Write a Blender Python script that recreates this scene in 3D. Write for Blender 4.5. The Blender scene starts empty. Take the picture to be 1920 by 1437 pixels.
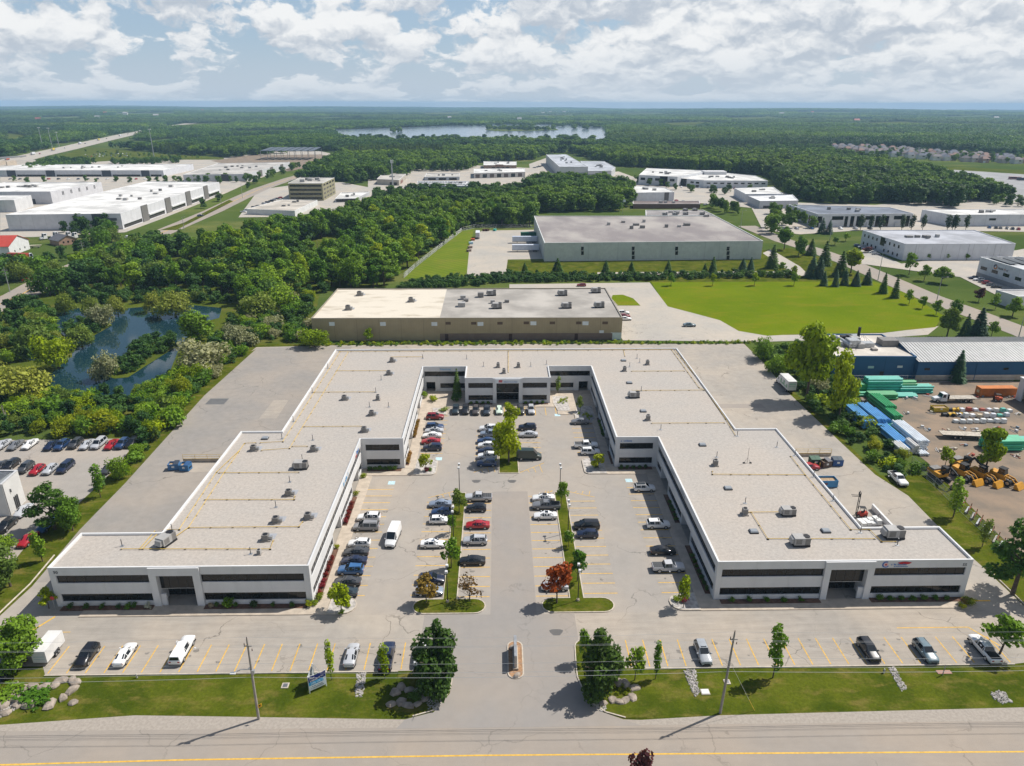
import bpy, math, random
import numpy as np
from math import radians, sin, cos, pi, sqrt, atan2, hypot
from mathutils import Vector, Matrix, noise as mnoise
random.seed(7)
sc = bpy.context.scene
COL = sc.collection
# ------------------------------------------------------------------ camera, sky, sun, exposure
FPX, PIT, YAW, ROL, CAMH = 1331.0, radians(21.50764), radians(-1.11442), radians(.149365), 78.0
cam_data = bpy.data.cameras.new('camera'); cam_data.sensor_width = 36.0
cam_data.lens = FPX / 1920 * 36; cam_data.clip_start = 1; cam_data.clip_end = 60000
cam = bpy.data.objects.new('camera', cam_data); COL.objects.link(cam)
cam.matrix_world = Matrix.Translation((0, 0, CAMH)) @ Matrix.Rotation(YAW, 4, 'Z') @ Matrix.Rotation(pi/2 - PIT, 4, 'X') @ Matrix.Rotation(ROL, 4, 'Z')
sc.camera = cam
SUN_AZ = Vector((.918, .397)); SUN_EL = radians(53)
sun_dir = Vector((SUN_AZ.x*cos(SUN_EL), SUN_AZ.y*cos(SUN_EL), sin(SUN_EL)))
sd = bpy.data.lights.new('sun', 'SUN'); sd.energy = 5.0; sd.angle = radians(.55); sd.color = (1, .955, .89)
sun = bpy.data.objects.new('sun', sd); COL.objects.link(sun)
sun.rotation_euler = (-sun_dir).to_track_quat('-Z', 'Y').to_euler()
sc.view_settings.view_transform = 'Standard'; sc.view_settings.look = 'None'
sc.view_settings.exposure = 0.1; sc.view_settings.gamma = 1.0
sc.cycles.use_denoising = True
sc.cycles.max_bounces = 5; sc.cycles.diffuse_bounces = 2; sc.cycles.glossy_bounces = 2
sc.cycles.transmission_bounces = 2; sc.cycles.volume_bounces = 0; sc.cycles.transparent_max_bounces = 4
sc.cycles.caustics_reflective = False; sc.cycles.caustics_refractive = False

class NT:
    """tiny helper for node trees"""
    def __init__(s, tree): s.t = tree; s.n = tree.nodes; s.l = tree.links
    def new(s, typ, **kw):
        n = s.n.new(typ)
        for k, v in kw.items():
            if k.startswith('i_'):
                key = k[2:]; key = int(key) if key.isdigit() else key.replace('_', ' ')
                s.put(n.inputs[key], v)
            else: setattr(n, k, v)
        return n
    def put(s, sock, v):
        if isinstance(v, bpy.types.NodeSocket): s.l.new(v, sock)
        else: sock.default_value = v
    def math(s, op, a, b=None, c=None, clamp=False):
        n = s.n.new('ShaderNodeMath'); n.operation = op; n.use_clamp = clamp
        for i, v in enumerate((a, b, c)):
            if v is not None: s.put(n.inputs[i], v)
        return n.outputs[0]
    def vmath(s, op, a, b=None, scale=None):
        n = s.n.new('ShaderNodeVectorMath'); n.operation = op
        s.put(n.inputs[0], a)
        if b is not None: s.put(n.inputs[1], b)
        if scale is not None: s.put(n.inputs['Scale'], scale)
        return n.outputs[0]
    def noise(s, vec, scale, detail=4, rough=.55, dist=0.0):
        n = s.new('ShaderNodeTexNoise'); s.put(n.inputs['Vector'], vec); n.inputs['Scale'].default_value = scale
        n.inputs['Detail'].default_value = detail; n.inputs['Roughness'].default_value = rough; n.inputs['Distortion'].default_value = dist
        return n.outputs[0]
    def mix(s, fac, a, b, blend='MIX'):
        n = s.n.new('ShaderNodeMix'); n.data_type = 'RGBA'; n.blend_type = blend
        s.put(n.inputs[0], fac); s.put(n.inputs[6], a); s.put(n.inputs[7], b)
        return n.outputs[2]
    def ramp(s, fac, a, b, c=0.0, d=1.0, smooth=True):
        n = s.n.new('ShaderNodeMapRange'); n.interpolation_type = 'SMOOTHSTEP' if smooth else 'LINEAR'
        for i, v in enumerate((fac, a, b, c, d)): s.put(n.inputs[i], v)
        return n.outputs[0]

def make_world():
    w = bpy.data.worlds.new('World'); sc.world = w; w.use_nodes = True
    t = NT(w.node_tree); t.n.clear()
    out = t.new('ShaderNodeOutputWorld'); bg = t.new('ShaderNodeBackground'); t.l.new(bg.outputs[0], out.inputs[0])
    bg.inputs['Strength'].default_value = .09
    sky = t.new('ShaderNodeTexSky'); sky.sky_type = 'NISHITA'; sky.sun_disc = False
    sky.sun_elevation = SUN_EL; sky.sun_rotation = atan2(SUN_AZ.x, SUN_AZ.y)
    sky.air_density = 1.0; sky.dust_density = 1.2; sky.ozone_density = 1.5; sky.altitude = 300
    tc = t.new('ShaderNodeTexCoord'); d = tc.outputs['Generated']
    sep = t.new('ShaderNodeSeparateXYZ'); t.l.new(d, sep.inputs[0])
    z = t.math('MAXIMUM', sep.outputs[2], 0.0)
    zz = t.math('POWER', z, .6)
    def vec(dz, k=1.0):
        c = t.new('ShaderNodeCombineXYZ')
        t.put(c.inputs[0], t.math('MULTIPLY_ADD', sep.outputs[0], 12.4*k, 2.3)); t.put(c.inputs[1], t.math('MULTIPLY_ADD', sep.outputs[1], 12.4*k, 4.0))
        t.put(c.inputs[2], t.math('MULTIPLY_ADD', zz, 12.5*k, 2.6 + dz)); return c.outputs[0]
    warp = t.new('ShaderNodeTexNoise'); t.put(warp.inputs['Vector'], vec(0)); warp.inputs['Scale'].default_value = 2.4; warp.inputs['Detail'].default_value = 4
    wv = t.vmath('SCALE', t.vmath('SUBTRACT', warp.outputs['Color'], (.5,.5,.5)), scale=.5)
    def dens(dz, det): return t.noise(t.vmath('ADD', vec(dz), wv), 1.0, det, .55, 0)
    n0 = dens(0, 10); n1 = dens(.16, 6); n2 = dens(.42, 3)
    big = t.noise(vec(7.0), .34, 2, .5)
    side = t.math('MULTIPLY', sep.outputs[0], .16)
    cover = t.math('ADD', t.math('SUBTRACT', t.math('ADD', n0, t.math('MULTIPLY', t.math('SUBTRACT', big, .5), .35)), t.ramp(z, .10, .55, 0.0, .16)), side)
    mask = t.ramp(cover, .385, .455)
    up = t.math('ADD', t.math('MULTIPLY', t.math('SUBTRACT', n0, n1), 1.0), t.math('MULTIPLY', t.math('SUBTRACT', n0, n2), .55))
    lit = t.ramp(up, -.16, .13)
    cloud = t.mix(lit, (5.3, 5.9, 6.7, 1), (9.7, 9.75, 9.75, 1))
    cloud = t.mix(t.ramp(z, .15, .6, 0.0, .7), cloud, (4.4, 4.9, 5.6, 1))
    clear = t.mix(t.ramp(z, .0, .4, .6, .0), sky.outputs[0], (4.4, 6.1, 8.3, 1))
    hz = t.ramp(sep.outputs[2], -.01, .085, 1.0, 0.0)
    col = t.mix(t.math('MULTIPLY', mask, .93), clear, cloud)
    col = t.mix(t.math('MULTIPLY', hz, .80), col, (5.7, 6.6, 7.6, 1))
    t.l.new(col, bg.inputs['Color'])
make_world()

# ------------------------------------------------------------------ photograph pixel -> world
def ray(px, py):
    x = px - 960; y = -(py - 718.5)
    c, s = cos(ROL), sin(ROL); x, y = c*x - s*y, s*x + c*y
    fw = FPX*cos(PIT) + y*sin(PIT); up = -FPX*sin(PIT) + y*cos(PIT)
    c, s = cos(YAW), sin(YAW)
    return (c*x - s*fw, s*x + c*fw, up)
def G(px, py, z=0.0):
    d = ray(px, py); t = (z - CAMH)/d[2]
    return Vector((d[0]*t, d[1]*t, z))
def PY(px, py, Y):
    d = ray(px, py); t = Y/d[1]
    return Vector((d[0]*t, Y, CAMH + d[2]*t))
def hgt(px, py, bx, by):
    """height of pixel (px,py) straight above ground pixel (bx,by)"""
    g = G(bx, by); d = ray(px, py); t = g.y/d[1]
    return CAMH + d[2]*t
_cm = cam.matrix_world.inverted()
def to_px(p):
    v = _cm @ Vector(p)
    return (960 + FPX*v.x/-v.z, 718.5 - FPX*v.y/-v.z)
def Z(r, x, y): return (r[0] + x/3.992, r[1] + y/3.992)
def terr(r, x=0.0, y=0.0):
    z = -r*r/(2*7.4e6)
    if r > 2600:
        k = min(1, (r-2600)/5000); k = k*k*(3-2*k)
        z += k*(36*mnoise.noise((x/2600+3.1, y/3900, .3)) + 9*mnoise.noise((x/900, y/1100, 5.2)) + 6)
    return z
def GT(px, py):
    z = 0.0
    for _ in range(5):
        p = G(px, py, z); z = -(p.x*p.x + p.y*p.y)/(2*7.4e6)
    return p
def inpoly(p, poly):
    x, y = p[0], p[1]; r = False; j = len(poly)-1
    for i in range(len(poly)):
        xi, yi = poly[i][0], poly[i][1]; xj, yj = poly[j][0], poly[j][1]
        if (yi > y) != (yj > y) and x < (xj-xi)*(y-yi)/(yj-yi) + xi: r = not r
        j = i
    return r

# ------------------------------------------------------------------ mesh building
class MB:
    def __init__(s): s.v = []; s.f = []; s.m = []
    def face(s, pts, m=0):
        b = len(s.v); s.v += [tuple(p) for p in pts]; s.f.append(tuple(range(b, b+len(pts)))); s.m.append(m); return s
    def hexa(s, p, m=0):
        """8 points: bottom loop (ccw from above) then top loop"""
        b = len(s.v); s.v += [tuple(q) for q in p]
        for f in ((3,2,1,0), (4,5,6,7), (0,1,5,4), (1,2,6,5), (2,3,7,6), (3,0,4,7)):
            s.f.append(tuple(b+i for i in f)); s.m.append(m)
        return s
    def box(s, x0, y0, z0, x1, y1, z1, m=0):
        return s.hexa([(x0,y0,z0),(x1,y0,z0),(x1,y1,z0),(x0,y1,z0),(x0,y0,z1),(x1,y0,z1),(x1,y1,z1),(x0,y1,z1)], m)
    def cbox(s, c, sx, sy, sz, rz=0, m=0):
        """box sitting on point c"""
        a, b = cos(rz), sin(rz); pts = []
        for z in (0, sz):
            for (i, j) in ((-1,-1),(1,-1),(1,1),(-1,1)):
                x, y = i*sx/2, j*sy/2; pts.append((c[0]+a*x-b*y, c[1]+b*x+a*y, c[2]+z))
        return s.hexa(pts, m)
    def prism(s, poly, z0, z1, m=0, cap=True, bottom=False):
        if area(poly) < 0: poly = poly[::-1]
        n = len(poly); b = len(s.v)
        s.v += [(p[0],p[1],z0) for p in poly] + [(p[0],p[1],z1) for p in poly]
        for i in range(n):
            j = (i+1) % n; s.f.append((b+i, b+j, b+n+j, b+n+i)); s.m.append(m)
        if cap: s.f.append(tuple(b+n+i for i in range(n))); s.m.append(m)
        if bottom: s.f.append(tuple(b+i for i in reversed(range(n)))); s.m.append(m)
        return s
    def sheet(s, poly, z, m=0):
        if area(poly) < 0: poly = poly[::-1]
        return s.face([(p[0],p[1],z) for p in poly], m)
    def cyl(s, c, r0, h, r1=None, n=10, m=0, axis=None):
        return s.tube([c, (c[0],c[1],c[2]+h)] if axis is None else [c, tuple(c[i]+axis[i]*h for i in range(3))], [r0, r0 if r1 is None else r1], n, m)
    def tube(s, pts, rad, n=6, m=0):
        pts = [Vector(p) for p in pts]
        if not isinstance(rad, (list, tuple)): rad = [rad]*len(pts)
        b = len(s.v); k = len(pts)
        for i, p in enumerate(pts):
            d = (pts[min(i+1,k-1)] - pts[max(i-1,0)]).normalized()
            u = d.cross(Vector((0,0,1)) if abs(d.z) < .95 else Vector((1,0,0))).normalized(); w = u.cross(d)
            for j in range(n):
                a = 2*pi*j/n; s.v.append(tuple(p + (u*cos(a) + w*sin(a))*rad[i]))
        for i in range(k-1):
            for j in range(n):
                j2 = (j+1) % n; s.f.append((b+i*n+j, b+i*n+j2, b+(i+1)*n+j2, b+(i+1)*n+j)); s.m.append(m)
        s.f.append(tuple(b+j for j in reversed(range(n)))); s.m.append(m)
        s.f.append(tuple(b+(k-1)*n+j for j in range(n))); s.m.append(m)
        return s
    def strip(s, line, w, z, m=0):
        """flat ribbon of width w along a ground line"""
        L, R = [], []
        for i, p in enumerate(line):
            a = line[max(i-1,0)]; c = line[min(i+1,len(line)-1)]
            d = Vector((c[0]-a[0], c[1]-a[1])).normalized(); n = Vector((-d.y, d.x))*w/2
            L.append((p[0]+n.x, p[1]+n.y, z)); R.append((p[0]-n.x, p[1]-n.y, z))
        for i in range(len(line)-1): s.face([R[i], R[i+1], L[i+1], L[i]], m)
        return s
    def mesh(s, name, mats, smooth=None):
        me = bpy.data.meshes.new(name); me.from_pydata(s.v, [], s.f)
        for m in (mats if isinstance(mats, (list, tuple)) else [mats]): me.materials.append(m)
        if any(s.m): me.polygons.foreach_set('material_index', s.m)
        if smooth:
            me.polygons.foreach_set('use_smooth', [True]*len(s.f)); me.set_sharp_from_angle(angle=radians(smooth))
        me.update(); return me
    def build(s, name, mats, parent=None, smooth=None, shift=True):
        """link as one object; vertices are world coordinates, moved into the parent's frame"""
        if parent is not None and shift:
            o = parent.location if parent.parent is None else parent.parent.location + parent.location
            s.v = [(x-o.x, y-o.y, z-o.z) for x, y, z in s.v]
        return link(name, s.mesh(name, mats, smooth), parent)
def area(p): return sum(p[i][0]*p[(i+1)%len(p)][1] - p[(i+1)%len(p)][0]*p[i][1] for i in range(len(p)))/2
def link(name, data, parent=None, loc=None, rz=None, color=None):
    o = bpy.data.objects.new(name, data); COL.objects.link(o)
    if parent is not None: o.parent = parent
    if loc is not None: o.location = loc
    if rz is not None: o.rotation_euler = (0, 0, rz)
    if color is not None: o.color = (*color, 1)
    return o
def tag(o, label=None, cat=None, group=None, kind=None):
    if label: o['label'] = label
    if cat: o['category'] = cat
    if group: o['group'] = group
    if kind: o['kind'] = kind
    return o
def thing(name, label, cat, loc=(0,0,0), rz=0, group=None, scale=None):
    o = link(name, None, None, loc, rz); o.empty_display_size = .2
    if scale: o.scale = scale if isinstance(scale, (tuple, list)) else (scale,)*3
    return tag(o, label, cat, group)
def offset(poly, d):
    """move every edge of a polygon inwards by d (ccw polygon)"""
    n = len(poly); out = []
    for i in range(n):
        a, b, c = (Vector(poly[k % n][:2]) for k in (i-1, i, i+1))
        e1 = (b-a).normalized(); e2 = (c-b).normalized()
        n1 = Vector((-e1.y, e1.x)); n2 = Vector((-e2.y, e2.x)); k = 1 + n1.dot(n2)
        q = b + (n1+n2)*d/max(k, .2); out.append((q.x, q.y))
    return out
def arcpts(cx, cy, r, a0, a1, n=8): return [(cx+r*cos(radians(a0+(a1-a0)*i/n)), cy+r*sin(radians(a0+(a1-a0)*i/n))) for i in range(n+1)]

# ------------------------------------------------------------------ materials
def pmat(name, col, rough=.8, metal=0.0, spec=.4, amt=0.0, scale=1.0, col2=None, bump=0.0, bscale=None, objcol=False, detail=5, lo=.35, hi=.65, ior=None, emit=None, stretch=None, coat=0.0):
    m = bpy.data.materials.new(name); m.use_nodes = True; t = NT(m.node_tree)
    b = t.n['Principled BSDF']; b.inputs['Roughness'].default_value = rough; b.inputs['Metallic'].default_value = metal
    b.inputs['Specular IOR Level'].default_value = spec
    if coat: b.inputs['Coat Weight'].default_value = coat; b.inputs['Coat Roughness'].default_value = .05
    if ior: b.inputs['IOR'].default_value = ior
    c = (*col, 1)
    if objcol: c = t.new('ShaderNodeObjectInfo').outputs['Color']
    pos = t.new('ShaderNodeNewGeometry').outputs['Position']
    if stretch: pos = t.vmath('MULTIPLY', pos, stretch)
    if amt or col2:
        n = t.ramp(t.noise(pos, scale, detail), lo, hi)
        if col2: c = t.mix(n, c, (*col2, 1))
        else: c = t.mix(n, t.mix(1.0, c, (1-amt,)*3 + (1,), 'MULTIPLY'), t.mix(1.0, c, (1+amt,)*3 + (1,), 'MULTIPLY'))
    t.put(b.inputs['Base Color'], c)
    if emit: b.inputs['Emission Color'].default_value = (*emit, 1); b.inputs['Emission Strength'].default_value = 1
    if bump:
        bn = t.new('ShaderNodeBump'); bn.inputs['Strength'].default_value = bump; bn.inputs['Distance'].default_value = .05
        t.put(bn.inputs['Height'], t.noise(pos, bscale or scale*4, 4)); t.l.new(bn.outputs[0], b.inputs['Normal'])
    return m
def asphalt_mat(name, col, crack=.5, patch=.1, fine=.16, tint=(1.06,1.0,.93), cscale=.085, streak=0.0, gscale=9.0):
    m = bpy.data.materials.new(name); m.use_nodes = True; t = NT(m.node_tree); b = t.n['Principled BSDF']
    b.inputs['Roughness'].default_value = .92; b.inputs['Specular IOR Level'].default_value = .25
    pos = t.new('ShaderNodeNewGeometry').outputs['Position']
    g = t.noise(pos, gscale, 4, .75); med = t.noise(pos, .55, 5, .6); lrg = t.noise(pos, .06, 4, .55)
    f = t.math('ADD', t.math('MULTIPLY', t.math('SUBTRACT', g, .5), fine*2), t.math('MULTIPLY', t.math('SUBTRACT', med, .5), patch*2.2))
    f = t.math('ADD', f, t.math('MULTIPLY', t.math('SUBTRACT', lrg, .5), patch*3.0))
    if streak:
        sp = t.vmath('MULTIPLY', pos, (.12, 1.3, 1)); f = t.math('ADD', f, t.math('MULTIPLY', t.math('SUBTRACT', t.noise(sp, 1.0, 5, .65), .5), streak*2))
    f = t.math('ADD', f, 1.0)
    wob = t.vmath('SCALE', t.vmath('SUBTRACT', t.new('ShaderNodeTexNoise', i_Vector=pos, i_Scale=.22, i_Detail=4.0).outputs['Color'], (.5,.5,.5)), scale=6.0)
    v = t.new('ShaderNodeTexVoronoi', feature='DISTANCE_TO_EDGE'); t.put(v.inputs['Vector'], t.vmath('ADD', pos, wob)); v.inputs['Scale'].default_value = cscale
    line = t.ramp(v.outputs['Distance'], .0, .0085, 1.0, 0.0); gate = t.ramp(t.noise(pos, .09, 2), .42, .62)
    f = t.math('MULTIPLY', f, t.math('SUBTRACT', 1.0, t.math('MULTIPLY', t.math('MULTIPLY', line, gate), crack)))
    hue = t.mix(t.ramp(lrg, .3, .7), (*col, 1), (col[0]*tint[0], col[1]*tint[1], col[2]*tint[2], 1))
    t.put(b.inputs['Base Color'], t.vmath('SCALE', hue, scale=f))
    bn = t.new('ShaderNodeBump'); bn.inputs['Strength'].default_value = .25; bn.inputs['Distance'].default_value = .02
    t.put(bn.inputs['Height'], g); t.l.new(bn.outputs[0], b.inputs['Normal'])
    return m
def grass_mat(name, c1, c2, c3, s1=.12, s2=.7, stripes=None):
    m = bpy.data.materials.new(name); m.use_nodes = True; t = NT(m.node_tree); b = t.n['Principled BSDF']
    b.inputs['Roughness'].default_value = 1.0; b.inputs['Specular IOR Level'].default_value = 0.0
    pos = t.new('ShaderNodeNewGeometry').outputs['Position']
    c = t.mix(t.ramp(t.noise(pos, s1, 5, .6), .36, .64), (*c1,1), (*c2,1))
    c = t.mix(t.math('MULTIPLY', t.ramp(t.noise(t.vmath('MULTIPLY', pos, (.45, 1, 1)), s2, 6, .65), .47, .70), .8), c, (*c3,1))
    fin = t.ramp(t.noise(pos, 2.2, 6, .78), .25, .75, .62, 1.38, False)
    if stripes:
        w = t.new('ShaderNodeTexWave', i_Vector=pos, i_Scale=stripes[0], i_Distortion=.6); w.wave_type = 'BANDS'; w.bands_direction = stripes[1]
        fin = t.math('MULTIPLY', fin, t.ramp(w.outputs['Fac'], 0, 1, .93, 1.07, False))
    t.put(b.inputs['Base Color'], t.vmath('SCALE', c, scale=fin))
    bn = t.new('ShaderNodeBump'); bn.inputs['Strength'].default_value = .6; bn.inputs['Distance'].default_value = .12
    t.put(bn.inputs['Height'], t.noise(pos, 3.5, 5, .7)); t.l.new(bn.outputs[0], b.inputs['Normal'])
    return m
def leaf_mat(name, vary=.35, objcol=True, col=(.06,.1,.02), warm=.12):
    m = bpy.data.materials.new(name); m.use_nodes = True; t = NT(m.node_tree); b = t.n['Principled BSDF']
    b.inputs['Roughness'].default_value = .62; b.inputs['Specular IOR Level'].default_value = .22
    oi = t.new('ShaderNodeObjectInfo'); geo = t.new('ShaderNodeNewGeometry')
    c = oi.outputs['Color'] if objcol else (*col, 1)
    r = geo.outputs['Random Per Island']; pos = geo.outputs['Position']
    f = t.math('ADD', t.math('MULTIPLY_ADD', r, vary*1.6, 1-vary*.8), t.math('MULTIPLY', t.math('SUBTRACT', t.noise(pos, .45, 3), .5), vary*1.6))
    f = t.math('MULTIPLY', f, t.math('MULTIPLY_ADD', oi.outputs['Random'], .36, .82))
    if not objcol:
        big = t.ramp(t.noise(t.vmath('MULTIPLY', pos, (.35, 1, 1)), .0016, 6, .62), .40, .60)
        c = t.mix(big, c, (col[0]*1.9+.03, col[1]*1.65+.025, col[2]*1.1, 1))
        f = t.math('MULTIPLY', f, t.math('MULTIPLY_ADD', oi.outputs['Random'], .5, .75))
    hs = t.new('ShaderNodeHueSaturation'); hs.inputs['Saturation'].default_value = 1.12; t.put(hs.inputs['Color'], t.vmath('SCALE', c, scale=f))
    t.put(hs.inputs['Hue'], t.math('MULTIPLY_ADD', oi.outputs['Random'], -.03, .505))
    t.put(b.inputs['Base Color'], hs.outputs[0])
    tr = t.new('ShaderNodeBsdfTranslucent'); t.put(tr.inputs[0], t.mix(1.0, hs.outputs[0], (1.25, 1.3, .55, 1), 'MULTIPLY'))
    ms = t.new('ShaderNodeMixShader'); ms.inputs[0].default_value = .3
    t.l.new(b.outputs[0], ms.inputs[1]); t.l.new(tr.outputs[0], ms.inputs[2]); t.l.new(ms.outputs[0], t.n['Material Output'].inputs[0])
    return m
M = {}
M['asphalt'] = asphalt_mat('asphalt', (.335,.308,.276), crack=.45, patch=.11)
M['asphalt_old'] = asphalt_mat('asphalt_old', (.34,.31,.272), crack=.5, patch=.16, streak=.26)
M['asphalt_yard'] = asphalt_mat('asphalt_yard', (.345,.317,.28), crack=.45, patch=.19, cscale=.06)
M['yard_west'] = asphalt_mat('yard_west', (.285,.265,.242), crack=.4, patch=.16, cscale=.06)
M['road'] = asphalt_mat('road', (.305,.272,.237), crack=.25, patch=.09, cscale=.07, streak=.07)
M['drive'] = asphalt_mat('drive', (.285,.265,.245), crack=.2, patch=.08, fine=.1)
M['lot_pale'] = asphalt_mat('lot_pale', (.40,.375,.335), crack=.4, patch=.13)
M['conc'] = pmat('concrete', (.46,.39,.31), .9, amt=.1, scale=.7, bump=.1)
M['kerb'] = pmat('kerb', (.50,.44,.36), .9, amt=.12, scale=1.5)
M['yellow'] = pmat('yellow_paint', (.66,.39,.05), .8, amt=.15, scale=2.2)
M['bluepaint'] = pmat('blue_paint', (.45,.62,.66), .8, amt=.1, scale=2)
M['gravel'] = asphalt_mat('roof_gravel', (.395,.366,.332), crack=0.0, patch=.045, fine=.42, tint=(1.04,1.0,.96), gscale=1.9)
M['white'] = pmat('white_precast', (.64,.635,.63), .75, amt=.045, scale=.35, stretch=(1,1,.35), bump=.03, bscale=12)
M['coping'] = pmat('white_coping', (.66,.66,.65), .5, amt=.03, scale=.5)
M['glass'] = pmat('tinted_glass', (.012,.012,.011),   .06, spec=.5, ior=1.42, amt=.3, scale=.3)
M['darkmetal'] = pmat('dark_metal', (.025,.025,.027), .5, metal=.3)
M['dark'] = pmat('dark_recess', (.03,.03,.03), .8)
M['mulch'] = pmat('mulch', (.13,.07,.045), .95, amt=.3, scale=2.5, bump=.4)
M['stone'] = pmat('river_stone', (.42,.39,.36), .85, amt=.25, scale=1.3)
M['rock'] = pmat('limestone', (.36,.30,.245), .9, col2=(.22,.185,.15), scale=.9, bump=.5, bscale=3)
M['galv'] = pmat('galvanised', (.42,.43,.44), .45, metal=.6, amt=.15, scale=1.5)
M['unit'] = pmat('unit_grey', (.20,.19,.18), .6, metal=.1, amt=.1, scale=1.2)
M['unit_light'] = pmat('unit_light', (.36,.35,.335), .6, amt=.06, scale=1.0)
M['gas'] = pmat('gas_pipe_yellow', (.60,.40,.07), .6, amt=.15, scale=2)
M['black'] = pmat('black_rubber', (.015,.015,.016), .7)
M['wood'] = pmat('weathered_wood', (.30,.27,.24), .9, amt=.2, scale=3, stretch=(4,4,.4))
M['wire'] = pmat('wire', (.45,.45,.44), .5, metal=.3)
M['lawn'] = grass_mat('lawn', (.050,.072,.006), (.092,.110,.010), (.165,.135,.035), s1=.16, s2=.5)
M['lawn_field'] = grass_mat('lawn_field', (.108,.160,.005), (.138,.182,.007), (.175,.175,.014), s1=.03, s2=.11)
M['lawn_stripe'] = grass_mat('lawn_stripe', (.115,.165,.014), (.14,.18,.018), (.17,.17,.03), s1=.05, s2=.1, stripes=(.12,'DIAGONAL'))
M['meadow'] = grass_mat('meadow', (.058,.085,.010), (.09,.112,.015), (.14,.13,.035), s1=.03, s2=.12)
M['terrain'] = grass_mat('terrain', (.055,.088,.020), (.10,.135,.030), (.16,.165,.05), s1=.004, s2=.02)
M['dirt'] = pmat('dirt', (.265,.195,.135), .95, col2=(.18,.145,.11), scale=.16, bump=.4, bscale=2)
M['shoulder'] = pmat('gravel_shoulder', (.335,.295,.25), .95, amt=.09, scale=2.5, bump=.4, bscale=6)
M['leaf'] = leaf_mat('leaf', .4)
M['forestleaf'] = leaf_mat('forest_leaf', .42, False, (.050,.115,.030))
M['darkleaf'] = leaf_mat('dark_leaf', .4, False, (.032,.078,.026))  # dark far stands; on the east wood the tone stands in for cloud shade
M['pineleaf'] = leaf_mat('pine_leaf', .38, False, (.040,.086,.028))
M['bark'] = pmat('bark', (.10,.075,.055), .95, amt=.3, scale=3)
M['paint'] = pmat('car_paint', (.5,.5,.5), .35, spec=.5, objcol=True, coat=.7)
M['carglass'] = pmat('car_glass', (.012,.016,.02), .05, spec=.5, ior=1.6)
M['chrome'] = pmat('headlamp_clear', (.62,.63,.65), .2, spec=.6)
M['redlamp'] = pmat('tail_lamp', (.35,.01,.01), .3)
M['alloy'] = pmat('wheel_alloy', (.42,.43,.44), .35, metal=.6)
M['plain'] = pmat('painted', (.5,.5,.5), .7, objcol=True, amt=.06, scale=.6)
M['metalwall'] = pmat('painted_metal', (.5,.5,.5), .55, objcol=True, amt=.05, scale=.25, stretch=(1,1,.2))
def water_mat():
    m = pmat('pond_water', (.010,.034,.046), .04, spec=.5, ior=1.33); t = NT(m.node_tree); b = t.n['Principled BSDF']
    pos = t.new('ShaderNodeNewGeometry').outputs['Position']
    bn = t.new('ShaderNodeBump'); bn.inputs['Strength'].default_value = .05; bn.inputs['Distance'].default_value = .05
    t.put(bn.inputs['Height'], t.noise(pos, .9, 3)); t.l.new(bn.outputs[0], b.inputs['Normal']); return m
M['water'] = water_mat()
M['lake'] = pmat('lake_water', (.16,.20,.25), .12, spec=.5, ior=1.33, bump=.15, bscale=.05)
_pc = {}
def paintm(col, rough=.7, amt=.06, scale=.6, metal=0.0, spec=.35):
    k = tuple(round(c, 3) for c in col) + (rough, metal, amt)
    if k not in _pc: _pc[k] = pmat('paint_%d' % len(_pc), col, rough, metal=metal, amt=amt, scale=scale, spec=spec)
    return _pc[k]
# ------------------------------------------------------------------ ground, roads, lots
def struct(name, mb, mat): return tag(mb.build(name, mat), kind='structure')
def P(*pp): return [G(*p) for p in pp]
def terrain():
    mb = MB(); R = [0, 60, 150, 300, 500, 800, 1200, 1700, 2300, 3000, 3700, 4500, 5300, 6200, 7200, 8300, 9500, 10800, 12200, 13500]
    N = 96
    for r in R[1:]:
        for k in range(N):
            a = 2*pi*k/N; x, y = r*sin(a), r*cos(a); mb.v.append((x, y, terr(r, x, y)-.05))
    c = len(mb.v); mb.v.append((0, 0, -.05))
    for k in range(N): mb.f.append((c, (k+1) % N, k)); mb.m.append(0)
    for i in range(len(R)-2):
        for k in range(N):
            k2 = (k+1) % N; mb.f.append((i*N+k, i*N+k2, (i+1)*N+k2, (i+1)*N+k)); mb.m.append(0)
    o = struct('terrain', mb, M['terrain']); return o
terrain()
XL, XR, YB, YF = -83.4, 86.2, 234.3, 82.2
struct('lawn', MB().sheet([(-140,60),(150,60),(150,140),(86,140),(86,236),(-84,236),(-92,140),(-140,112)], -.02), M['lawn'])
struct('road', MB().sheet([(-260,56.5),(-260,71.9),(-67,72.2),(-3,71.9),(71,71.7),(260,70.4),(260,56.5)], .008), M['road'])
struct('road_shoulder', MB().sheet([(-260,71.6),(-260,74.2),(-67,73.3),(-50,74.6),(-38,74.2),(-13,73.3),(-9,73.0),(14,73.0),(19,72.7),(30,73.3),(41,73.5),(73,74.0),(260,74.6),(260,70.1)], .0), M['shoulder'])
struct('road_verge', MB().sheet([(-260,30),(260,30),(260,57),(-260,57)], -.012), M['lawn'])
mk = MB(); mk.strip([(-260,66.0),(-63,67.0),(-40,67.35),(-3,67.4),(32,67.15),(68,66.8),(260,64.8)], .22, .016)
struct('centre_line', mk, M['yellow'])
lot = [(-140,84),(-140,96),(-92,94),(-82.2,98),(-81.6,103.5),(-82.7,121),(-83,140),(-84,160),(-84.6,190),(-84,223),(-83.2,232.5),(-58,234.1),(4.5,235),(85.6,234.3),(85.7,215),(84,188),(84.5,161),(85,140.4),(87.5,131),(87,117),(87.5,106),(87.6,95.4),(92,84),(77.2,YF),(17.2,YF),(-11.8,YF),(-66.6,YF),(-68,84)]
struct('service_yard', MB().sheet(lot, .0), M['asphalt_yard'])
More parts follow.
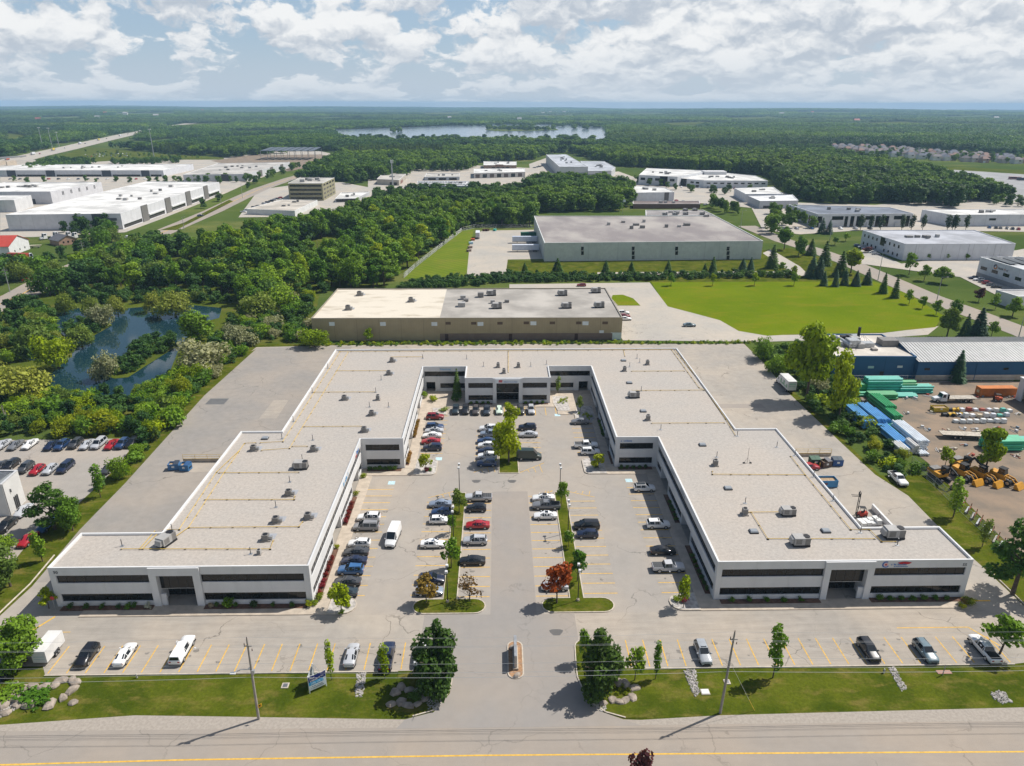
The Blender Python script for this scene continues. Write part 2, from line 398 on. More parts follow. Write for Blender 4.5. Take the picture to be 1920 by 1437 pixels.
struct('west_yard', MB().sheet([(-81.8,104),(-82.7,121),(-83,140),(-84,160),(-84.4,190),(-83.8,222),(-83,231.5),(-58,233),(-50.5,233),(-50.5,107.8),(-73.6,107.8),(-73.6,104)], .0035), M['yard_west'])
struct('parking_lot', MB().sheet([(-29,98),(-29,141.5),(-19.5,141.5),(-19.5,180),(24.3,180),(24.3,141.5),(33.4,141.5),(33.4,98),(33.4,94.6),(-29,94.6)], .006), M['asphalt'])
struct('front_lot', MB().sheet([(-80,84.2),(-80,94.8),(-28,94.75),(-28,89.5),(-12.6,89.5),(-12.6,YF),(-66.5,YF),(-68,84.2)], .004), M['asphalt_old'])
struct('front_lot_east', MB().sheet([(18.4,YF),(12.4,89.0),(12.4,94.7),(82,94.7),(86,84.6),(77,YF)], .005), M['asphalt_old'])
struct('entrance_drive', MB().sheet([(-12.4,87.2),(-12.4,94.4),(12.2,94.4),(12.2,88.2),(11.4,86.6),(11.0,81.6),(11.8,77.5),(13.6,74.3),(17.6,72.4),(19,71.75),(-14,71.75),(-13,73.3),(-9.2,74.5),(-7.2,77.8),(-7.0,81),(-9,86.6)], .014), M['drive'])
struct('drive_lane', MB().sheet([(-1.6,94.3),(-1.6,134),(6,134),(6,94.3)], .012), M['drive'])
for nm, poly in (('old_stalls', [(-29,98.5),(-29,137),(-23,137),(-23,98.5)]), ('old_stalls', [(-15.4,98.5),(-15.4,131),(-10,131),(-10,98.5)]), ('old_stalls', [(14.6,99),(14.6,131),(20.2,131),(20.2,99)]), ('old_stalls', [(27.6,99),(27.6,139),(33.3,139),(33.3,99)])):
    struct(nm, MB().sheet(poly, .010), M['asphalt_old'])
PATCH = ((Z((480,500),140,1068),4.6,12.5,'conc'), (Z((960,500),1580,885),7,7,'conc'), (Z((960,500),1500,950),7,4,'conc'), (Z((960,500),1735,1082),5,4,'conc'), (Z((960,500),1700,1045),14,3,'drive'))
for (p, w, h, m) in PATCH:
    g = G(*p); struct('pavement_patch', MB().sheet([(g.x-w/2,g.y-h/2),(g.x+w/2,g.y-h/2+.2),(g.x+w/2-.3,g.y+h/2),(g.x-w/2+.2,g.y+h/2)], .005), M['asphalt_old'] if m == 'conc' else M['drive'])
g = G(*Z((0,500),1625,1010)); dm = MB().sheet([(g.x-2.6,g.y-2.1),(g.x+2.6,g.y-2.1),(g.x+2.6,g.y+2.1),(g.x-2.6,g.y+2.1)], .006)
struct('drain_apron', dm, paintm((.13,.13,.13)))

# stall lines
ln = MB()
def hline(x0, x1, y): ln.box(x0, y-.075, .0, x1, y+.075, .017)
def vline(x, y0, y1): ln.box(x-.075, y0, .0, x+.075, y1, .017)
for k in range(14):
    y = 135.3 - 2.75*k
    if y > 99.5: hline(-28.7, -23.0, y); hline(27.7, 33.2, y)
    if 99 < y < 131: hline(-15.3, -9.9, y); hline(14.4, 20.1, y)
    if 99 < y < 133: hline(-7.0, -1.8, y-.6); hline(6.1, 11.6, y-.6)
for k in range(10):
    y = 152.2 + 2.72*k
    if y < 176: hline(-19.1, -13.6, y)
    if y < 171: hline(18.7, 24.1, y)
    if y < 166 and k < 5: hline(4.6, 10.1, y); 
    if y < 170: hline(-5.9, -.35, y-4)
for k in range(12):
    x = -12.6 + 2.8*k
    if x < 19: vline(x, 174.2, 179.4)
for k in range(20): vline(-66.4 + 2.72*k, 82.5, 88.1)
for k in range(23): vline(16.8 + 2.72*k, 82.5, 88.1)
for (a, b) in (((-15.2,131.6),(-9.9,134.2)), ((14.4,134),(20.2,131.4)), ((11.5,134.2),(9,132.2)), ((-5.9,142.6),(-.4,147.0)), ((4.6,142.4),(10.4,147))):
    ln.strip([a, b], .13, .018)
    for q in (.3, .55, .8):
        x = a[0]+(b[0]-a[0])*q; y = a[1]+(b[1]-a[1])*q; ln.strip([(x, y), (x+.5, a[1] if abs(y-a[1]) > .5 else b[1])], .1, .018)
ln.strip([(-74.5,91.2),(-72.5,95.0)], .3, .017); ln.strip([(-70.5,91.3),(-68,91.3)], .12, .017)
ln.strip([(63.5,90.2),(75,90.2)], .16, .017); ln.strip([(75,90.2),(77.4,86)], .2, .017); ln.strip([(79.2,96.6),(82.8,96.6)], .3, .017)
struct('stall_lines', ln, M['yellow'])
bp = MB()
for (px, py) in (Z((480,780),1015,502), Z((480,780),1368,322), Z((960,780),875,484), Z((960,500),340,1112)):
    g = G(px, py); bp.box(g.x-.75, g.y-.75, .002, g.x+.75, g.y+.75, .018)
struct('accessible_stall_paint', bp, M['bluepaint'])
st = MB()
for (px, py, r) in ((1043,1186,1.0), (893,903,.9), (960,903,.9)):
    g = G(px, py); st.sheet([(g.x+r*(1+.25*sin(3*a))*cos(a), g.y+r*.9*(1+.2*cos(2*a))*sin(a)) for a in [2*pi*i/14 for i in range(14)]], .018)
struct('asphalt_stain', st, paintm((.12,.115,.11)))
rs = random.Random(8); st = MB()
for k in range(120):
    c = rs.choice(((-26,100,136),(-12.6,100,130),(-4.4,100,130),(9,100,130),(17.3,100,130),(30.4,100,138),(-3.2,144,164),(7.3,150,164),(-16.4,152,174),(21.4,152,170))); x, y = c[0]+rs.uniform(-1.8,1.8), rs.uniform(c[1], c[2])
    if k > 85: x, y = rs.choice((rs.uniform(-65,-14), rs.uniform(20,76))), rs.uniform(83.5,88)
    r0 = rs.uniform(.15,.5); q = rs.uniform(0,6); st.sheet([(x+r0*(1+.3*sin(3*a+q))*cos(a), y+r0*.8*(1+.3*cos(2*a+q))*sin(a)) for a in [2*pi*i/12 for i in range(12)]], .0135+.0002*(k % 9))
struct('oil_stain', st, paintm((.215,.195,.17), .85, .2, 2))

# kerbed islands and walks
def kerbed(name, poly, topmat, h=.15, kw=.17, kmat='kerb'):
    if area(poly) < 0: poly = poly[::-1]
    inn = offset(poly, kw); n = len(poly)
    o = tag(MB().prism(inn, -.02, h-.03).build(name, topmat), kind='structure')
    k = MB()
    for i in range(n):
        j = (i+1) % n
        k.hexa([(*poly[i],-.01),(*poly[j],-.01),(*inn[j],-.01),(*inn[i],-.01),(*poly[i],h),(*poly[j],h),(*inn[j],h),(*inn[i],h)])
    k.build('kerb', M[kmat], o); return o
def rnd(x0, y0, x1, y1, r, n=6):
    return arcpts(x1-r,y1-r,r,0,90,n) + arcpts(x0+r,y1-r,r,90,180,n) + arcpts(x0+r,y0+r,r,180,270,n) + arcpts(x1-r,y0+r,r,270,360,n)
def tee(xs0, xs1, xb0, xb1):
    return [(xs1,98.4),(xs1,133.5),(xs0,133.5),(xs0,98.4)] + arcpts(xb0+1.9,96.5,1.9,90,270,8) + arcpts(xb1-1.9,96.5,1.9,-90,90,8)
kerbed('grass_island', tee(-9.75,-7.2,-14.6,-2.4), M['lawn'])
kerbed('grass_island', tee(11.7,14.25,6.9,19.1), M['lawn'])
kerbed('grass_island', [(-.2,142),(4.45,142),(4.2,165),(-.1,165)], M['lawn'])
kerbed('entrance_island', rnd(1.05,80.3,3.45,88.1,1.15), pmat('tan_mulch', (.34,.20,.11), .95, amt=.2, scale=3))
def openbed(poly, kpts):
    if area(poly) < 0: poly = poly[::-1]
    o = tag(MB().prism(poly, -.02, .06).build('grass_bed', M['lawn']), kind='structure')
    k = MB()
    for p, q in zip(kpts, kpts[1:]):
        d = Vector((q[0]-p[0], q[1]-p[1])).normalized(); n = Vector((-d.y, d.x))*.17
        k.hexa([(*p,0),(*q,0),(q[0]+n.x,q[1]+n.y,0),(p[0]+n.x,p[1]+n.y,0),(*p,.14),(*q,.14),(q[0]+n.x,q[1]+n.y,.14),(p[0]+n.x,p[1]+n.y,.14)])
    k.build('kerb', M['kerb'], o)
wb = [(-13.0,82.0),(-12.6,86.8)] + arcpts(-10.2,84.6,2.4,110,30,6) + [(-7.4,82.6),(-6.95,80.6),(-7.1,78.6),(-7.9,76.4),(-9.4,74.6),(-12.0,73.7)]
openbed(wb + [(-15,73.6),(-15.05,81.9)], wb[::-1])
eb = [(17.6,82.0),(14.8,88.2)] + arcpts(13.2,86.6,1.8,60,170,6) + [(11.2,83.0),(11.15,80.6),(11.7,78.0),(12.8,75.6),(14.4,74.0),(17,73.0)]
openbed(eb + [(20,73.0),(20.05,81.9)], eb)
kl = MB(); kl.box(-66.6, 81.95, 0, -15.1, 82.12, .14); kl.box(20.1, 81.95, 0, 77, 82.12, .14)
struct('kerb', kl, M['kerb'])
kl = MB().tube([(-82.2,93,.05),(-82.0,98,.05),(-81.7,103.5,.05),(-82.4,112,.05)], .14, 6); kl.tube([(87.9,92,.05),(87.9,97,.05),(88,106,.05)], .14, 6); struct('kerb', kl, M['kerb'])
def walk(poly, name='pavement', h=.13):
    if area(poly) < 0: poly = poly[::-1]
    return tag(MB().prism(poly, -.02, h).build(name, M['conc']), kind='structure')
def slabs(parent, x0, y0, x1, y1, nx, ny, z=.13):
    for i in range(nx):
        for j in range(ny):
            a = x0+(x1-x0)*i/nx; b = x0+(x1-x0)*(i+1)/nx; c = y0+(y1-y0)*j/ny; d = y0+(y1-y0)*(j+1)/ny
            MB().box(a+.015, c+.015, z-.02, b-.015, d-.015, z+.012).build('paving_slab', M['conc'], parent)
w = walk([(-68.6,94.75),(-28.6,94.75),(-28.6,141.45),(-31.2,141.45),(-31.2,97.4),(-68.6,97.4)]); slabs(w, -68.5, 94.85, -31.4, 96.2, 22, 1); slabs(w, -30.2, 98.6, -28.75, 141.3, 1, 24)
w = walk([(33.2,141.45),(33.2,94.75),(79.4,94.75),(78.6,97.4),(36,97.4),(36,141.45)]); slabs(w, 36.2, 94.85, 76.5, 96.2, 24, 1); slabs(w, 33.4, 98.6, 34.9, 141.3, 1, 24)
w = walk([(-31.2,141.3),(-19.6,141.3),(-19.6,144.6),(-31.2,144.6)]); w = walk([(24.4,141.3),(36,141.3),(36,144.6),(24.4,144.6)])
w = walk([(-21.7,144.7),(-19.4,144.7),(-19.4,174.5),(-14.0,174.5),(-14.0,179.6),(15.8,179.6),(15.8,174.5),(19.6,174.5),(24.4,171.5),(24.4,144.7),(26.4,144.7),(26.4,191.5),(14.3,191.5),(14.3,182.3),(-9.4,182.3),(-9.4,191.5),(-21.7,191.5)])
slabs(w, -20.9, 150, -19.5, 174, 1, 12); slabs(w, 24.55, 150, 25.9, 171, 1, 10); slabs(w, -9.3, 179.8, 14.2, 181.2, 14, 1)
# stone planters at court corners
def planter(name, poly): return kerbed(name, poly, M['stone'], .22, .16)
planter('stone_planter', [(-19.6,141.35)] + arcpts(-15.7,142.7,1.35,-90,0,5) + arcpts(-15.7,147.6,1.35,0,90,5) + [(-19.4,149)])
planter('stone_planter', [(24.3,149)] + arcpts(20.6,147.6,1.35,90,180,5) + arcpts(20.6,142.7,1.35,180,270,5) + [(24.4,141.35)])
planter('stone_planter', [(-28.6,94.8)] + arcpts(-26.0,96.9,2.1,-90,60,6) + [(-28.4,99.3)])
planter('stone_planter', [(33.2,99.4)] + arcpts(30.5,96.9,2.1,120,270,6) + [(33.2,94.8)])
planter('stone_planter', [(-17.6,174.6),(-14.2,174.6),(-14.2,179.2),(-18.5,179.2)])
planter('stone_planter', [(16.0,176.6),(19.4,176.6),(19.4,187),(15,187),(15,182)])
planter('stone_planter', [(20.2,170),(24.2,168.6),(25.6,172),(25.6,180),(21.6,180),(20.2,175)])
# mulch beds along the walls
def bed(x0, y0, x1, y1): tag(MB().box(x0, y0, .05, x1, y1, .17).build('mulch_bed', M['mulch']), kind='structure')
for a in ((-72.5,96.3,-57.4,97.45),(-49,96.3,-32,97.45),(37,96.3,53.9,97.45),(62.4,96.3,78.2,97.45),(-31.2,99,-30.25,113.2),(-31.2,121,-30.25,132),(35.0,99,35.95,113.2),(35.0,121,35.95,132),(-30.2,143.2,-22.4,144.6),(27.2,143.2,35,144.6),(-21.7,146,-20.95,152.6),(-21.7,160.5,-20.95,172),(25.9,146,26.45,152.6),(25.9,160.5,26.45,172),(-8.8,181.3,-1.9,182.3),(6.5,181.3,13.6,182.3)): bed(*a)

# ------------------------------------------------------------------ the office complex
T = .35; ZR = 7.6
OUT = [(-73.45,97.5),(-31.25,97.5),(-31.25,144.7),(-21.75,144.7),(-21.75,191.6),(-9.45,191.6),(-9.45,182.4),(14.2,182.4),(14.2,191.6),(26.5,191.6),(26.5,144.7),(36,144.7),(36,97.5),(78.7,97.5),(78.7,107.4),(64.6,107.4),(64.6,148.9),(55,148.9),(55,207.2),(-50.1,207.2),(-50.1,148.9),(-59.4,148.9),(-59.4,107.6),(-73.45,107.6)]
L1 = [('s',0,1),('w',1,15.9),('e',15.9,23.4),('w',23.4,34.7),('e',34.7,42.2),('w',42.2,46.3),('s',46.3,47.2)]
L2 = [('s',0,1),('w',1,8.3),('e',8.3,15.9),('w',15.9,28.3),('e',28.3,35.1),('w',35.1,46.1),('s',46.1,46.9)]
def rev(L, n): return [(t, n-b, n-a) for t, a, b in reversed(L)]
RUNS = {0: [('s',0,1),('w',1,16.1),('c',16.1,17.25),('E',17.25,23.2),('c',23.2,24.4),('w',24.4,41.2),('s',41.2,42.2)], 1: L1,
  2: [('s',0,.95),('w',.95,8.55),('s',8.55,9.5)], 3: L2, 4: [('s',0,.25),('e',.25,3.6),('u',3.6,4.7),('w',4.7,11.9),('s',11.9,12.3)],
  6: [('s',0,.93),('w',.93,7.7),('c',7.7,8.7),('E',8.7,14.9),('c',14.9,15.95),('w',15.95,22.7),('s',22.7,23.65)],
  8: [('s',0,.4),('w',.4,7.4),('u',7.4,8.6),('e',8.6,12.05),('s',12.05,12.3)], 9: rev(L2, 46.9), 10: [('s',0,.95),('w',.95,8.55),('s',8.55,9.5)],
  11: rev(L1, 47.2), 12: [('s',0,.9),('w',.9,17.95),('c',17.95,19),('E',19,25.2),('c',25.2,26.3),('w',26.3,41.8),('s',41.8,42.7)]}
hq = thing('office_complex', 'white two-storey U-shaped office complex with gravel roof around the parking court', 'office building', (2.6, 150, 0))
def office():
    n = len(OUT); V2 = [Vector(p) for p in OUT]
    conv = []
    for i in range(n):
        a = V2[i]-V2[i-1]; b = V2[(i+1) % n]-V2[i]; conv.append(1 if a.x*b.y-a.y*b.x > 0 else -1)
    for i in range(n):
        p0 = V2[i]; p1 = V2[(i+1) % n]; t = (p1-p0).normalized(); L = (p1-p0).length; no = Vector((t.y, -t.x))
        def Q(u, d, z): q = p0 + t*u - no*d; return (q.x, q.y, z)
        def slab(mb, u0, u1, z0, z1, d0=0.0, d1=T, e0=0.0, e1=0.0):
            mb.hexa([Q(u0,d0,z0),Q(u1,d0,z0),Q(u1-e1,d1,z0),Q(u0+e0,d1,z0),Q(u0,d0,z1),Q(u1,d0,z1),Q(u1-e1,d1,z1),Q(u0+e0,d1,z1)]); return mb
        def panels(u0, u1, z0, z1, d0=0.0):
            k = max(1, round((u1-u0)/6.1))
            for q in range(k):
                a = u0+(u1-u0)*q/k; b = u0+(u1-u0)*(q+1)/k
                slab(MB(), a+.012, b-.012, z0, z1, d0).build('wall_panel', M['white'], hq)
        def window(u0, u1, z0, z1, d=.24):
            w = slab(MB(), u0, u1, z0, z1, d, d+.06).build('window', M['glass'], hq)
            fr = MB(); k = max(1, round((u1-u0)/1.55))
            for q in range(1, k):
                a = u0+(u1-u0)*q/k; slab(fr, a-.025, a+.025, z0+.02, z1-.02, d-.03, d)
            slab(fr, u0, u1, z0, z0+.05, d-.06, d); slab(fr, u0, u1, z1-.05, z1, d-.06, d)
            fr.build('window_frame', M['darkmetal'], w)
        segs = RUNS.get(i, [('s', 0, L)])
        e0 = T*conv[i]; e1 = T*conv[(i+1) % n]
        for si, (ty, u0, u1) in enumerate(segs):
            if ty == 's' and len(segs) > 1:
                slab(MB(), u0, u1-.006, 0, ZR, 0, T, e0 if si == 0 else 0, e1 if si == len(segs)-1 else 0).build('wall_panel', M['white'], hq)
            elif ty == 's':
                k = max(1, round(L/8))
                for q in range(k):
                    slab(MB(), L*q/k+(.01 if q else 0), L*(q+1)/k-(.01 if q < k-1 else 0), 0, ZR, 0, T, e0 if q == 0 else 0, e1 if q == k-1 else 0).build('wall_panel', M['white'], hq)
            elif ty == 'w':
                panels(u0, u1, 6.15, ZR); panels(u0, u1, 2.5, 4.65); panels(u0, u1, 0, 1.0)
                window(u0, u1, 4.65, 6.15); window(u0, u1, 1.0, 2.5)
            elif ty == 'u':
                panels(u0, u1, 6.15, ZR); panels(u0, u1, 0, 4.65); window(u0, u1, 4.65, 6.15)
            elif ty == 'c':
                slab(MB(), u0, u1, 0, ZR-.002, -.3, T).build('entrance_column', M['white'], hq)
            elif ty == 'e':
                panels(u0, u1, 6.15, ZR); panels(u0, u1, 2.9, 4.65); window(u0, u1, 4.65, 6.15)
                slab(MB(), u0+.35, u1-.35, 2.78, 2.9, T+.01, 2.3).build('soffit', M['white'], hq)
                for a, b in ((u0, u0+.35), (u1-.35, u1)): slab(MB(), a+.006, b-.006, 0, 2.9, 0, 2.3).build('entrance_side_wall', M['white'], hq)
                dr = slab(MB(), u0+.35, u1-.35, .13, 2.78, 2.2, 2.3).build('entrance_door', M['glass'], hq)
                fr = MB(); k = max(2, round((u1-u0)/1.5))
                for q in range(k+1):
                    a = u0+.35+(u1-u0-.7)*q/k; slab(fr, a-.04, a+.04, .13, 2.78, 2.14, 2.2)
                fr.build('door_frame', M['darkmetal'], dr)
            elif ty == 'E':
                slab(MB(), u0, u1, 6.1, ZR-.002, -.3, T).build('entrance_header', M['white'], hq)
                window(u0, u1, 3.0, 6.1, .75)
                slab(MB(), u0, u1, 2.88, 3.0, .75, 2.9).build('soffit', M['white'], hq)
                for a, b in ((u0-.25, u0-.01), (u1+.01, u1+.25)): slab(MB(), a, b, 0, 6.1, T+.01, 2.9).build('entrance_side_wall', M['white'], hq)
                dr = slab(MB(), u0, u1, .14, 2.88, 2.7, 2.8).build('entrance_door', M['glass'], hq)
                fr = MB()
                for q in range(7): a = u0+.05+(u1-u0-.1)*q/6; slab(fr, a-.04, a+.04, .14, 2.88, 2.64, 2.7)
                fr.build('door_frame', M['darkmetal'], dr)
                if i in (0, 12):
                    a, b = (u0, u0+.9) if i == 0 else (u1-.9, u1)
                    slab(MB(), a+.02, b, 0, 2.3, .0, .35).build('entrance_low_wall', M['white'], hq)
    inn = offset(OUT, T-.06); lip = offset(OUT, -.03); lipi = offset(OUT, T-.09)
    MB().sheet(inn, ZR-.28).build('roof', M['gravel'], hq)
    for i in range(n):
        j = (i+1) % n
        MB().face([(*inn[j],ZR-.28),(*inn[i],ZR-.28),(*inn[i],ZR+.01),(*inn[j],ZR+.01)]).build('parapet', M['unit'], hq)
        MB().hexa([(*lip[i],ZR-.12 if 0 else ZR+.002),(*lip[j],ZR+.002),(*lipi[j],ZR+.002),(*lipi[i],ZR+.002),(*lip[i],ZR+.12),(*lip[j],ZR+.12),(*lipi[j],ZR+.10),(*lipi[i],ZR+.10)]).build('coping', M['coping'], hq)
office()
ZD = ZR - .28

def text(name, body, size, loc, mat, parent, rz=0, tilt=pi/2, align='CENTER'):
    c = bpy.data.curves.new(name, 'FONT'); c.body = body; c.size = size; c.extrude = .015; c.align_x = align; c.resolution_u = 3
    c.materials.append(mat); o = bpy.data.objects.new(name, c); COL.objects.link(o)
    if parent is not None:
        o.parent = parent; p = parent.location; o.location = (loc[0]-p.x, loc[1]-p.y, loc[2]-p.z)
    else: o.location = loc
    o.rotation_euler = (tilt, 0, rz); bpy.context.view_layer.update()
    me = bpy.data.meshes.new_from_object(o.evaluated_get(bpy.context.evaluated_depsgraph_get())); me.name = name
    n = bpy.data.objects.new(name, me); COL.objects.link(n); n.parent = parent; n.location = o.location; n.rotation_euler = o.rotation_euler
    bpy.data.objects.remove(o); n.name = name; return n
def letters(mb, p, t, length, h, n, seed=1, fill=.62):
    """a row of small upright letter strokes along direction t on a wall"""
    r = random.Random(seed); p = Vector(p); t = Vector(t); no = Vector((t.y, -t.x, 0)); w = length/n
    for k in range(n):
        if r.random() > .9: continue
        a = p + t*(k*w); ww = w*fill*r.uniform(.7, 1.1); z0 = 0; z1 = h*(1 if r.random() < .3 else .72)
        for (u0, u1, c0, c1) in ((0, ww*.3, z0, z1), (ww*.7, ww, z0, z1*.9), (ww*.3, ww*.7, z1*.38, z1*.58)):
            q0 = a + t*u0; q1 = a + t*u1; b = no*.03
            mb.hexa([(*(q0+b).xy, a.z+c0), (*(q1+b).xy, a.z+c0), (*q1.xy, a.z+c0), (*q0.xy, a.z+c0), (*(q0+b).xy, a.z+c1), (*(q1+b).xy, a.z+c1), (*q1.xy, a.z+c1), (*q0.xy, a.z+c1)])
    return mb
blue = paintm((.04,.16,.48), .5); lblue = paintm((.12,.38,.65), .5); red = paintm((.5,.02,.03), .5)
text('wall_sign', 'Nextrac', .95, (-15.4, 191.55, 6.55), lblue, hq)
text('street_number', '50', .75, (-72.3, 97.47, 6.55), M['darkmetal'], hq)
text('street_number', '55', .75, (77.4, 97.47, 6.45), M['darkmetal'], hq)
# panel sign over the middle entrance
sg = MB().box(-1.15, 181.85, 6.25, 5.85, 182.08, 7.5).build('sign_panel', paintm((.68,.70,.72), .5), hq)
lg = MB()
for k in range(3): lg.hexa([(-.15+.34*k,181.83,6.5),(.13+.34*k,181.83,6.5),(.13+.34*k,181.85,6.5),(-.15+.34*k,181.85,6.5),(-.05+.34*k,181.83,7.2),(.2+.34*k,181.83,7.2),(.2+.34*k,181.85,7.2),(-.05+.34*k,181.85,7.2)])
lg.build('logo', red, hq); letters(MB(), (1.2,181.84,6.5), (1,0,0), 3.9, .34, 16, 3).build('sign_lettering', blue, hq)
# round badge sign on the east front
lg = MB(); c = (64.1, 97.46, 6.87)
def ring(mb, c, r0, r1, a0=0, a1=360, n=20):
    for k in range(n):
        A, B = radians(a0+(a1-a0)*k/n), radians(a0+(a1-a0)*(k+1)/n)
        mb.face([(c[0]+r*cos(a), c[1], c[2]+r*sin(a)) for r, a in ((r0,A),(r0,B),(r1,B),(r1,A))])
    return mb
ring(lg, c, .42, .62, 60, 330).build('logo', blue, hq); ring(MB(), (c[0],c[1]-.01,c[2]), .16, .40).build('logo', paintm((.75,.5,.5)), hq); ring(MB(), (c[0],c[1]-.02,c[2]-.02), .0, .17).build('logo', red, hq)
MB().face([(67.2+1.1*cos(a)*(1+.12*sin(5*a)), 97.45, 7.15+.27*sin(a)) for a in [2*pi*i/16 for i in range(16)]]).build('logo', red, hq)
letters(MB(), (65.0,97.45,6.72), (1,0,0), 2.6, .34, 12, 5).build('sign_lettering', blue, hq); letters(MB(), (65.5,97.45,6.38), (1,0,0), 2.4, .24, 14, 6).build('sign_lettering', blue, hq)
# signs along the west inner wall and the east one
letters(MB(), (-31.22,125.2,6.45), (0,1,0), 5.0, .85, 9, 8).build('wall_sign', lblue, hq)
letters(MB(), (-31.22,139.2,6.35), (0,1,0), 2.6, .95, 4, 9, .8).build('wall_sign', blue, hq); letters(MB(), (-31.08,136.2,6.4), (0,1,0), 2.8, .8, 5, 2).build('wall_sign', red, hq)
letters(MB(), (35.97,131.0,6.4), (0,-1,0), 3.4, .8, 7, 12).build('wall_sign', paintm((.35,.38,.42)), hq); letters(MB(), (35.97,123.0,6.4), (0,-1,0), 3.8, .8, 8, 13).build('wall_sign', paintm((.35,.38,.42)), hq)
# number on the step block
letters(MB(), (27.6,144.67,6.5), (1,0,0), 2.6, .5, 8, 14).build('wall_sign', blue, hq)
# gas pipes along the roof, with saddles
R2b, R1b, R6, R7, R3b, R4b = (480,780), (0,780), (480,500), (960,500), (960,780), (1440,780)
pipes = [[(R6,690,640),(R6,250,1360),(R6,40,1375)], [(R6,630,636),(R6,200,1310),(R6,30,1318)], [(R6,600,780),(R6,975,780)], [(R6,430,940),(R6,890,940)], [(R6,360,1197),(R6,790,1197)], [(R6,270,1345),(R6,385,1345)],
 [(R1b,1916,200),(R1b,1830,205),(R1b,1680,420),(R1b,1410,835),(R1b,1310,905)], [(R1b,1790,260),(R1b,1620,420),(R1b,1340,850),(R1b,1220,852)], [(R1b,1640,425),(R2b,320,422)], [(R1b,1530,625),(R2b,285,625),(R2b,290,600)], [(R1b,1410,835),(R2b,320,828),(R2b,350,790)], [(R1b,905,995),(R2b,105,995),(R2b,130,930)], [(R1b,1160,860),(R1b,1045,995)], [(R1b,1180,880),(R1b,1066,995)],
 [(R6,620,636),(R6,1888,630),(R7,300,628),(R7,1200,620)], [(R6,1888,636),(R6,1888,790)], [(R6,1010,676),(R6,1248,676)],
 [(R7,1215,622),(R7,1440,900),(R7,1620,1150)], [(R7,1195,622),(R7,1400,905),(R7,1440,925)], [(R7,1448,920),(R7,1600,1140),(R7,1670,1258)], [(R7,895,783),(R7,1290,780)], [(R7,895,927),(R7,1430,920)], [(R7,1045,1172),(R7,1590,1168)], [(R7,835,622),(R7,845,670)],
 [(R3b,1500,412),(R3b,1500,436),(R4b,280,440)], [(R4b,170,300),(R4b,280,440),(R4b,620,850),(R4b,760,850),(R4b,850,940),(R4b,960,940)], [(R3b,1790,718),(R3b,1916,920),(R4b,0,918),(R4b,800,918)], [(R3b,1770,720),(R4b,100,718)]]
for pl in pipes:
    pts = [G(*Z(r, x, y), ZD+.2) for r, x, y in pl]
    if len(pts) == 2 and abs(pts[0].y-pts[1].y) < 2.5: pts[1].y = pts[0].y
    MB().tube(pts, .055, 6).build('gas_pipe', M['gas'], hq)
    sm = MB()
    for a, b in zip(pts, pts[1:]):
        k = max(1, int((b-a).length/3.6))
        for q in range(k+1):
            c = a.lerp(b, q/k); sm.box(c.x-.16, c.y-.12, ZD, c.x+.16, c.y+.12, ZD+.14)
    s = sm.build('pipe_support', M['wood'], hq); s['kind'] = 'stuff'
# ------------------------------------------------------------------ vehicles
ST = {
'sedan': [(-2.37,.40,.78,.84,.72,.56),(-2.26,.28,.92,1.00,.84,.66),(-1.62,.22,.98,1.09,.90,.70),(-.78,.22,.98,1.41,.92,.58),(.22,.22,.96,1.45,.92,.60),(1.06,.22,.94,1.04,.91,.70),(1.95,.24,.82,.90,.88,.66),(2.30,.30,.66,.74,.78,.58),(2.38,.36,.56,.60,.64,.48)],
'hatch': [(-2.08,.40,.86,.92,.74,.62),(-2.0,.28,.96,1.08,.84,.70),(-1.9,.24,.98,1.12,.88,.70),(-1.5,.22,.98,1.44,.90,.58),(.12,.22,.96,1.50,.90,.60),(.98,.22,.95,1.06,.89,.70),(1.75,.24,.86,.94,.86,.66),(2.06,.30,.68,.76,.76,.56),(2.12,.36,.56,.60,.64,.48)],
'suv': [(-2.30,.42,.92,1.00,.78,.68),(-2.26,.30,1.04,1.14,.88,.74),(-2.16,.26,1.06,1.18,.92,.74),(-1.86,.24,1.06,1.62,.94,.62),(.15,.24,1.04,1.69,.94,.64),(1.0,.24,1.04,1.16,.93,.74),(1.92,.26,.98,1.06,.90,.70),(2.26,.32,.78,.88,.80,.62),(2.34,.40,.62,.68,.70,.52)],
'minivan': [(-2.55,.40,.92,1.00,.80,.70),(-2.5,.30,1.02,1.14,.90,.76),(-2.42,.24,1.04,1.18,.96,.76),(-2.2,.22,1.04,1.70,.98,.68),(.45,.22,1.02,1.76,.98,.68),(1.45,.22,1.02,1.14,.96,.76),(2.1,.24,.92,1.0,.92,.70),(2.46,.30,.74,.82,.82,.62),(2.54,.38,.58,.64,.70,.52)],
'van': [(-2.98,.45,1.2,1.9,.94,.84),(-2.96,.40,1.3,2.42,.98,.86),(-2.8,.36,1.35,2.52,1.0,.86),(-1.2,.34,1.35,2.54,1.0,.86),(1.0,.34,1.32,2.50,1.0,.84),(1.95,.34,1.28,1.40,.99,.82),(2.55,.36,1.1,1.18,.96,.74),(2.92,.40,.86,.94,.88,.66),(2.98,.46,.66,.72,.78,.56)],
'pickup': [(-2.9,.55,.98,1.06,.88,.86),(-2.86,.48,1.06,1.12,.96,.90),(-1.0,.42,1.06,1.12,.98,.90),(-.72,.40,1.10,1.74,.98,.66),(.55,.40,1.10,1.80,.98,.68),(1.25,.40,1.10,1.22,.98,.80),(2.35,.44,1.06,1.14,.96,.80),(2.78,.50,.90,1.02,.90,.74),(2.88,.56,.74,.80,.82,.66)],
}
CAB = {'sedan':(2,5),'hatch':(2,5),'suv':(2,5),'minivan':(2,5),'van':(4,5),'pickup':(2,5)}
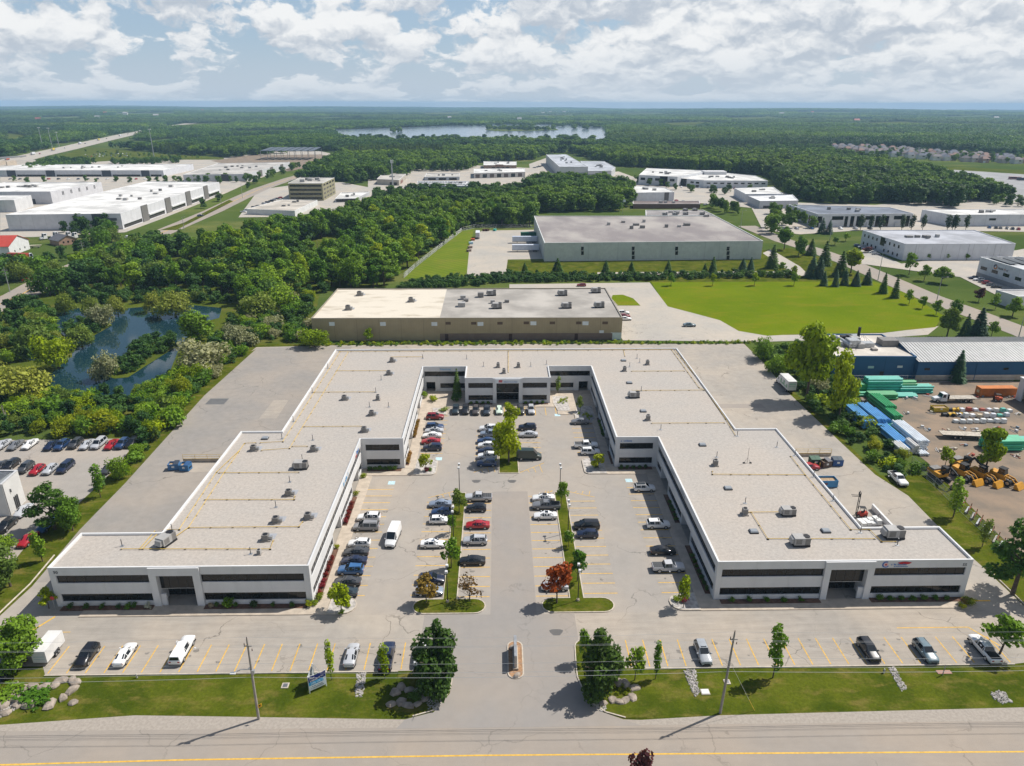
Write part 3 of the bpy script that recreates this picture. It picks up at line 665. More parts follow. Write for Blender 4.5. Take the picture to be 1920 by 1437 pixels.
WH = {'sedan':(1.40,-1.42,.33,.80),'hatch':(1.28,-1.28,.32,.77),'suv':(1.38,-1.38,.37,.82),'minivan':(1.52,-1.55,.35,.85),'van':(1.95,-1.85,.38,.86),'pickup':(1.75,-1.75,.41,.86)}
def section(s):
    x, zb, zl, zt, wb, wt = s
    h = [(wb*.90,zb),(wb,zb+(zl-zb)*.5),(wb*.975,zl),(wt,zt),(wt*.5,zt+.035)]
    return [(x, w, z) for w, z in h] + [(x, -w, z) for w, z in reversed(h)]
CARM = {}
def car_meshes(ty):
    if ty in CARM: return CARM[ty]
    S = ST[ty]; c0, c1 = CAB[ty]; secs = [section(s) for s in S]; n = 10
    b = MB()
    for s in secs: b.v += s
    for i in range(len(S)-1):
        for j in range(n):
            j2 = (j+1) % n; b.f.append((i*n+j, (i+1)*n+j, (i+1)*n+j2, i*n+j2)); b.m.append(0)
    b.f.append(tuple(range(n))); b.m.append(0); k = (len(S)-1)*n; b.f.append(tuple(k+j for j in reversed(range(n)))); b.m.append(0)
    if ty == 'pickup':
        b.box(-2.82, -.84, 1.10, -2.74, .84, 1.17); b.box(-2.74, .80, 1.10, -1.05, .88, 1.17); b.box(-2.74, -.88, 1.10, -1.05, -.80, 1.17)
    body = b.mesh('body', M['paint'], 32)
    def pane(q, ins=.1, off=.014):
        q = [Vector(p) for p in q]; c = sum(q, Vector())/4; no = (q[1]-q[0]).cross(q[3]-q[0]); no.normalize()
        if no.dot(c - Vector((0,0,.7))) < 0: no = -no; q = q[::-1]
        return [p.lerp(c, ins) + no*off for p in q]
    g = {}
    a, d = secs[c1-1], secs[c1]; g['windshield'] = [MB().face(pane([a[3], a[6], d[6], d[3]], .07, .03))]
    a, d = secs[c0], secs[c0+1]
    if ty != 'van': g['rear_window'] = [MB().face(pane([a[3], a[6], d[6], d[3]], .09, .03))]
    sw = []
    for side in (0, 1):
        mb = MB()
        for i in range(c0, c1):
            a, d = secs[i], secs[i+1]; j, k = (2, 3) if side == 0 else (7, 6)
            split = 2 if (S[i+1][0]-S[i][0]) > 1.3 else 1
            for q in range(split):
                A = [Vector(a[m]).lerp(Vector(d[m]), q/split) for m in (j, k)]; B = [Vector(a[m]).lerp(Vector(d[m]), (q+1)/split) for m in (j, k)]
                mb.face(pane([A[0], B[0], B[1], A[1]], .11))
        sw.append(mb)
    g['side_window'] = sw
    glass = [(nm, mb.mesh(nm, M['carglass'])) for nm, L in g.items() for mb in L]
    f, r, rad, wy = WH[ty]
    w = MB(); w.tube([(0,-.12,0),(0,.12,0)], rad, 14); wheel = w.mesh('wheel', M['black'], 40)
    w = MB(); w.tube([(0,-.128,0),(0,.128,0)], rad*.64, 10); rim = w.mesh('rim', M['alloy'], 40)
    xf, zf = S[-2][0], S[-2][2]; xr, zr = S[1][0], S[1][2]
    hl = MB().hexa([(xf-.22,-.17,zf-.12),(xf+.03,-.17,zf-.14),(xf+.03,.17,zf-.14),(xf-.22,.17,zf-.12),(xf-.30,-.17,zf+.05),(xf-.04,-.15,zf+.03),(xf-.04,.15,zf+.03),(xf-.30,.17,zf+.05)]).mesh('headlight', M['chrome'])
    tl = MB().box(xr-.07,-.15,zr-.22,xr+.12,.15,zr-.02).mesh('tail_light', M['redlamp'])
    gr = MB().box(S[-1][0]-.06,-.42,.42,S[-1][0]+.012,.42,.60).mesh('grille', M['black'])
    pl = MB().box(S[0][0]-.02,-.26,.52,S[0][0]+.05,.26,.66).mesh('number_plate', M['coping'])
    tm = MB(); wv = max(q[4] for q in S)*.945; tm.box(S[1][0]+.05,-wv,.20,S[-2][0]-.02,wv,.36)
    mi = MB().box(-.09,-.12,-.07,.09,.12,.07).mesh('wing_mirror', M['paint'])
    ex = {}
    ex['sunroof'] = MB().hexa([(-.55,-.42,S[3][3]-.02),(.1,-.42,S[4][3]-.03),(.1,.42,S[4][3]-.03),(-.55,.42,S[3][3]-.02),(-.55,-.42,S[3][3]+.052),(.1,-.42,S[4][3]+.048),(.1,.42,S[4][3]+.048),(-.55,.42,S[3][3]+.052)]).mesh('sunroof', M['carglass'])
    ex['roof'] = MB().hexa([(S[3][0]+.08,-.52,S[3][3]),(S[4][0]-.02,-.54,S[4][3]-.02),(S[4][0]-.02,.54,S[4][3]-.02),(S[3][0]+.08,.52,S[3][3]),(S[3][0]+.08,-.5,S[3][3]+.055),(S[4][0]-.02,-.52,S[4][3]+.05),(S[4][0]-.02,.52,S[4][3]+.05),(S[3][0]+.08,.5,S[3][3]+.055)]).mesh('roof_panel', M['carglass'])
    if ty == 'pickup':
        ex['bed'] = MB().box(-2.74,-.80,1.08,-1.06,.80,1.162).mesh('bed_liner', M['black'])
        tc = MB()
        for k in range(4): tc.box(-2.78+.44*k,-.84,1.10,-2.36+.44*k,.84,1.19)
        ex['cover'] = tc.mesh('bed_cover', paintm((.07,.072,.075), .6))
        ex['cap'] = MB().hexa([(-2.84,-.90,1.1),(-.75,-.90,1.1),(-.75,.90,1.1),(-2.84,.90,1.1),(-2.70,-.68,1.78),(-.75,-.68,1.80),(-.75,.68,1.80),(-2.70,.68,1.78)]).mesh('bed_cap', M['paint'])
        ex['capwin'] = MB().face([(-2.835,.72,1.22),(-2.835,-.72,1.22),(-2.745,-.6,1.66),(-2.745,.6,1.66)]).mesh('cap_window', M['carglass'])
    rr = MB(); [rr.box(S[3][0]+.1, s*.5-.02, S[3][3]+.0, S[4][0]-.1, s*.5+.02, S[3][3]+.075) for s in (-1, 1)]
    ex['rails'] = rr.mesh('roof_rails', M['darkmetal'])
    CARM[ty] = dict(body=body, glass=glass, wheel=wheel, rim=rim, hl=hl, tl=tl, gr=gr, tm=tm.mesh('lower_trim', M['black']), pl=pl, mi=mi, ex=ex); return CARM[ty]
CC = dict(white=(.80,.80,.79), black=(.010,.010,.012), navy=(.010,.018,.05), blue=(.035,.11,.27), dblue=(.02,.05,.13), red=(.36,.012,.02), dred=(.25,.01,.015), silver=(.46,.47,.49), grey=(.17,.175,.185), dgrey=(.05,.052,.056), teal=(.02,.035,.045), bluegrey=(.23,.28,.36), green=(.012,.03,.024), mint=(.62,.74,.62), tealgrey=(.13,.19,.22))
HD = {'R': 0.0, 'B': pi/2, 'L': pi, 'F': -pi/2}
CN = {'sedan':'parked_sedan','hatch':'parked_hatchback','suv':'parked_suv','minivan':'parked_minivan','van':'cargo_van','pickup':'pickup_truck'}
CK = {'sedan':'car','hatch':'car','suv':'car','minivan':'minivan','van':'van','pickup':'pickup truck'}
def car(px, py, ty, col, hd, label, group=None, ex=(), s=1.0, full=True, pt=None, z=0.0, name=None):
    g = pt if pt is not None else G(px, py, .7 if ty != 'van' else 1.2)
    rz = HD[hd] if isinstance(hd, str) else radians(hd)
    o = thing(name or CN[ty], label, CK[ty], (g.x if pt is None else pt[0], g.y if pt is None else pt[1], z+.018), rz, group, s if s != 1 else None)
    m = car_meshes(ty); c = CC[col] if isinstance(col, str) else col
    link('body', m['body'], o, color=c)
    for nm, me in m['glass']: link(nm, me, o)
    f, r, rad, wy = WH[ty]
    for x in (f, r):
        for sgn in (-1, 1):
            w = link('wheel', m['wheel'], o, (x, sgn*wy, rad))
            if full: link('rim', m['rim'], w)
    S = ST[ty]
    if full:
        for sgn in (-1, 1):
            link('headlight', m['hl'], o, (0, sgn*.58, 0)); link('tail_light', m['tl'], o, (0, sgn*.64, 0))
            link('wing_mirror', m['mi'], o, (S[CAB[ty][1]][0]-.28, sgn*(S[4][4]+.1), S[4][2]+.06), color=c)
        link('grille', m['gr'], o); link('lower_trim', m['tm'], o); link('number_plate', m['pl'], o)
    if ty == 'pickup' and not ex: ex = ('bed',)
    for e in ex: link(m['ex'][e].name.split('.')[0], m['ex'][e], o, color=c)
    return o
CARS = [
# west inner wall, upper rows
(815.7,781,'suv','dred','R','dark red SUV at the head of the upper west row by the shrub bed',('rails',)),
(815,800,'suv','dblue','R','dark blue SUV nose-out, next below the dark red SUV',()),
(814,807,'sedan','silver','L','silver car squeezed between the dark blue SUV and a white sedan',('sunroof',)),
(810,816,'sedan','white','L','white sedan just above the bright red sedan in the upper west row',()),
(808,827,'sedan','red','L','bright red sedan between a white sedan and a navy SUV',()),
(811,838.7,'suv','navy','L','navy SUV at the near end of the upper west row',()),
# west inner wall, lower row
(691.7,970,'suv','white','L','white SUV with dark sunroof beside the silver-grey minivan',('sunroof',)),
(686.7,986.5,'minivan',(.26,.26,.265),'L','silver-grey minivan parked at the west walk',('rails',)),
(674,1018,'hatch','white','L','white hatchback at the west walk, near the aisle with the white van',()),
(668,1034,'sedan','dgrey','L','charcoal sedan tucked against the white hatchback',()),
(664,1050.5,'sedan','navy','L','deep navy sedan above the bright blue SUV',()),
(658,1068,'suv',(.04,.13,.30),'L','bright blue SUV with roof rails in the lower west row',('rails',)),
(651.6,1090,'sedan','dgrey','L','dark grey sedan just above the car under the corner tree',()),
(645,1110,'sedan','teal','L','dark teal sedan half hidden by the corner tree',()),
# west island, both sides
(825.7,944,'sedan','bluegrey','L','pale blue-grey sedan at the top west side of the west grass island',()),
(828,959.5,'hatch','dblue','L','mid-blue hatchback between the blue-grey sedan and a white hatchback',()),
(824.5,974.5,'hatch','white','R','white hatchback with open sunroof left of the west island lamp post',('sunroof',)),
(812,1019,'sedan','white','R','lone white sedan facing the west grass island',()),
(809,1086,'suv','navy','R','navy SUV above the dark shade tree on the west island',()),
(805,1107,'sedan','bluegrey','R','blue-grey sedan hidden behind the dark shade tree',()),
(897,932.5,'pickup','silver','L','silver crew-cab pickup with grey bed cover east of the west island',('cover',)),
(893,952,'hatch','black','L','black hatchback just below the silver pickup',()),
(895.8,983.5,'sedan','red','L','red sedan alone east of the west island',()),
(891,1013,'suv','silver','L','silver crossover between the red sedan and the black sedan',('rails',)),
(886,1050.5,'sedan','black','L','black sedan nearest the bare-branched tree',()),
# centre island west side
(915.5,803,'suv','white','L','white SUV at the far end of the row west of the big court tree',('sunroof',)),
(917.5,813,'suv','bluegrey','L','blue-grey SUV second from the far end beside the big court tree',()),
(912.5,826,'sedan','dblue','L','dark blue sedan third in the row beside the big court tree',()),
(912,834.5,'hatch','white','L','white hatchback fourth in the row beside the big court tree',()),
(914,845,'sedan','navy','L','navy car in shade fifth in the row beside the big court tree',()),
(914,855,'suv','white','L','white crossover sixth in the row beside the big court tree',('sunroof',)),
(913,868,'suv','dblue','L','dusty blue SUV at the near end of the row beside the big court tree',()),
# centre island east side
(989,801,'suv','navy','L','black boxy SUV east of the big court tree, above the grey sedan',('rails',)),
(991,814,'sedan','silver','L','silver-grey sedan east of the big court tree',()),
(992,852,'van','green','R','dark green cargo van half under the big court tree',()),
# back row facing the camera
(854.5,768.5,'suv','teal','F','teal-black SUV first in the back row by the shrub bed',()),
(872.8,768.5,'suv','black','F','black SUV with silver roof rails second in the back row',('rails',)),
(892,769.5,'suv',(.07,.06,.055),'F','dark brown SUV third in the back row',()),
(912.6,770,'suv',(.03,.04,.055),'F','charcoal blue SUV fourth in the back row',()),
(936,769,'hatch','mint','F','pale mint car in the back row behind the tree',()),
(976,769,'suv','dgrey','F','dark grey SUV in the back row right of the tree, next to a silver one',()),
(996,768.5,'suv','silver','F','silver SUV last in the back row',('sunroof',)),
# east inner wall
(1088,790,'sedan','grey','L','grey sedan parked by the stone planter, half in wall shade',()),
(1099,834.5,'pickup','white','R','white pickup beside a white SUV by the east planter',('cover',)),
(1107,846.5,'suv','white','R','white SUV in front of the white pickup by the east planter',('rails',)),
(1208,914.5,'suv','white','R','white SUV with black roof at the top of the lower east row',('roof',)),
(1234,982.5,'suv','white','R','white SUV with small sunroof midway down the lower east row',('sunroof',)),
(1243,1031.5,'sedan','black','R','black sedan with sunlit windshield in the lower east row',()),
(1253,1063,'pickup',(.52,.52,.53),'R','silver-white pickup with grey bed cover at the near end of the east row',('cover',)),
# east island
(1019,932.8,'sedan','white','L','white sedan with black roof at the top of the east island',('roof',)),
(1024,947.5,'pickup','grey','L','grey crew-cab pickup with open bed between two white sedans',('bed',)),
(1022.6,966,'sedan','white','L','white sedan just below the grey pickup by the east island',('sunroof',)),
(1040,1098,'sedan','silver','L','silver car under the rust-red tree',()),
(1100,984.5,'minivan','black','L','black minivan east of the east island',()),
(1101.5,1000.5,'hatch','navy','L','black compact SUV in front of the black minivan',()),
# front lot
(162.8,1228.5,'suv','black','F','black SUV nose to the street beside the white box trailer',('rails',)),
(234,1226,'sedan','white','B','white sedan parked beside the black SUV in the front lot',()),
(659,1227,'sedan','silver','B','silver sedan by the slim columnar tree near the lease sign',()),
(725.5,1231,'pickup','navy','B','dark blue pickup behind the slim columnar tree',('bed',)),
(789,1226,'sedan','white','B','white car hidden behind the big maple at the drive entrance',()),
(1318,1223,'suv',(.34,.36,.38),'F','silver SUV with panoramic roof beside the utility pole',('sunroof',)),
(1629,1218,'suv','black','F','black SUV facing the street by the stone swale',('rails',)),
(1735.6,1220.5,'suv','tealgrey','F','steel-blue SUV between the black SUV and the white pickup',('rails',)),
(1846,1216.5,'pickup','white','B','white pickup with open bed at the east end of the front lot',('bed',)),
# service yard east
(1684,897.5,'pickup','white','F','white single-cab pickup parked on the grass edge of the east yard',('bed',)),
# tan warehouse lot
(Z(R7,835,345)[0],Z(R7,835,345)[1],'suv','white','R','white SUV beside the tan warehouse corner, rear one of three',()),
(Z(R7,840,368)[0],Z(R7,840,368)[1],'sedan','dred','R','dark red car between two white cars at the tan warehouse',()),
(Z(R7,848,388)[0],Z(R7,848,388)[1],'sedan','white','R','white sedan nearest of the three at the tan warehouse',()),
(Z(R7,1328,435)[0],Z(R7,1328,435)[1],'sedan','tealgrey','R','grey-green sedan alone in the tan warehouse lot',()),
(Z(R7,520,137)[0],Z(R7,520,137)[1],'hatch','dred','L','small red car behind the tan warehouse',()),
]
for c in CARS: car(*c[:6], ex=c[6], group='vehicles in the office lots' if c[1] > 760 else 'cars at the tan warehouse')
# pickup with white cap and open door
pc = car(342, 1218.5, 'pickup', 'white', 'B', 'white pickup with bed cap and its driver door open', 'vehicles in the office lots', ('cap','capwin'))
MB().hexa([(.5,1.0,.55),(1.2,1.0,.55),(1.2,1.06,.55),(.5,1.06,.55),(.5,1.0,1.65),(.95,1.0,1.65),(.95,1.06,1.65),(.5,1.06,1.65)]).build('door', paintm((.7,.7,.7), .4), pc, shift=False).rotation_euler = (0,0,0)
pc.children[-1].location = (.75, 1.0, 0); pc.children[-1].rotation_euler = (0,0,radians(62)); pc.children[-1].data.transform(Matrix.Translation((-1.2,-1.0,0)))
# van in the aisle
vn = car(737, 1003, 'van', 'white', -96, 'white cargo van driving down the west aisle', 'vehicles in the office lots')
# neighbours' lot west
W = 'cars in the lot west of the service yard'
LOT = [((5,833),'sedan','silver'),((29,834),'sedan','grey'),((56,832.5),'sedan','white'),((96,834.5),'sedan','navy'),((116,834.5),'suv','dblue'),((141.5,831.5),'suv','dgrey'),((163,833),'sedan','silver'),((185,831.5),'minivan','silver'),((209,833),'sedan','red'),((229,832),'suv','dblue'),((248,830),'suv','black'),
 ((2,873),'sedan','dgrey'),((21,871.5),'suv','black'),((47.6,876.5),'suv','dgrey'),((69.6,880.5),'hatch','red'),((94,879.5),'hatch','silver'),((122.7,875.5),'minivan','navy')]
LL = ['silver-blue sedan at the photo edge, far row of the west lot','grey sedan left of the white coupe in the far row','white coupe in the far row of the west lot','navy sedan right of the gap in the far row','blue-grey SUV between navy sedan and dark grey SUV','dark grey SUV next to the silver sedan in the far row','silver sedan beside the silver minivan in the far row','silver minivan beside the red coupe in the far row','red coupe in the far row of the west lot','dark blue SUV right of the red coupe','black SUV at the end of the far row by the bushes',
 'dark grey sedan at the photo edge, near row of the west lot','black SUV second in the near row of the west lot','charcoal SUV left of the small red car','small red car in the near row of the west lot','silver hatchback right of the small red car','navy minivan last in the near row of the west lot']
for (p, ty, co), la in zip(LOT, LL): car(p[0], p[1], ty, co, 'F', la, W)
car(43.8,957,'sedan','silver','F','silver sedan beside the white metal building', W); car(12,985,'suv','black','F','black SUV below the white metal building', W)
car(86,984,'sedan','blue','F','blue sedan under the dark pine', W); car(52,1011,'sedan','red','F','red sedan under the slim young tree', W); car(203,878,'sedan','dgrey','F','dark car half hidden behind the roadside bush', W)
car(8,1254,'sedan','navy','F','dark car at the photo edge under the west corner tree', 'vehicles in the office lots')

def lbox(mb, x0, y0, z0, x1, y1, z1, m=0): mb.box(x0, y0, z0, x1, y1, z1, m); return mb
def part(par, name, mat, *boxes):
    mb = MB()
    for b in boxes: mb.box(*b)
    return mb.build(name, mat, par, shift=False)
def wheels(o, xs, y, r=.48, w=.28):
    if ('w', r, w) not in CARM:
        CARM[('w', r, w)] = (MB().tube([(0,-w/2,0),(0,w/2,0)], r, 14).mesh('wheel', M['black'], 40), MB().tube([(0,-w/2-.012,0),(0,w/2+.012,0)], r*.5, 10).mesh('rim', M['alloy'], 40))
    for x in xs:
        for s in (-1, 1): wl = link('wheel', CARM[('w', r, w)][0], o, (x, s*y, r)); link('rim', CARM[('w', r, w)][1], wl)
def cabm(par, col, x0, L=2.1, w=1.1, h=2.4, hood=1.2):
    """truck cab: a hood and a cab with sloped windshield"""
    mb = MB(); c = paintm(col, .4)
    mb.hexa([(x0,-w,.5),(x0+L,-w,.5),(x0+L,w,.5),(x0,w,.5),(x0,-w*.9,h),(x0+L-.6,-w*.9,h),(x0+L-.6,w*.9,h),(x0,w*.9,h)])
    if hood: mb.hexa([(x0+L,-w*.85,.5),(x0+L+hood,-w*.7,.5),(x0+L+hood,w*.7,.5),(x0+L,w*.85,.5),(x0+L-.15,-w*.75,1.55),(x0+L+hood-.1,-w*.62,1.3),(x0+L+hood-.1,w*.62,1.3),(x0+L-.15,w*.75,1.55)])
    mb.build('cab', c, par, shift=False)
    zb = 1.6; f = (h-zb)/(h-.5); xb = x0+L-.6*((zb-.5)/(h-.5))
    MB().face([(xb+.02,-w*.82,zb),(xb+.02,w*.82,zb),(x0+L-.54,w*.78,h-.12),(x0+L-.54,-w*.78,h-.12)]).build('windshield', M['carglass'], par, shift=False)
    for s in (-1, 1): MB().face([(x0+.5,s*(w*.945+.01),1.55),(xb-.15,s*(w*.945+.01),1.55),(x0+L-.75,s*(w*.91+.01),h-.15),(x0+.5,s*(w*.91+.01),h-.15)][::s]).build('side_window', M['carglass'], par, shift=False)
    for s in (-1, 1): part(par, 'headlight', M['chrome'], (x0+L+hood-.12, s*w*.5-.14, .8, x0+L+hood+.02, s*w*.5+.14, 1.05))
g = G(*Z((1440,500),150,935))
bt = thing('box_truck', 'white box truck with green lettering parked along the east yard trees', 'truck', (g.x+.2, g.y+2.6, .02), HD['B'])
part(bt, 'cargo_box', paintm((.60,.60,.58), .6, .1), (-4.4,-1.25,1.05,2.4,1.25,3.75)); part(bt, 'chassis', M['darkmetal'], (-4.4,-.5,.55,3.4,.5,1.04)); cabm(bt, (.6,.6,.6), 2.55, 1.8, 1.05, 2.5, 1.1); wheels(bt, (-2.9, 4.4), .95, .46)
gm = MB()
for k in range(5): gm.box(-3.9+1.1*k, 1.252, 1.6+.15*(k % 2), -3.2+1.1*k, 1.27, 2.6+.2*(k % 3)) if k % 2 == 0 else gm.box(-3.9+1.1*k, 1.252, 1.5, -3.1+1.1*k, 1.27, 1.95)
gm.build('lettering', paintm((.10,.30,.14)), bt, shift=False)
part(bt, 'rear_door', paintm((.52,.55,.52)), (-4.43,-1.1,1.15,-4.405,1.1,3.6)); part(bt, 'door_stripe', paintm((.30,.48,.36)), (-4.45,-.95,2.7,-4.432,.95,3.1), (-4.45,-.95,2.1,-4.432,.95,2.3))
# white box trailer at the west end of the front lot
g = G(76, 1246)
tr = thing('box_trailer', 'white enclosed trailer at the west end of the front lot', 'trailer', (g.x+.3, g.y+2.0, .02), HD['F'])
part(tr, 'cargo_box', paintm((.66,.65,.63), .5), (-2.3,-1.05,.55,2.3,1.05,2.6)); part(tr, 'fender', M['darkmetal'], (-.6,-1.2,.75,.6,-1.052,.9), (-.6,1.052,.75,.6,1.2,.9)); wheels(tr, (-.3, .35), 1.1, .34, .2); part(tr, 'coupling', M['darkmetal'], (-3.4,-.06,.45,-2.3,.06,.54))
part(tr, 'rear_door', paintm((.55,.56,.58)), (2.302,-.95,.62,2.33,.95,2.5)); part(tr, 'door_stripe', paintm((.25,.4,.45)), (2.332,-.8,1.6,2.345,.8,1.7), (2.332,-.8,1.2,2.345,.8,1.27))
# dumpsters
def dumpster(px, py, col, label, rz=0, w=2.3, d=1.7, h=1.55, lid=None, pt=None, open_=False):
    g = pt or G(px, py, .0); o = thing('dumpster', label, 'dumpster', (g[0], g[1], .02), rz, 'waste containers'); m = paintm(col, .6, .15)
    mb = MB(); t = .06; e = .25
    for (x0,y0,x1,y1) in ((-w/2,-d/2,w/2,-d/2+t),(-w/2,d/2-t,w/2,d/2),(-w/2,-d/2+t,-w/2+t,d/2-t),(w/2-t,-d/2+t,w/2,d/2-t)): mb.box(x0,y0,.12,x1,y1,h - (0 if y0 > 0 else e*.0))
    mb.box(-w/2,-d/2,.08,w/2,d/2,.12); mb.build('bin_body', m, o, shift=False)
    part(o, 'rim', m, (-w/2-.05,-d/2-.05,h-.1,w/2+.05,-d/2-.001,h), (-w/2-.05,d/2+.001,h-.1,w/2+.05,d/2+.05,h))
    part(o, 'fork_pocket', M['darkmetal'], (-w/2-.14,-d*.3,.7,-w/2-.002,d*.3,.9), (w/2+.002,-d*.3,.7,w/2+.14,d*.3,.9))
    if lid:
        ml = paintm(lid, .5)
        for s in ((-1, 1) if not open_ else (1,)): MB().hexa([(min(0,s*w/2)+.02,-d/2,h-.01),(max(0,s*w/2)-.02,-d/2,h-.01),(max(0,s*w/2)-.02,d/2,h+.2),(min(0,s*w/2)+.02,d/2,h+.2),(min(0,s*w/2)+.02,-d/2,h+.05),(max(0,s*w/2)-.02,-d/2,h+.05),(max(0,s*w/2)-.02,d/2,h+.27),(min(0,s*w/2)+.02,d/2,h+.27)]).build('lid', ml, o, shift=False)
    part(o, 'contents', paintm((.35,.25,.15), .9, .3, 4), (-w/2+t,-d/2+t,.13,w/2-t,d/2-t,h*.75)); part(o, 'notice', M['coping'], (-.3,-d/2-.02,.7,.3,-d/2-.001,1.15)); return o
dumpster(*Z(R1b,1308,398),(.06,.16,.33),'blue dumpster nearer the grass of the pair in the west yard', .1, lid=(.05,.06,.08), open_=True)
dumpster(*Z(R1b,1392,404),(.05,.17,.36),'blue dumpster next to the loading ramp of the west yard', -.12, lid=(.04,.1,.22), open_=True)
dumpster(*Z(R4b,345,362),(.02,.06,.04),'green lidded dumpster beside the east roof edge', .0, lid=(.06,.12,.08))
dumpster(*Z(R4b,425,378),(.09,.06,.05),'brown open dumpster between the green and blue ones', .25, lid=(.12,.12,.13), open_=True)
dumpster(*Z(R4b,512,366),(.03,.08,.22),'navy dumpster with grey lid at the end of the yard row', -.05, lid=(.06,.08,.1))
bn = dumpster(*Z(R4b,415,520),(.05,.20,.40),'large open rusty blue skip bin against the east roof edge', .0, w=5.2, d=2.2, h=1.7)
bn.children[-2].data.materials[0] = paintm((.16,.05,.03), .9, .2)
# loading ramps
def ramp(x0, x1, y0, label):
    o = thing('loading_ramp', label, 'ramp', ((x0+x1)/2, y0, 0))
    MB().box(x0, y0-.15, 0, x1, y0+.15, .9).build('retaining_wall', M['conc'], o)
    MB().sheet([(x0,y0-5),(x1,y0-5),(x1,y0-.16),(x0,y0-.16)], .02).build('ramp_floor', M['asphalt_yard'], o)
    for k in range(6): x = x0+(x1-x0)*k/5; MB().cyl((x, y0, .9), .04, 1.0, n=6).build('rail_post', M['gas'], o)
    for z in (1.4, 1.9): MB().tube([(x0,y0,z),(x1,y0,z)], .035, 5).build('rail', M['gas'], o)
    MB().box(x0, y0-.18, .8, x1, y0-.152, .95).build('edge_stripe', M['gas'], o)
a = G(*Z(R1b,1375,345)); ramp(a.x, -59.6, a.y, 'concrete loading ramp wall with yellow railing in the west yard')
a = G(*Z(R4b,250,320)); b = G(*Z(R4b,485,318)); ramp(64.8, b.x, b.y+1.2, 'loading ramp with yellow railing behind the east dumpsters')
for q, w_ in ((390, 'right of'), (352, 'left of')):
    g = G(*Z(R4b, q if q == 385 else q-5, 385)); o = thing('bollard', 'yellow steel bollard %s its twin before the green dumpster' % w_, 'bollard', (g.x, g.y, 0)); MB().cyl((0,0,0), .11, 1.1, n=8).build('post', M['gas'], o, shift=False); MB().cyl((0,0,1.1), .11, .06, .05, n=8).build('cap', M['gas'], o, shift=False)
g = G(*Z(R4b,330,398)); car(0,0,'hatch','red','R','red vehicle nose showing past the east roof edge', None, pt=(g.x-.6, g.y))
# forklift with raised mast
g = G(*Z(R4b,690,752)); fk = thing('forklift', 'red forklift with tall raised mast in the east yard', 'forklift', (g.x, g.y, .02), radians(170))
MB().hexa([(-1.1,-.55,.3),(.7,-.55,.3),(.7,.55,.3),(-1.1,.55,.3),(-1.2,-.5,1.15),(.2,-.5,.9),(.2,.5,.9),(-1.2,.5,1.15)]).build('body', paintm((.42,.05,.03), .5), fk, shift=False); part(fk, 'seat', M['black'], (-.5,-.25,1.0,-.05,.25,1.15), (-.6,-.25,1.1,-.48,.25,1.6))
mm = MB(); [mm.box(.78,s-.05,.15,.9,s+.05,5.6) for s in (-.38,.38)]; [mm.box(.8,-.33,z,.88,.33,z+.08) for z in (.6,2,3.4,4.9,5.5)]; mm.build('mast', M['darkmetal'], fk, shift=False)
part(fk, 'carriage', M['darkmetal'], (.92,-.5,4.6,1.0,.5,5.3)); part(fk, 'fork', M['darkmetal'], (1.0,-.35,4.6,2.4,-.22,4.66)); part(fk, 'fork', M['darkmetal'], (1.0,.22,4.6,2.4,.35,4.66)); wheels(fk, (.55,-.75), .5, .32, .22)
ov = MB(); [ov.tube([(x,y,.9),(x*.8,y*.9,2.1)], .035, 5) for x in (-.9,.5) for y in (-.5,.5)]; ov.box(-.75,-.48,2.08,.42,.48,2.13); ov.build('overhead_guard', M['darkmetal'], fk, shift=False)
g = G(*Z(R4b,755,805)); pl = thing('wrapped_pallets', 'white plastic-wrapped pallet load beside the forklift', 'pallet', (g.x, g.y, .02), .1)
r = random.Random(4); part(pl, 'pallet', M['wood'], (-2.2,-1.2,0,2.2,1.2,.14)); [part(pl, 'package', paintm((.68,.68,.66), .6), (-2.1+1.05*i,-1.1+1.1*j,.15,-1.15+1.05*i,-.1+1.1*j,.5+r.uniform(.1,.7))) for i in range(4) for j in range(2)]
g = G(*Z(R4b,818,805)); rk = thing('steel_cage', 'dark steel frame rack standing beside the wrapped pallets', 'rack', (g.x, g.y, .02), .5); [MB().tube(l, .035, 5).build('bar', M['darkmetal'], rk, shift=False) for l in ([(-.6,0,0),(-.6,0,1.6)],[(.6,0,0),(.6,0,1.6)],[(-.6,0,1.6),(0,0,2.2),(.6,0,1.6)],[(-.6,0,.3),(.6,0,.3)],[(0,0,.3),(0,0,2.2)])]
g = G(*Z(R4b,895,825)); wl = thing('retaining_wall', 'short white dock wall sticking out behind the east wing', 'wall', (g.x, g.y+1, 0)); MB().box(-.15,-4,0,.15,5.4,1.1).build('wall_body', M['white'], wl, shift=False); MB().box(-.2,-4.05,1.1,.2,5.45,1.2).build('wall_cap', M['coping'], wl, shift=False)
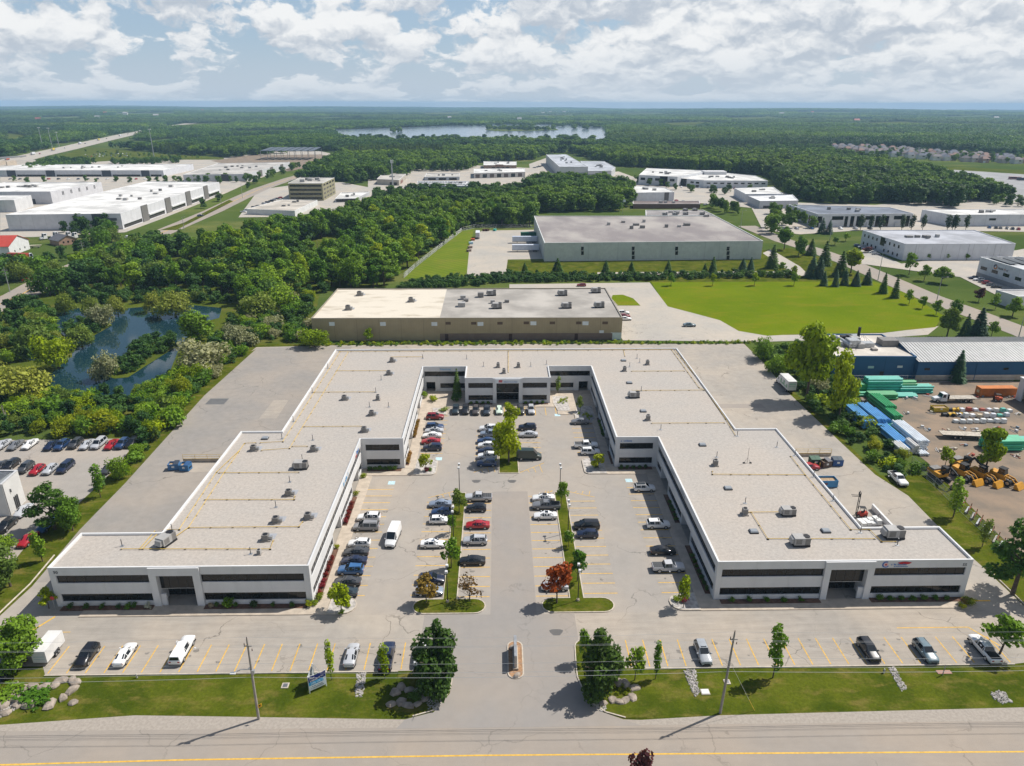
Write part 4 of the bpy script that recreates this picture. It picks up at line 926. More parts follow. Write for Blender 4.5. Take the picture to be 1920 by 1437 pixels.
# ------------------------------------------------------------------ neighbouring lots, roads, water
def sheet_px(name, px, z, mat): return struct(name, MB().sheet([GT(*p) for p in px], z), mat)
def road_px(name, px, w, z, mat, line=None):
    pts = [GT(*p) for p in px]; o = struct(name, MB().strip(pts, w, z), mat)
    if line:
        k = MB(); k.strip(pts, line, z+.03); struct('centre_line', k, M['yellow'])
    return o
r5 = (0,500); r8 = (1440,500); r2 = (480,180); r3 = (960,180); r4 = (1440,180); r1 = (0,180)
sheet_px('wet_meadow', [(-200,640),(-50,560),(60,545),(180,500),(330,470),(470,440),(600,420),(740,410),(880,425),(770,505),(690,540),(600,545),(583,640),(480,652),(383,740),(233,905),(120,800),(-100,800),(-300,760)], -.03, M['meadow'])
POND = [Z(r5,*p) for p in ((-100,640),(0,668),(150,690),(330,715),(420,770),(330,830),(330,920),(430,975),(640,985),(1000,985),(1100,900),(1270,790),(1330,640),(1420,500),(1500,420),(1640,385),(1660,310),(1450,290),(1100,300),(870,320),(590,310),(400,350),(400,450),(540,570),(540,680),(330,700),(100,640))]
sheet_px('pond_water', POND, -.01, M['water'])
for nm, pp in (('pond_island', ((700,790),(860,840),(960,830),(1100,740),(1320,600),(1290,520),(1000,560),(960,680),(760,740))), ('pond_island', ((520,580),(700,520),(840,440),(780,380),(620,400),(480,480)))):
    sheet_px(nm, [Z(r5,*p) for p in pp], .05, M['meadow'])
road_px('arterial_road', [(-160,640),(0,571),(40,553),(75,533),(150,498),(245,462),(320,430),(400,396),(450,372),(490,354),(545,335),(600,320),(680,303)], 15, .06, M['road'], .5)
sheet_px('grass_verge', [(300,432),(345,418),(430,375),(437,378),(370,412),(330,432)], .09, M['lawn'])
ZL = [0.0]
for px in ([(0,300),(0,445),(60,445),(235,436),(300,412),(425,362),(478,338),(570,305),(640,292),(600,284),(520,284),(380,300)], [(447,408),(600,406),(705,386),(725,358),(640,342),(560,346),(485,356)], [(690,366),(1000,348),(1005,316),(880,310),(760,320),(690,338)], [(998,346),(992,308),(1026,296),(1052,334),(1052,346)], [(1052,331),(1160,322),(1215,342),(1310,382),(1190,384),(1150,348)], [(1205,340),(1350,346),(1500,366),(1450,394),(1308,381)], [(1430,432),(1500,440),(1620,432),(1730,432),(1960,436),(1960,380),(1780,372),(1640,385),(1480,380),(1400,372)], [(1590,492),(1620,465),(1690,495),(1905,470),(1960,460),(2060,640),(1880,560),(1800,520)]):
    ZL[0] += .012; sheet_px('industrial_lot', px, .02+ZL[0], M['lot_pale'])
sheet_px('bus_lot', [(1672,314),(1760,316),(1960,330),(1960,400),(1885,372),(1800,350),(1745,336)], .05, paintm((.30,.30,.30), .9, .1, .05))
sheet_px('lawn_strip', [(1640,306),(1700,308),(1960,322),(1960,330),(1760,317),(1680,314)], .06, M['meadow'])
road_px('street', [(1400,424),(1470,452),(1530,470),(1590,492),(1650,518),(1740,557),(1830,590),(1930,628),(2060,690)], 12.5, .05, M['road'])
sheet_px('side_street', [(1445,468),(1500,500),(1520,520),(1490,516),(1430,475)], .04, M['lot_pale'])
sheet_px('lawn', [(1420,470),(1480,465),(1560,490),(1640,530),(1700,552),(1770,592),(1755,616),(1640,626),(1430,636),(1218,529),(945,512),(948,488),(1020,490),(1422,486)], .0, M['lawn'])
sheet_px('sports_lawn', [(1221,529.5),(1640,528),(1700,549),(1768,592),(1754,614),(1655,624),(1500,627),(1438,630),(1385,621),(1350,601),(1298,587),(1252,575),(1236,554)], .03, M['lawn_field'])
sheet_px('warehouse_path', [(1120,511),(1480,509),(1480,514),(1120,517)], .03, M['lot_pale'])
sheet_px('mown_slope', [(756,524),(778,503),(866,433),(888,430),(874,517)], .0, M['lawn_stripe'])
sheet_px('concrete_yard', [(875,518),(881,455),(903,433),(1012,431),(1022,486),(952,487),(948,516)], .03, M['lot_pale'])
sheet_px('tan_warehouse_lot', [(955,533.5),(1218,530),(1236,554),(1252,575),(1298,587),(1350,601),(1385,621),(1438,629),(1500,628),(1655,625),(1760,612),(1740,628),(1660,634),(1440,641),(1168,638.5),(1120,560),(955,545)], .02, M['lot_pale'])
gi = [Z(R7,*p) for p in ((750,215),(830,212),(910,240),(965,295),(790,295),(740,240))]
kerbed('grass_island', [tuple(G(*p).xy) for p in gi], M['lawn_field'], .14)
sheet_px('storage_yard', [(1590,712),(1960,716),(2060,1010),(1960,1080),(1880,1010),(1770,900),(1740,868),(1650,800)], .0, M['dirt'])
sheet_px('west_lot', [(-200,845),(-20,826),(270,822),(232,862),(190,905),(125,965),(60,1010),(20,1060),(-120,1200),(-300,1100)], .0, M['asphalt'])
sheet_px('verge', [(480,655),(383,742),(233,908),(150,993),(60,1100),(0,1155),(-60,1180),(40,1060),(120,985),(190,915),(250,835),(355,735),(450,668)], .004, M['lawn'])
FIELDS = [[(560,221),(640,219.5),(700,222),(600,225)], [(200,213),(330,211),(340,214),(220,216)], [(1340,222),(1450,219),(1500,223),(1380,226)], [(1600,231),(1700,228),(1760,232),(1640,236)], [(780,213),(860,211.5),(880,214),(800,215.5)], [(1150,212),(1240,211),(1260,213.5),(1170,214.5)], [(60,221),(150,218),(170,222),(80,226)], [(1750,219),(1860,217),(1880,220),(1770,222)], [(980,217),(1080,215.5),(1090,218),(1000,219.5)], [(400,208.5),(520,208),(530,210),(420,210.5)], [(1480,210),(1600,209),(1620,211),(1500,212)], [(0,252),(35,253),(60,262),(0,275)], [(330,236),(380,232),(470,231),(300,243)], [(40,258),(70,254),(72,259),(40,264)], [(1230,232),(1330,229),(1350,233),(1250,236)]]
for p in FIELDS: sheet_px('farm_field', p, .6, M['lawn_stripe'] if len(p[0]) % 2 else M['meadow'])
sheet_px('lake', [(612,244),(655,243),(750,240),(843,236.2),(906,234.4),(1000,233.6),(1135,236.6),(1165,241),(1250,252),(1262,264),(1150,273),(960,272),(740,275),(645,271),(618,256)], .5, M['lake'])
sheet_px('lake_island', [(909,244),(935,238.6),(985,237.5),(1038,240.5),(1048,245),(990,246.5),(930,247)], 1.0, M['terrain'])
HWY = [(-160,352),(0,308),(60,293),(120,280),(180,266),(240,252.5),(290,244),(340,235),(380,228),(420,221)]
road_px('highway', HWY, 44, .2, M['lot_pale'])
sheet_px('interchange', [(95,300),(160,276),(235,282),(310,290),(420,296),(420,300),(240,300),(150,306)], .1, M['meadow'])
sheet_px('construction_site', [(395,302),(470,292),(600,290),(640,296),(590,312),(540,322),(470,318)], .12, M['dirt'])

# ------------------------------------------------------------------ buildings
def bld(label, roof, base, col, roofcol, wins=(), cat='building', name='warehouse', ci=0, par=.3, coping=(.75,.75,.75), metal=False, h=None, loc=None):
    """roof corners are photograph pixels at roof height; base = ground pixel below corner ci"""
    if h is None: h = hgt(*roof[ci], *base)
    poly = [GT(0,0)]*0 + [G(*p, h).xy for p in roof]
    if area(poly) < 0: poly = poly[::-1]
    c = sum((Vector(p) for p in poly), Vector((0,0)))/len(poly)
    o = thing(name, label, cat, (c.x, c.y, 0)); n = len(poly); inn = offset(poly, par)
    wm = paintm(col, .6, .05, .3) if not isinstance(col, str) else M[col]
    for i in range(n):
        j = (i+1) % n
        MB().hexa([(*poly[i],-.5),(*poly[j],-.5),(*inn[j],-.5),(*inn[i],-.5),(*poly[i],h-.12),(*poly[j],h-.12),(*inn[j],h-.12),(*inn[i],h-.12)]).build('wall', wm, o)
    lip = offset(poly, -.06); li = offset(poly, par+.06); cm = paintm(coping, .5)
    for i in range(n):
        j = (i+1) % n
        MB().hexa([(*lip[i],h-.118),(*lip[j],h-.118),(*li[j],h-.118),(*li[i],h-.118),(*lip[i],h),(*lip[j],h),(*li[j],h),(*li[i],h)]).build('coping', cm, o)
    MB().sheet(inn, h-.35).build('roof', roofcol if not isinstance(roofcol, tuple) else paintm(roofcol, .9, .22, .07), o)
    rr = random.Random(int(c.x*7+c.y)); A0 = abs(area(poly))
    for k in range(min(9, 2+int(A0/900))):
        w_ = [rr.random()+.15 for _ in poly]; tw = sum(w_); q = sum((Vector(p)*(a/tw) for p, a in zip(inn, w_)), Vector((0,0))); sx = rr.uniform(1.6,3.6)
        MB().cbox((q.x, q.y, h-.34), sx, sx*rr.uniform(.6,1), rr.uniform(.9,1.9), 0).build('roof_unit', M['unit_light'] if rr.random() < .6 else M['unit'], o)
    jm = paintm(tuple(x*.72 for x in col) if not isinstance(col, str) else (.4,.4,.4), .7)
    for i in range(n):
        a_ = Vector(poly[i]); b_ = Vector(poly[(i+1) % n]); L_ = (b_-a_).length; t2 = (b_-a_)/max(L_,.01); n2 = Vector((t2.y,-t2.x)); jt = MB()
        for k in range(1, int(L_/7.5)):
            u = a_+t2*(L_*k/int(L_/7.5)); v = u+t2*.14; jt.hexa([(*(u+n2*.025),0),(*(v+n2*.025),0),(*(v-n2*.02),0),(*(u-n2*.02),0),(*(u+n2*.025),h-.14),(*(v+n2*.025),h-.14),(*(v-n2*.02),h-.14),(*(u-n2*.02),h-.14)])
        if jt.v: jt.build('panel_joints', jm, o)
    for (e, u0, u1, z0, z1, m) in wins: wallpiece(o, poly, e, u0, u1, z0, z1, m)
    return o, poly, h
def wallpiece(o, poly, e, u0, u1, z0, z1, m, name=None, d=.07):
    a = Vector(poly[e % len(poly)]); b = Vector(poly[(e+1) % len(poly)]); t = (b-a); L = t.length; t.normalize(); no = Vector((t.y, -t.x))
    if abs(u0) <= 1.0 and abs(u1) <= 1.0: u0 *= L; u1 *= L
    p, q = a+t*u0+no*.002, a+t*u1+no*.002; p2, q2 = a+t*u0+no*d, a+t*u1+no*d
    mat = M[m] if isinstance(m, str) else paintm(m, .6)
    nm = name or ('window' if m == 'glass' else 'wall_accent')
    return MB().hexa([(*p2,z0),(*q2,z0),(*q,z0),(*p,z0),(*p2,z1),(*q2,z1),(*q,z1),(*p,z1)]).build(nm, mat, o)
def edge_u(poly, e, px, py):
    """metres along wall e of the point that pixel px,py shows on that wall"""
    a = Vector(poly[e % len(poly)]); b = Vector(poly[(e+1) % len(poly)]); t = (b-a).normalized(); no = Vector((t.y, -t.x)); d = Vector(ray(px, py))
    k = a.dot(no)/(d.xy.dot(no)); p = d.xy*k; return (p-a).dot(t), CAMH + d.z*k
def find_front(poly):
    best = 0
    for i in range(len(poly)):
        a, b = Vector(poly[i]), Vector(poly[(i+1) % len(poly)])
        if (a.y+b.y) < (Vector(poly[best]).y+Vector(poly[(best+1) % len(poly)]).y): best = i
    return best
def front_items(o, poly, e, items):
    for (x0, y0, x1, y1, m, nm) in items:
        ua, za = edge_u(poly, e, x0, y0); ub, zb = edge_u(poly, e, x1, y1)
        wallpiece(o, poly, e, max(.05, min(ua, ub)), max(ua, ub), max(0, min(za, zb)), max(za, zb), m, nm) if max(ua,ub) > 1.0 else None
# tan warehouse
tan, tp, th = bld('long tan metal warehouse behind the office complex, half cream half grey roof', [(583.2,597),(1167.4,595.3),(1135.3,540),(632.8,541.3)], (1167,637), (.335,.275,.165), (.36,.335,.30), ci=1, coping=(.28,.25,.2))
e = find_front(tp)
MB().sheet([G(*p, th-.35).xy for p in ((584.5,596.6),(824.5,596.2),(838,542),(633.5,542))], th-.335).build('roof', pmat('cream_roof', (.62,.56,.46), .85, col2=(.42,.36,.27), scale=.22, lo=.5, hi=.72, stretch=(.4,1,1)), tan)
wv, bv = (.62,.66,.66), (.10,.065,.04)
it = []
for q in (568,950,1335,1680): x, y = Z(R6,q,430); it.append((x-5.5,y-3.5,x+5.5,y+3.5,wv,'wall_vent'))
for q in (1438,1630,1826): x, y = Z(R6,q,425); it.append((x-5,y-2.5,x+5,y+2.5,bv,'window'))
for q in (160,550): x, y = Z(R7,q,425); it.append((x-5.5,y-3.5,x+5.5,y+3.5,wv,'wall_vent'))
for q in (107,302,500,697): x, y = Z(R7,q,422); it.append((x-5,y-2.5,x+5,y+2.5,bv,'window'))
x, y = Z(R7,670,490); it.append((x-4,y-3,x+4,y+3,wv,'wall_vent'))
front_items(tan, tp, e, it)
ua, _ = edge_u(tp, e, 825, 628); ub, _ = edge_u(tp, e, 1148, 628); us, _ = edge_u(tp, e, 1155, 628)
wallpiece(tan, tp, e, ua, ub, 0, th*.30, (.17,.125,.10), 'brick_base', .12)
for q, r in ((1428,R6),(480,R7),(1905,R6)):
    u, _ = edge_u(tp, e, *Z(r,q,530)); wallpiece(tan, tp, e, u-.6, u+.6, 0, 2.3, (.05,.025,.02), 'door', .16)
u, _ = edge_u(tp, e, *Z(R7,778,525)); wallpiece(tan, tp, e, u-1.9, u+1.9, 0, 2.6, (.55,.62,.6), 'roller_door', .1)
rb = MB()
L = (Vector(tp[(e+1) % 4])-Vector(tp[e])).length; a = Vector(tp[e]); t_ = (Vector(tp[(e+1) % 4])-a).normalized(); no = Vector((t_.y,-t_.x))
for k in range(int(L/.9)):
    p = a + t_*(k*.9+.4) + no*.005; q = p + t_*.12; rb.hexa([(*(p+no*.04),th*.32),(*(q+no*.04),th*.32),(*q,th*.32),(*p,th*.32),(*(p+no*.04),th-.13),(*(q+no*.04),th-.13),(*q,th-.13),(*p,th-.13)])
rb.build('wall_ribs', paintm((.31,.255,.15), .6, .05, .3), tan)['kind'] = 'stuff'
# grey warehouse
gw, gp, gh = bld('large pale grey-green warehouse with weathered dark roof and narrow window strips', [(1020.9,455.5),(1431,451.8),(1341,404.8),(1001.3,405)], (1025,490.6), (.50,.54,.50), pmat('weathered_roof', (.22,.195,.19), .9, col2=(.37,.34,.31), scale=.045, lo=.35, hi=.65, stretch=(1,.5,1)), coping=(.62,.64,.62))
e = find_front(gp); it = []
for q, z1 in ((527,1185),(907,1228),(1232,1180),(1617,1222)):
    x, y = Z(r3, q, 1130)
    for k in range(3 if z1 > 1200 else 2): yy = Z(r3, 0, 1130+k*33)[1]; it.append((x-2.3, yy, x+2.3, yy+7, 'glass', 'window'))
    it.append((x-2.3, Z(r3,0,1098)[1], x+2.3, Z(r3,0,1126)[1], (.60,.59,.565), 'wall_accent'))
front_items(gw, gp, e, it)
for q in range(5):
    u = (Vector(gp[(e+1) % 4])-Vector(gp[e])).length
    x = 6 + u*q/5.2; wallpiece(gw, gp, e, x, x+10, 1, gh-1.5, (.53,.57,.52), 'wall_panel', .03)
bld('low office annex at the back of the grey warehouse', [(1210.5,394),(1318,393.7),(1340.5,404.2),(1211,404.2)], None, (.50,.54,.50), (.30,.28,.27), h=gh-.4, name='office_annex')
# west cluster
o, p, h = bld('large white warehouse with grey entrance panels beside the arterial road', [(10,403),(225.5,400.4),(411,341.6),(275.5,340.3)], (226.7,430.5), (.60,.60,.62), (.60,.59,.565), ci=1)
e = find_front(p)
for (a, b) in ((.745,.835),): wallpiece(o, p, e, a, b, 0, h-.05, (.07,.075,.085), 'entrance_panel', .3)
wallpiece(o, p, e, .0, .2, 3.2, 3.3, (.5,.5,.5), None); wallpiece(o, p, e, .87, .96, h*.55, h*.72, (.10,.11,.13), 'wall_sign'); wallpiece(o, p, e, .02, .99, 0, 1.0, (.4,.4,.42), 'wall_base')
for k in range(4):
    u = .18+.21*k; wallpiece(o, p, e+1, u-.025, u+.025, 0, h+.6, (.16,.15,.14), 'entrance_panel', .5)
    wallpiece(o, p, e+1, u+.03, u+.17, .6, 2.8, 'glass'); wallpiece(o, p, e+1, u+.03, u+.17, 3.3, 4.2, (.66,.66,.66), 'canopy', .8)
wallpiece(o, p, e+1, .01, .15, .6, 2.8, 'glass')
o, p, h = bld('white warehouse with dark slot windows left of the large white one', [(-120,360),(94,359.3),(190,341.6),(10,342)], (96,383), (.56,.56,.58), (.60,.59,.565), ci=1); e = find_front(p)
for k in range(5):
    for s in (0, .02): wallpiece(o, p, e+1, .2+.155*k+s, .21+.155*k+s, h*.55, h*.85, 'glass')
for k in range(4): wallpiece(o, p, e, .60+.068*k, .647+.068*k, .2, h*.42, (.06,.06,.07), 'dock_door', .12)
bld('white warehouse corner at the far left edge of the photo', [(-140,376.5),(26,375.2),(58,366),(-110,367)], (30,398), (.60,.60,.60), (.60,.59,.565), ci=1)
o, p, h = bld('long white warehouse with four dark entrances in the back of the west cluster', [(-60,319.6),(305.6,319.5),(362,308),(50,308.6)], (307,331.5), (.56,.57,.60), (.60,.59,.565), ci=1); e = find_front(p)
for x0, x1 in ((58,122),(350,415),(768,835),(1062,1122)):
    u, _ = edge_u(p, e, *Z(r1,x0,600)); v, _ = edge_u(p, e, *Z(r1,x1,600)); wallpiece(o, p, e, u, v, 0, h-.05, (.06,.065,.08), 'entrance_panel', .4)
for x0, x1 in ((130,340),(425,760),(845,1050),(1130,1210)):
    u, _ = edge_u(p, e, *Z(r1,x0,600)); v, _ = edge_u(p, e, *Z(r1,x1,600)); wallpiece(o, p, e, u, v, .2, 2.2, 'glass')
o, p, h = bld('grey-roofed warehouse with white end wall near the construction site', [(343,327.8),(461,326.5),(543,304.2),(408,306.5)], (461,339.5), (.55,.56,.58), (.42,.40,.37), ci=1); e = find_front(p)
wallpiece(o, p, e, .6, .72, 0, h-.05, (.07,.07,.08), 'entrance_panel', .3)
for k in range(3): wallpiece(o, p, e+1, .25+.25*k, .32+.25*k, 0, h, (.14,.13,.12), 'entrance_panel', .3)
# olive office
o, p, h = bld('four-storey olive office block with dark window bands', [(539.6,344),(604,344),(627,333.3),(562.7,332.8)], (607.8,376.6), (.27,.25,.15), (.42,.40,.36), ci=1, name='office_block', cat='office building'); e = find_front(p)
for k in range(4):
    z = h*(.1+.235*k); wallpiece(o, p, e, .04, .96, z, z+h*.10, 'glass'); [wallpiece(o, p, e+1, .08+.23*q, .08+.23*q+.15, z, z+h*.10, 'glass') for q in range(4)]
for q in range(3): MB().cbox((*(Vector(p[e]).lerp(Vector(p[(e+2) % 4]), .3+.16*q)), h-.3), 4, 3, 2.2).build('roof_unit', M['unit_light'], o)
bld('low beige-roofed building before the olive office block', [(462,392),(552.6,395.4),(595,375.4),(530,374)], (552.6,406), (.60,.61,.60), (.46,.42,.36), ci=1)
o, p, h = bld('low white-roofed showroom right of the olive office block', [(628,373),(668,372),(693,359.5),(640,361)], (628,380), (.45,.46,.48), (.60,.59,.565)); wallpiece(o, p, find_front(p), .05, .95, .4, 2.6, 'glass')
# middle cluster
o, p, h = bld('beige flat-roofed industrial unit behind the cell tower', [(706.4,335.9),(747.8,337.8),(761.3,326.2),(717,326.2)], (747.8,348.4), (.42,.38,.32), (.42,.39,.35), ci=1); e = find_front(p); wallpiece(o, p, e, .58, .9, .3, 3, 'glass'); wallpiece(o, p, e+1, .2, .5, .2, 3.2, (.2,.1,.08), 'roller_door')
o, p, h = bld('grey industrial unit with dark loading doors, middle distance', [(796,332),(861.5,331.6),(861.5,325.3),(799.8,325.3)], (796,338.8), (.42,.45,.48), (.46,.44,.40)); e = find_front(p); [wallpiece(o, p, e, .1+.3*k, .32+.3*k, .2, 2.6, 'glass') for k in range(3)]
o, p, h = bld('pale grey hall whose roof is dotted with white vents', [(784.4,348.4),(879.8,348.4),(879.8,339.7),(782.5,339.7)], (784.4,363.8), (.52,.54,.60), (.55,.55,.55)); e = find_front(p)
A, B, D = Vector(p[e]), Vector(p[(e+1) % 4]), Vector(p[(e+3) % 4])
for i in range(18):
    for j in range(2): c = A + (B-A)*((i+.5)/18) + (D-A)*((j+.5)/2.2); MB().cbox((*c, h-.34), 2.2, 1.6, 1.3).build('roof_vent', M['coping'], o)
wallpiece(o, p, e, .12, .22, 0, 3, (.12,.12,.14), 'door')
o, p, h = bld('two-storey brown office block with white roof, middle distance', [(906.8,309.9),(968.4,309.9),(968.4,303.1),(906.8,302.7)], (906.8,319.5), (.26,.18,.13), (.60,.59,.565)); e = find_front(p); [wallpiece(o, p, e, .25+.14*k, .35+.14*k, .8, h*.6, 'glass') for k in range(4)]; wallpiece(o, p, e, .35, .6, h*.6, h+.8, (.24,.15,.11), 'parapet_block', .4)
o, p, h = bld('low white and grey office row in front of the brown office block', [(888.5,325),(984.8,322.4),(983.8,315.6),(888.5,316.6)], (888.5,335), (.50,.48,.46), (.60,.59,.565)); e = find_front(p)
for k in range(7): wallpiece(o, p, e, .03+.138*k, .11+.138*k, .5, h*.75, 'glass' if k % 2 else (.12,.09,.08))
GR = (.47,.49,.52)
o, p, h = bld('tall pale grey warehouse beyond the woods with two-tone wall', [(1049,312.8),(1102.8,312.8),(1061.5,289.5),(1023.9,290.2)], (1051.4,332.8), (.52,.53,.52), (.40,.42,.45)); e = find_front(p); wallpiece(o, p, e, 0.002, .998, 0, h*.45, (.24,.26,.29), 'wall_accent')
o, p, h = bld('lower grey warehouse wing joined to the tall pale one', [(1102.8,320.5),(1146.6,320.3),(1154,314),(1132.8,302.7),(1088,302)], (1146.6,333.3), (.52,.53,.54), (.38,.40,.43), ci=1); e = find_front(p); wallpiece(o, p, e, .002, .998, 0, h*.5, (.24,.26,.29), 'wall_accent'); wallpiece(o, p, e, .45, .75, h*.72, h*.86, (.25,.27,.3), 'wall_sign')
o, p, h = bld('white office wing with dark glass entrance, west part of the white campus', [(1198,328.3),(1270.6,331.6),(1330.7,320.3),(1213,315.3)], (1270.6,350.3), (.62,.63,.65), (.60,.59,.565), ci=1); e = find_front(p); [wallpiece(o, p, e, .05+.19*k, .17+.19*k, h*.5, h*.75, 'glass') for k in range(5)]; wallpiece(o, p, e, .55, .75, .2, h-.3, 'glass')
o, p, h = bld('long white factory wing with small dark windows, east part of the white campus', [(1270.6,334),(1320.7,338.5),(1440,339.3),(1416,329.5),(1330.7,321.5)], (1320.7,353), (.60,.62,.65), (.60,.59,.565), ci=1); e = find_front(p)
for k in range(9): wallpiece(o, p, e, .04+.108*k, .1+.108*k, h*.55, h*.72, 'glass')
wallpiece(o, p, e-1, .1, .35, .2, h-.2, 'glass'); [wallpiece(o, p, e-1, .5+.2*k, .62+.2*k, .5+z, 2.2+z, 'glass') for k in range(2) for z in (0, 3.2)]
c = G(1341,327,h); MB().cbox((c.x, c.y+6, h-.3), 24, 14, 3.2).build('roof_tower', M['white'], o)
o, p, h = bld('white two-part block in front of the white campus', [(1166.7,352.8),(1194.2,361.6),(1264.4,360.4),(1245.6,351.6),(1173,347.3)], (1194.2,378.4), (.60,.61,.64), (.60,.59,.565), ci=1); e = find_front(p); wallpiece(o, p, e, .74, .86, 0, h-.2, (.13,.12,.12), 'entrance_panel', .2)
bld('low dark brick building behind the grey warehouse', [(1187,382.5),(1313,382.5),(1311,377),(1187,377)], (1187,391.5), (.15,.085,.07), (.20,.16,.15))
bld('white flat building right of the white campus', [(1377,352.8),(1398.4,364),(1468,363.5),(1450,350.5)], (1398.4,380), (.60,.61,.63), (.60,.59,.565), ci=1)
o, p, h = bld('grey low building behind the street trees', [(1403,367.5),(1425,377),(1497,376),(1486,365)], (1425,392), (.42,.43,.46), (.66,.66,.66), ci=1); e = find_front(p); wallpiece(o, p, e, .1, .5, .4, 2.4, 'glass')
# east cluster
o, p, h = bld('white office with dark roof deck and tall dark window bays', [(1478.8,383.4),(1534,401.7),(1713,400.4),(1669,389)], (1535,426.7), (.62,.62,.64), (.16,.18,.22), ci=1); e = find_front(p)
for k, (a, b) in enumerate(((.0,.05),(.15,.27),(.285,.32),(.345,.385),(.41,.46),(.5,.58),(.61,.66),(.70,.75),(.80,.9),(.93,.97))): wallpiece(o, p, e, a+.002, b, .3 if k not in (1,5,8) else h*.55, h*.82, 'glass')
for k in (1,5,8): wallpiece(o, p, e, (.15,0,0,0,0,.5,0,0,.8)[k]+.02, (.15,0,0,0,0,.5,0,0,.8)[k]+.08, .2, 3.0, (.55,.56,.58), 'entrance_canopy', .8)
for k in range(4): wallpiece(o, p, e-1, .2+.18*k, .25+.18*k, 1, h*.7, 'glass')
o, p, h = bld('long white warehouse right of the dark-roofed office', [(1729,393),(1785.7,403),(2000,402),(1945,392.5)], (1781,425), (.60,.61,.63), (.60,.59,.565), ci=1); e = find_front(p); wallpiece(o, p, e, .33, .39, h*.5, h*.68, 'glass')
o, p, h = bld('white warehouse with grey metal roof and rows of small windows on its end', [(1617.8,431.7),(1698,457.6),(1904.7,456.8),(1827,431.3)], (1691.7,488.6), (.60,.61,.64), (.37,.38,.41), ci=1, coping=(.55,.56,.58)); e = find_front(p)
for k in range(9):
    if k == 4: wallpiece(o, p, e-1, .46, .56, h*.45, h*.95, 'glass'); continue
    for z in (h*.12, h*.62): wallpiece(o, p, e-1, .06+.1*k, .09+.1*k, z, z+h*.18, 'glass')
for k in range(4): wallpiece(o, p, e, .24*k+.1, .24*k+.104, 0, h-.2, (.4,.41,.43), 'panel_joint', .03)
o, p, h = bld('white building with orange round logo and solar panels on its roof', [(1838.3,482),(2000,529),(2160,529),(1990,481)], (1829.5,518), (.58,.59,.62), (.45,.46,.47)); e = find_front(p)
ee = [i for i in range(4) if min(p[i][0], p[(i+1) % 4][0]) == min(q[0] for q in p) and p[i][1] > p[(i+1) % 4][1]]; ee = ee[0] if ee else e
Lw = (Vector(p[(ee+1) % 4])-Vector(p[ee])).length
for x0 in (1593,1675,1760,1850):
    u, z = edge_u(p, ee, *Z(r4,x0,1285 + (x0-1593)*.31)); v, z2 = edge_u(p, ee, *Z(r4,x0+42,1310+(x0-1593)*.31)); wallpiece(o, p, ee, u, v, h*.42, h*.58, 'glass')
wallpiece(o, p, ee, .001, .999, 0, h*.22, (.30,.29,.29), 'wall_base', .1)
u, z = edge_u(p, ee, *Z(r4,1705,1278)); a = Vector(p[ee]); t_ = (Vector(p[(ee+1) % 4])-a).normalized(); no = Vector((t_.y,-t_.x)); rzw = atan2(t_.y, t_.x)
cc = a + t_*u + no*.1
lg = MB()
for (r0, r1_, a0, a1, mm) in ((.6,1.15,200,420,(.55,.16,.02)),(.6,1.15,60,200,(.02,.03,.08))):
    k = MB()
    for q in range(14):
        A, B = radians(a0+(a1-a0)*q/14), radians(a0+(a1-a0)*(q+1)/14)
        k.face([(*(cc+t_*(r*cos(w))), h*.74+r*sin(w)) for r, w in ((r0,A),(r1_,A),(r1_,B),(r0,B))])
    k.build('logo', paintm(mm, .5), o)
cc = a + t_*(u+1.7) + no*.08; text('wall_sign', 'Health', 1.25, (cc.x, cc.y, h*.68), M['darkmetal'], o, rzw, align='LEFT')
cc = a + t_*(u+5.6) + no*.08; text('wall_sign', 'M', 1.25, (cc.x, cc.y, h*.68), paintm((.55,.16,.02)), o, rzw, align='LEFT'); cc = a + t_*(u+6.9) + no*.08; text('wall_sign', 'ed', 1.25, (cc.x, cc.y, h*.68), M['darkmetal'], o, rzw, align='LEFT')
for k in range(6):
    a0 = G(1862+22*k, 484.5+.2*k, h); MB().hexa([(a0.x-1,a0.y-14,h+.1),(a0.x+2.4,a0.y-14,h+.1),(a0.x+2.4,a0.y+2,h+.1),(a0.x-1,a0.y+2,h+.1),(a0.x-1,a0.y-14,h+.2),(a0.x+2.4,a0.y-14,h+.5),(a0.x+2.4,a0.y+2,h+.5),(a0.x-1,a0.y+2,h+.2)]).build('solar_panel', M['carglass'], o)
bld('small white building at the right edge by the street', [(1868,543.5),(1910,556),(1990,554),(1950,542.5)], (1868,567), (.62,.62,.62), (.40,.39,.38))
# blue factory
o, p, h = bld('blue factory block with cream flat roof covered in ducts', [(1531,626.5),(1654.2,626.5),(1719.3,668.6),(1547.7,667.8)], (1719,709.5), (.020,.095,.20), (.60,.55,.48), ci=2, coping=(.02,.09,.2)); e = find_front(p); bluef = o
front_items(o, p, e, [(*Z(r8,750,745),*Z(r8,790,762),(.35,.55,.5),'window'), (*Z(r8,970,742),*Z(r8,1005,758),(.6,.65,.62),'window')])
u, _ = edge_u(p, e, *Z(r8,850,800)); wallpiece(o, p, e, u-.6, u+.6, 0, 2.2, 'dark', 'door')
for (x, y, sx, sy, sz, m) in ((890,578,5,4,2.0,'unit'),(630,590,3.4,3.4,2.4,'galv'),(735,590,4,2.6,1.4,'galv'),(520,575,4,3,1.4,'coping'),(560,545,1.6,1.6,1.6,'darkmetal'),(605,545,1.6,1.6,1.8,'darkmetal'),(650,540,2,2,1.5,'galv'),(430,585,2.2,2.2,2.0,'unit'),(795,618,1.6,1.6,.6,'wood')):
    g = G(*Z(r8,x,y), h); MB().cbox((g.x, g.y, h-.33), sx, sy, sz).build('roof_unit', M[m], o)
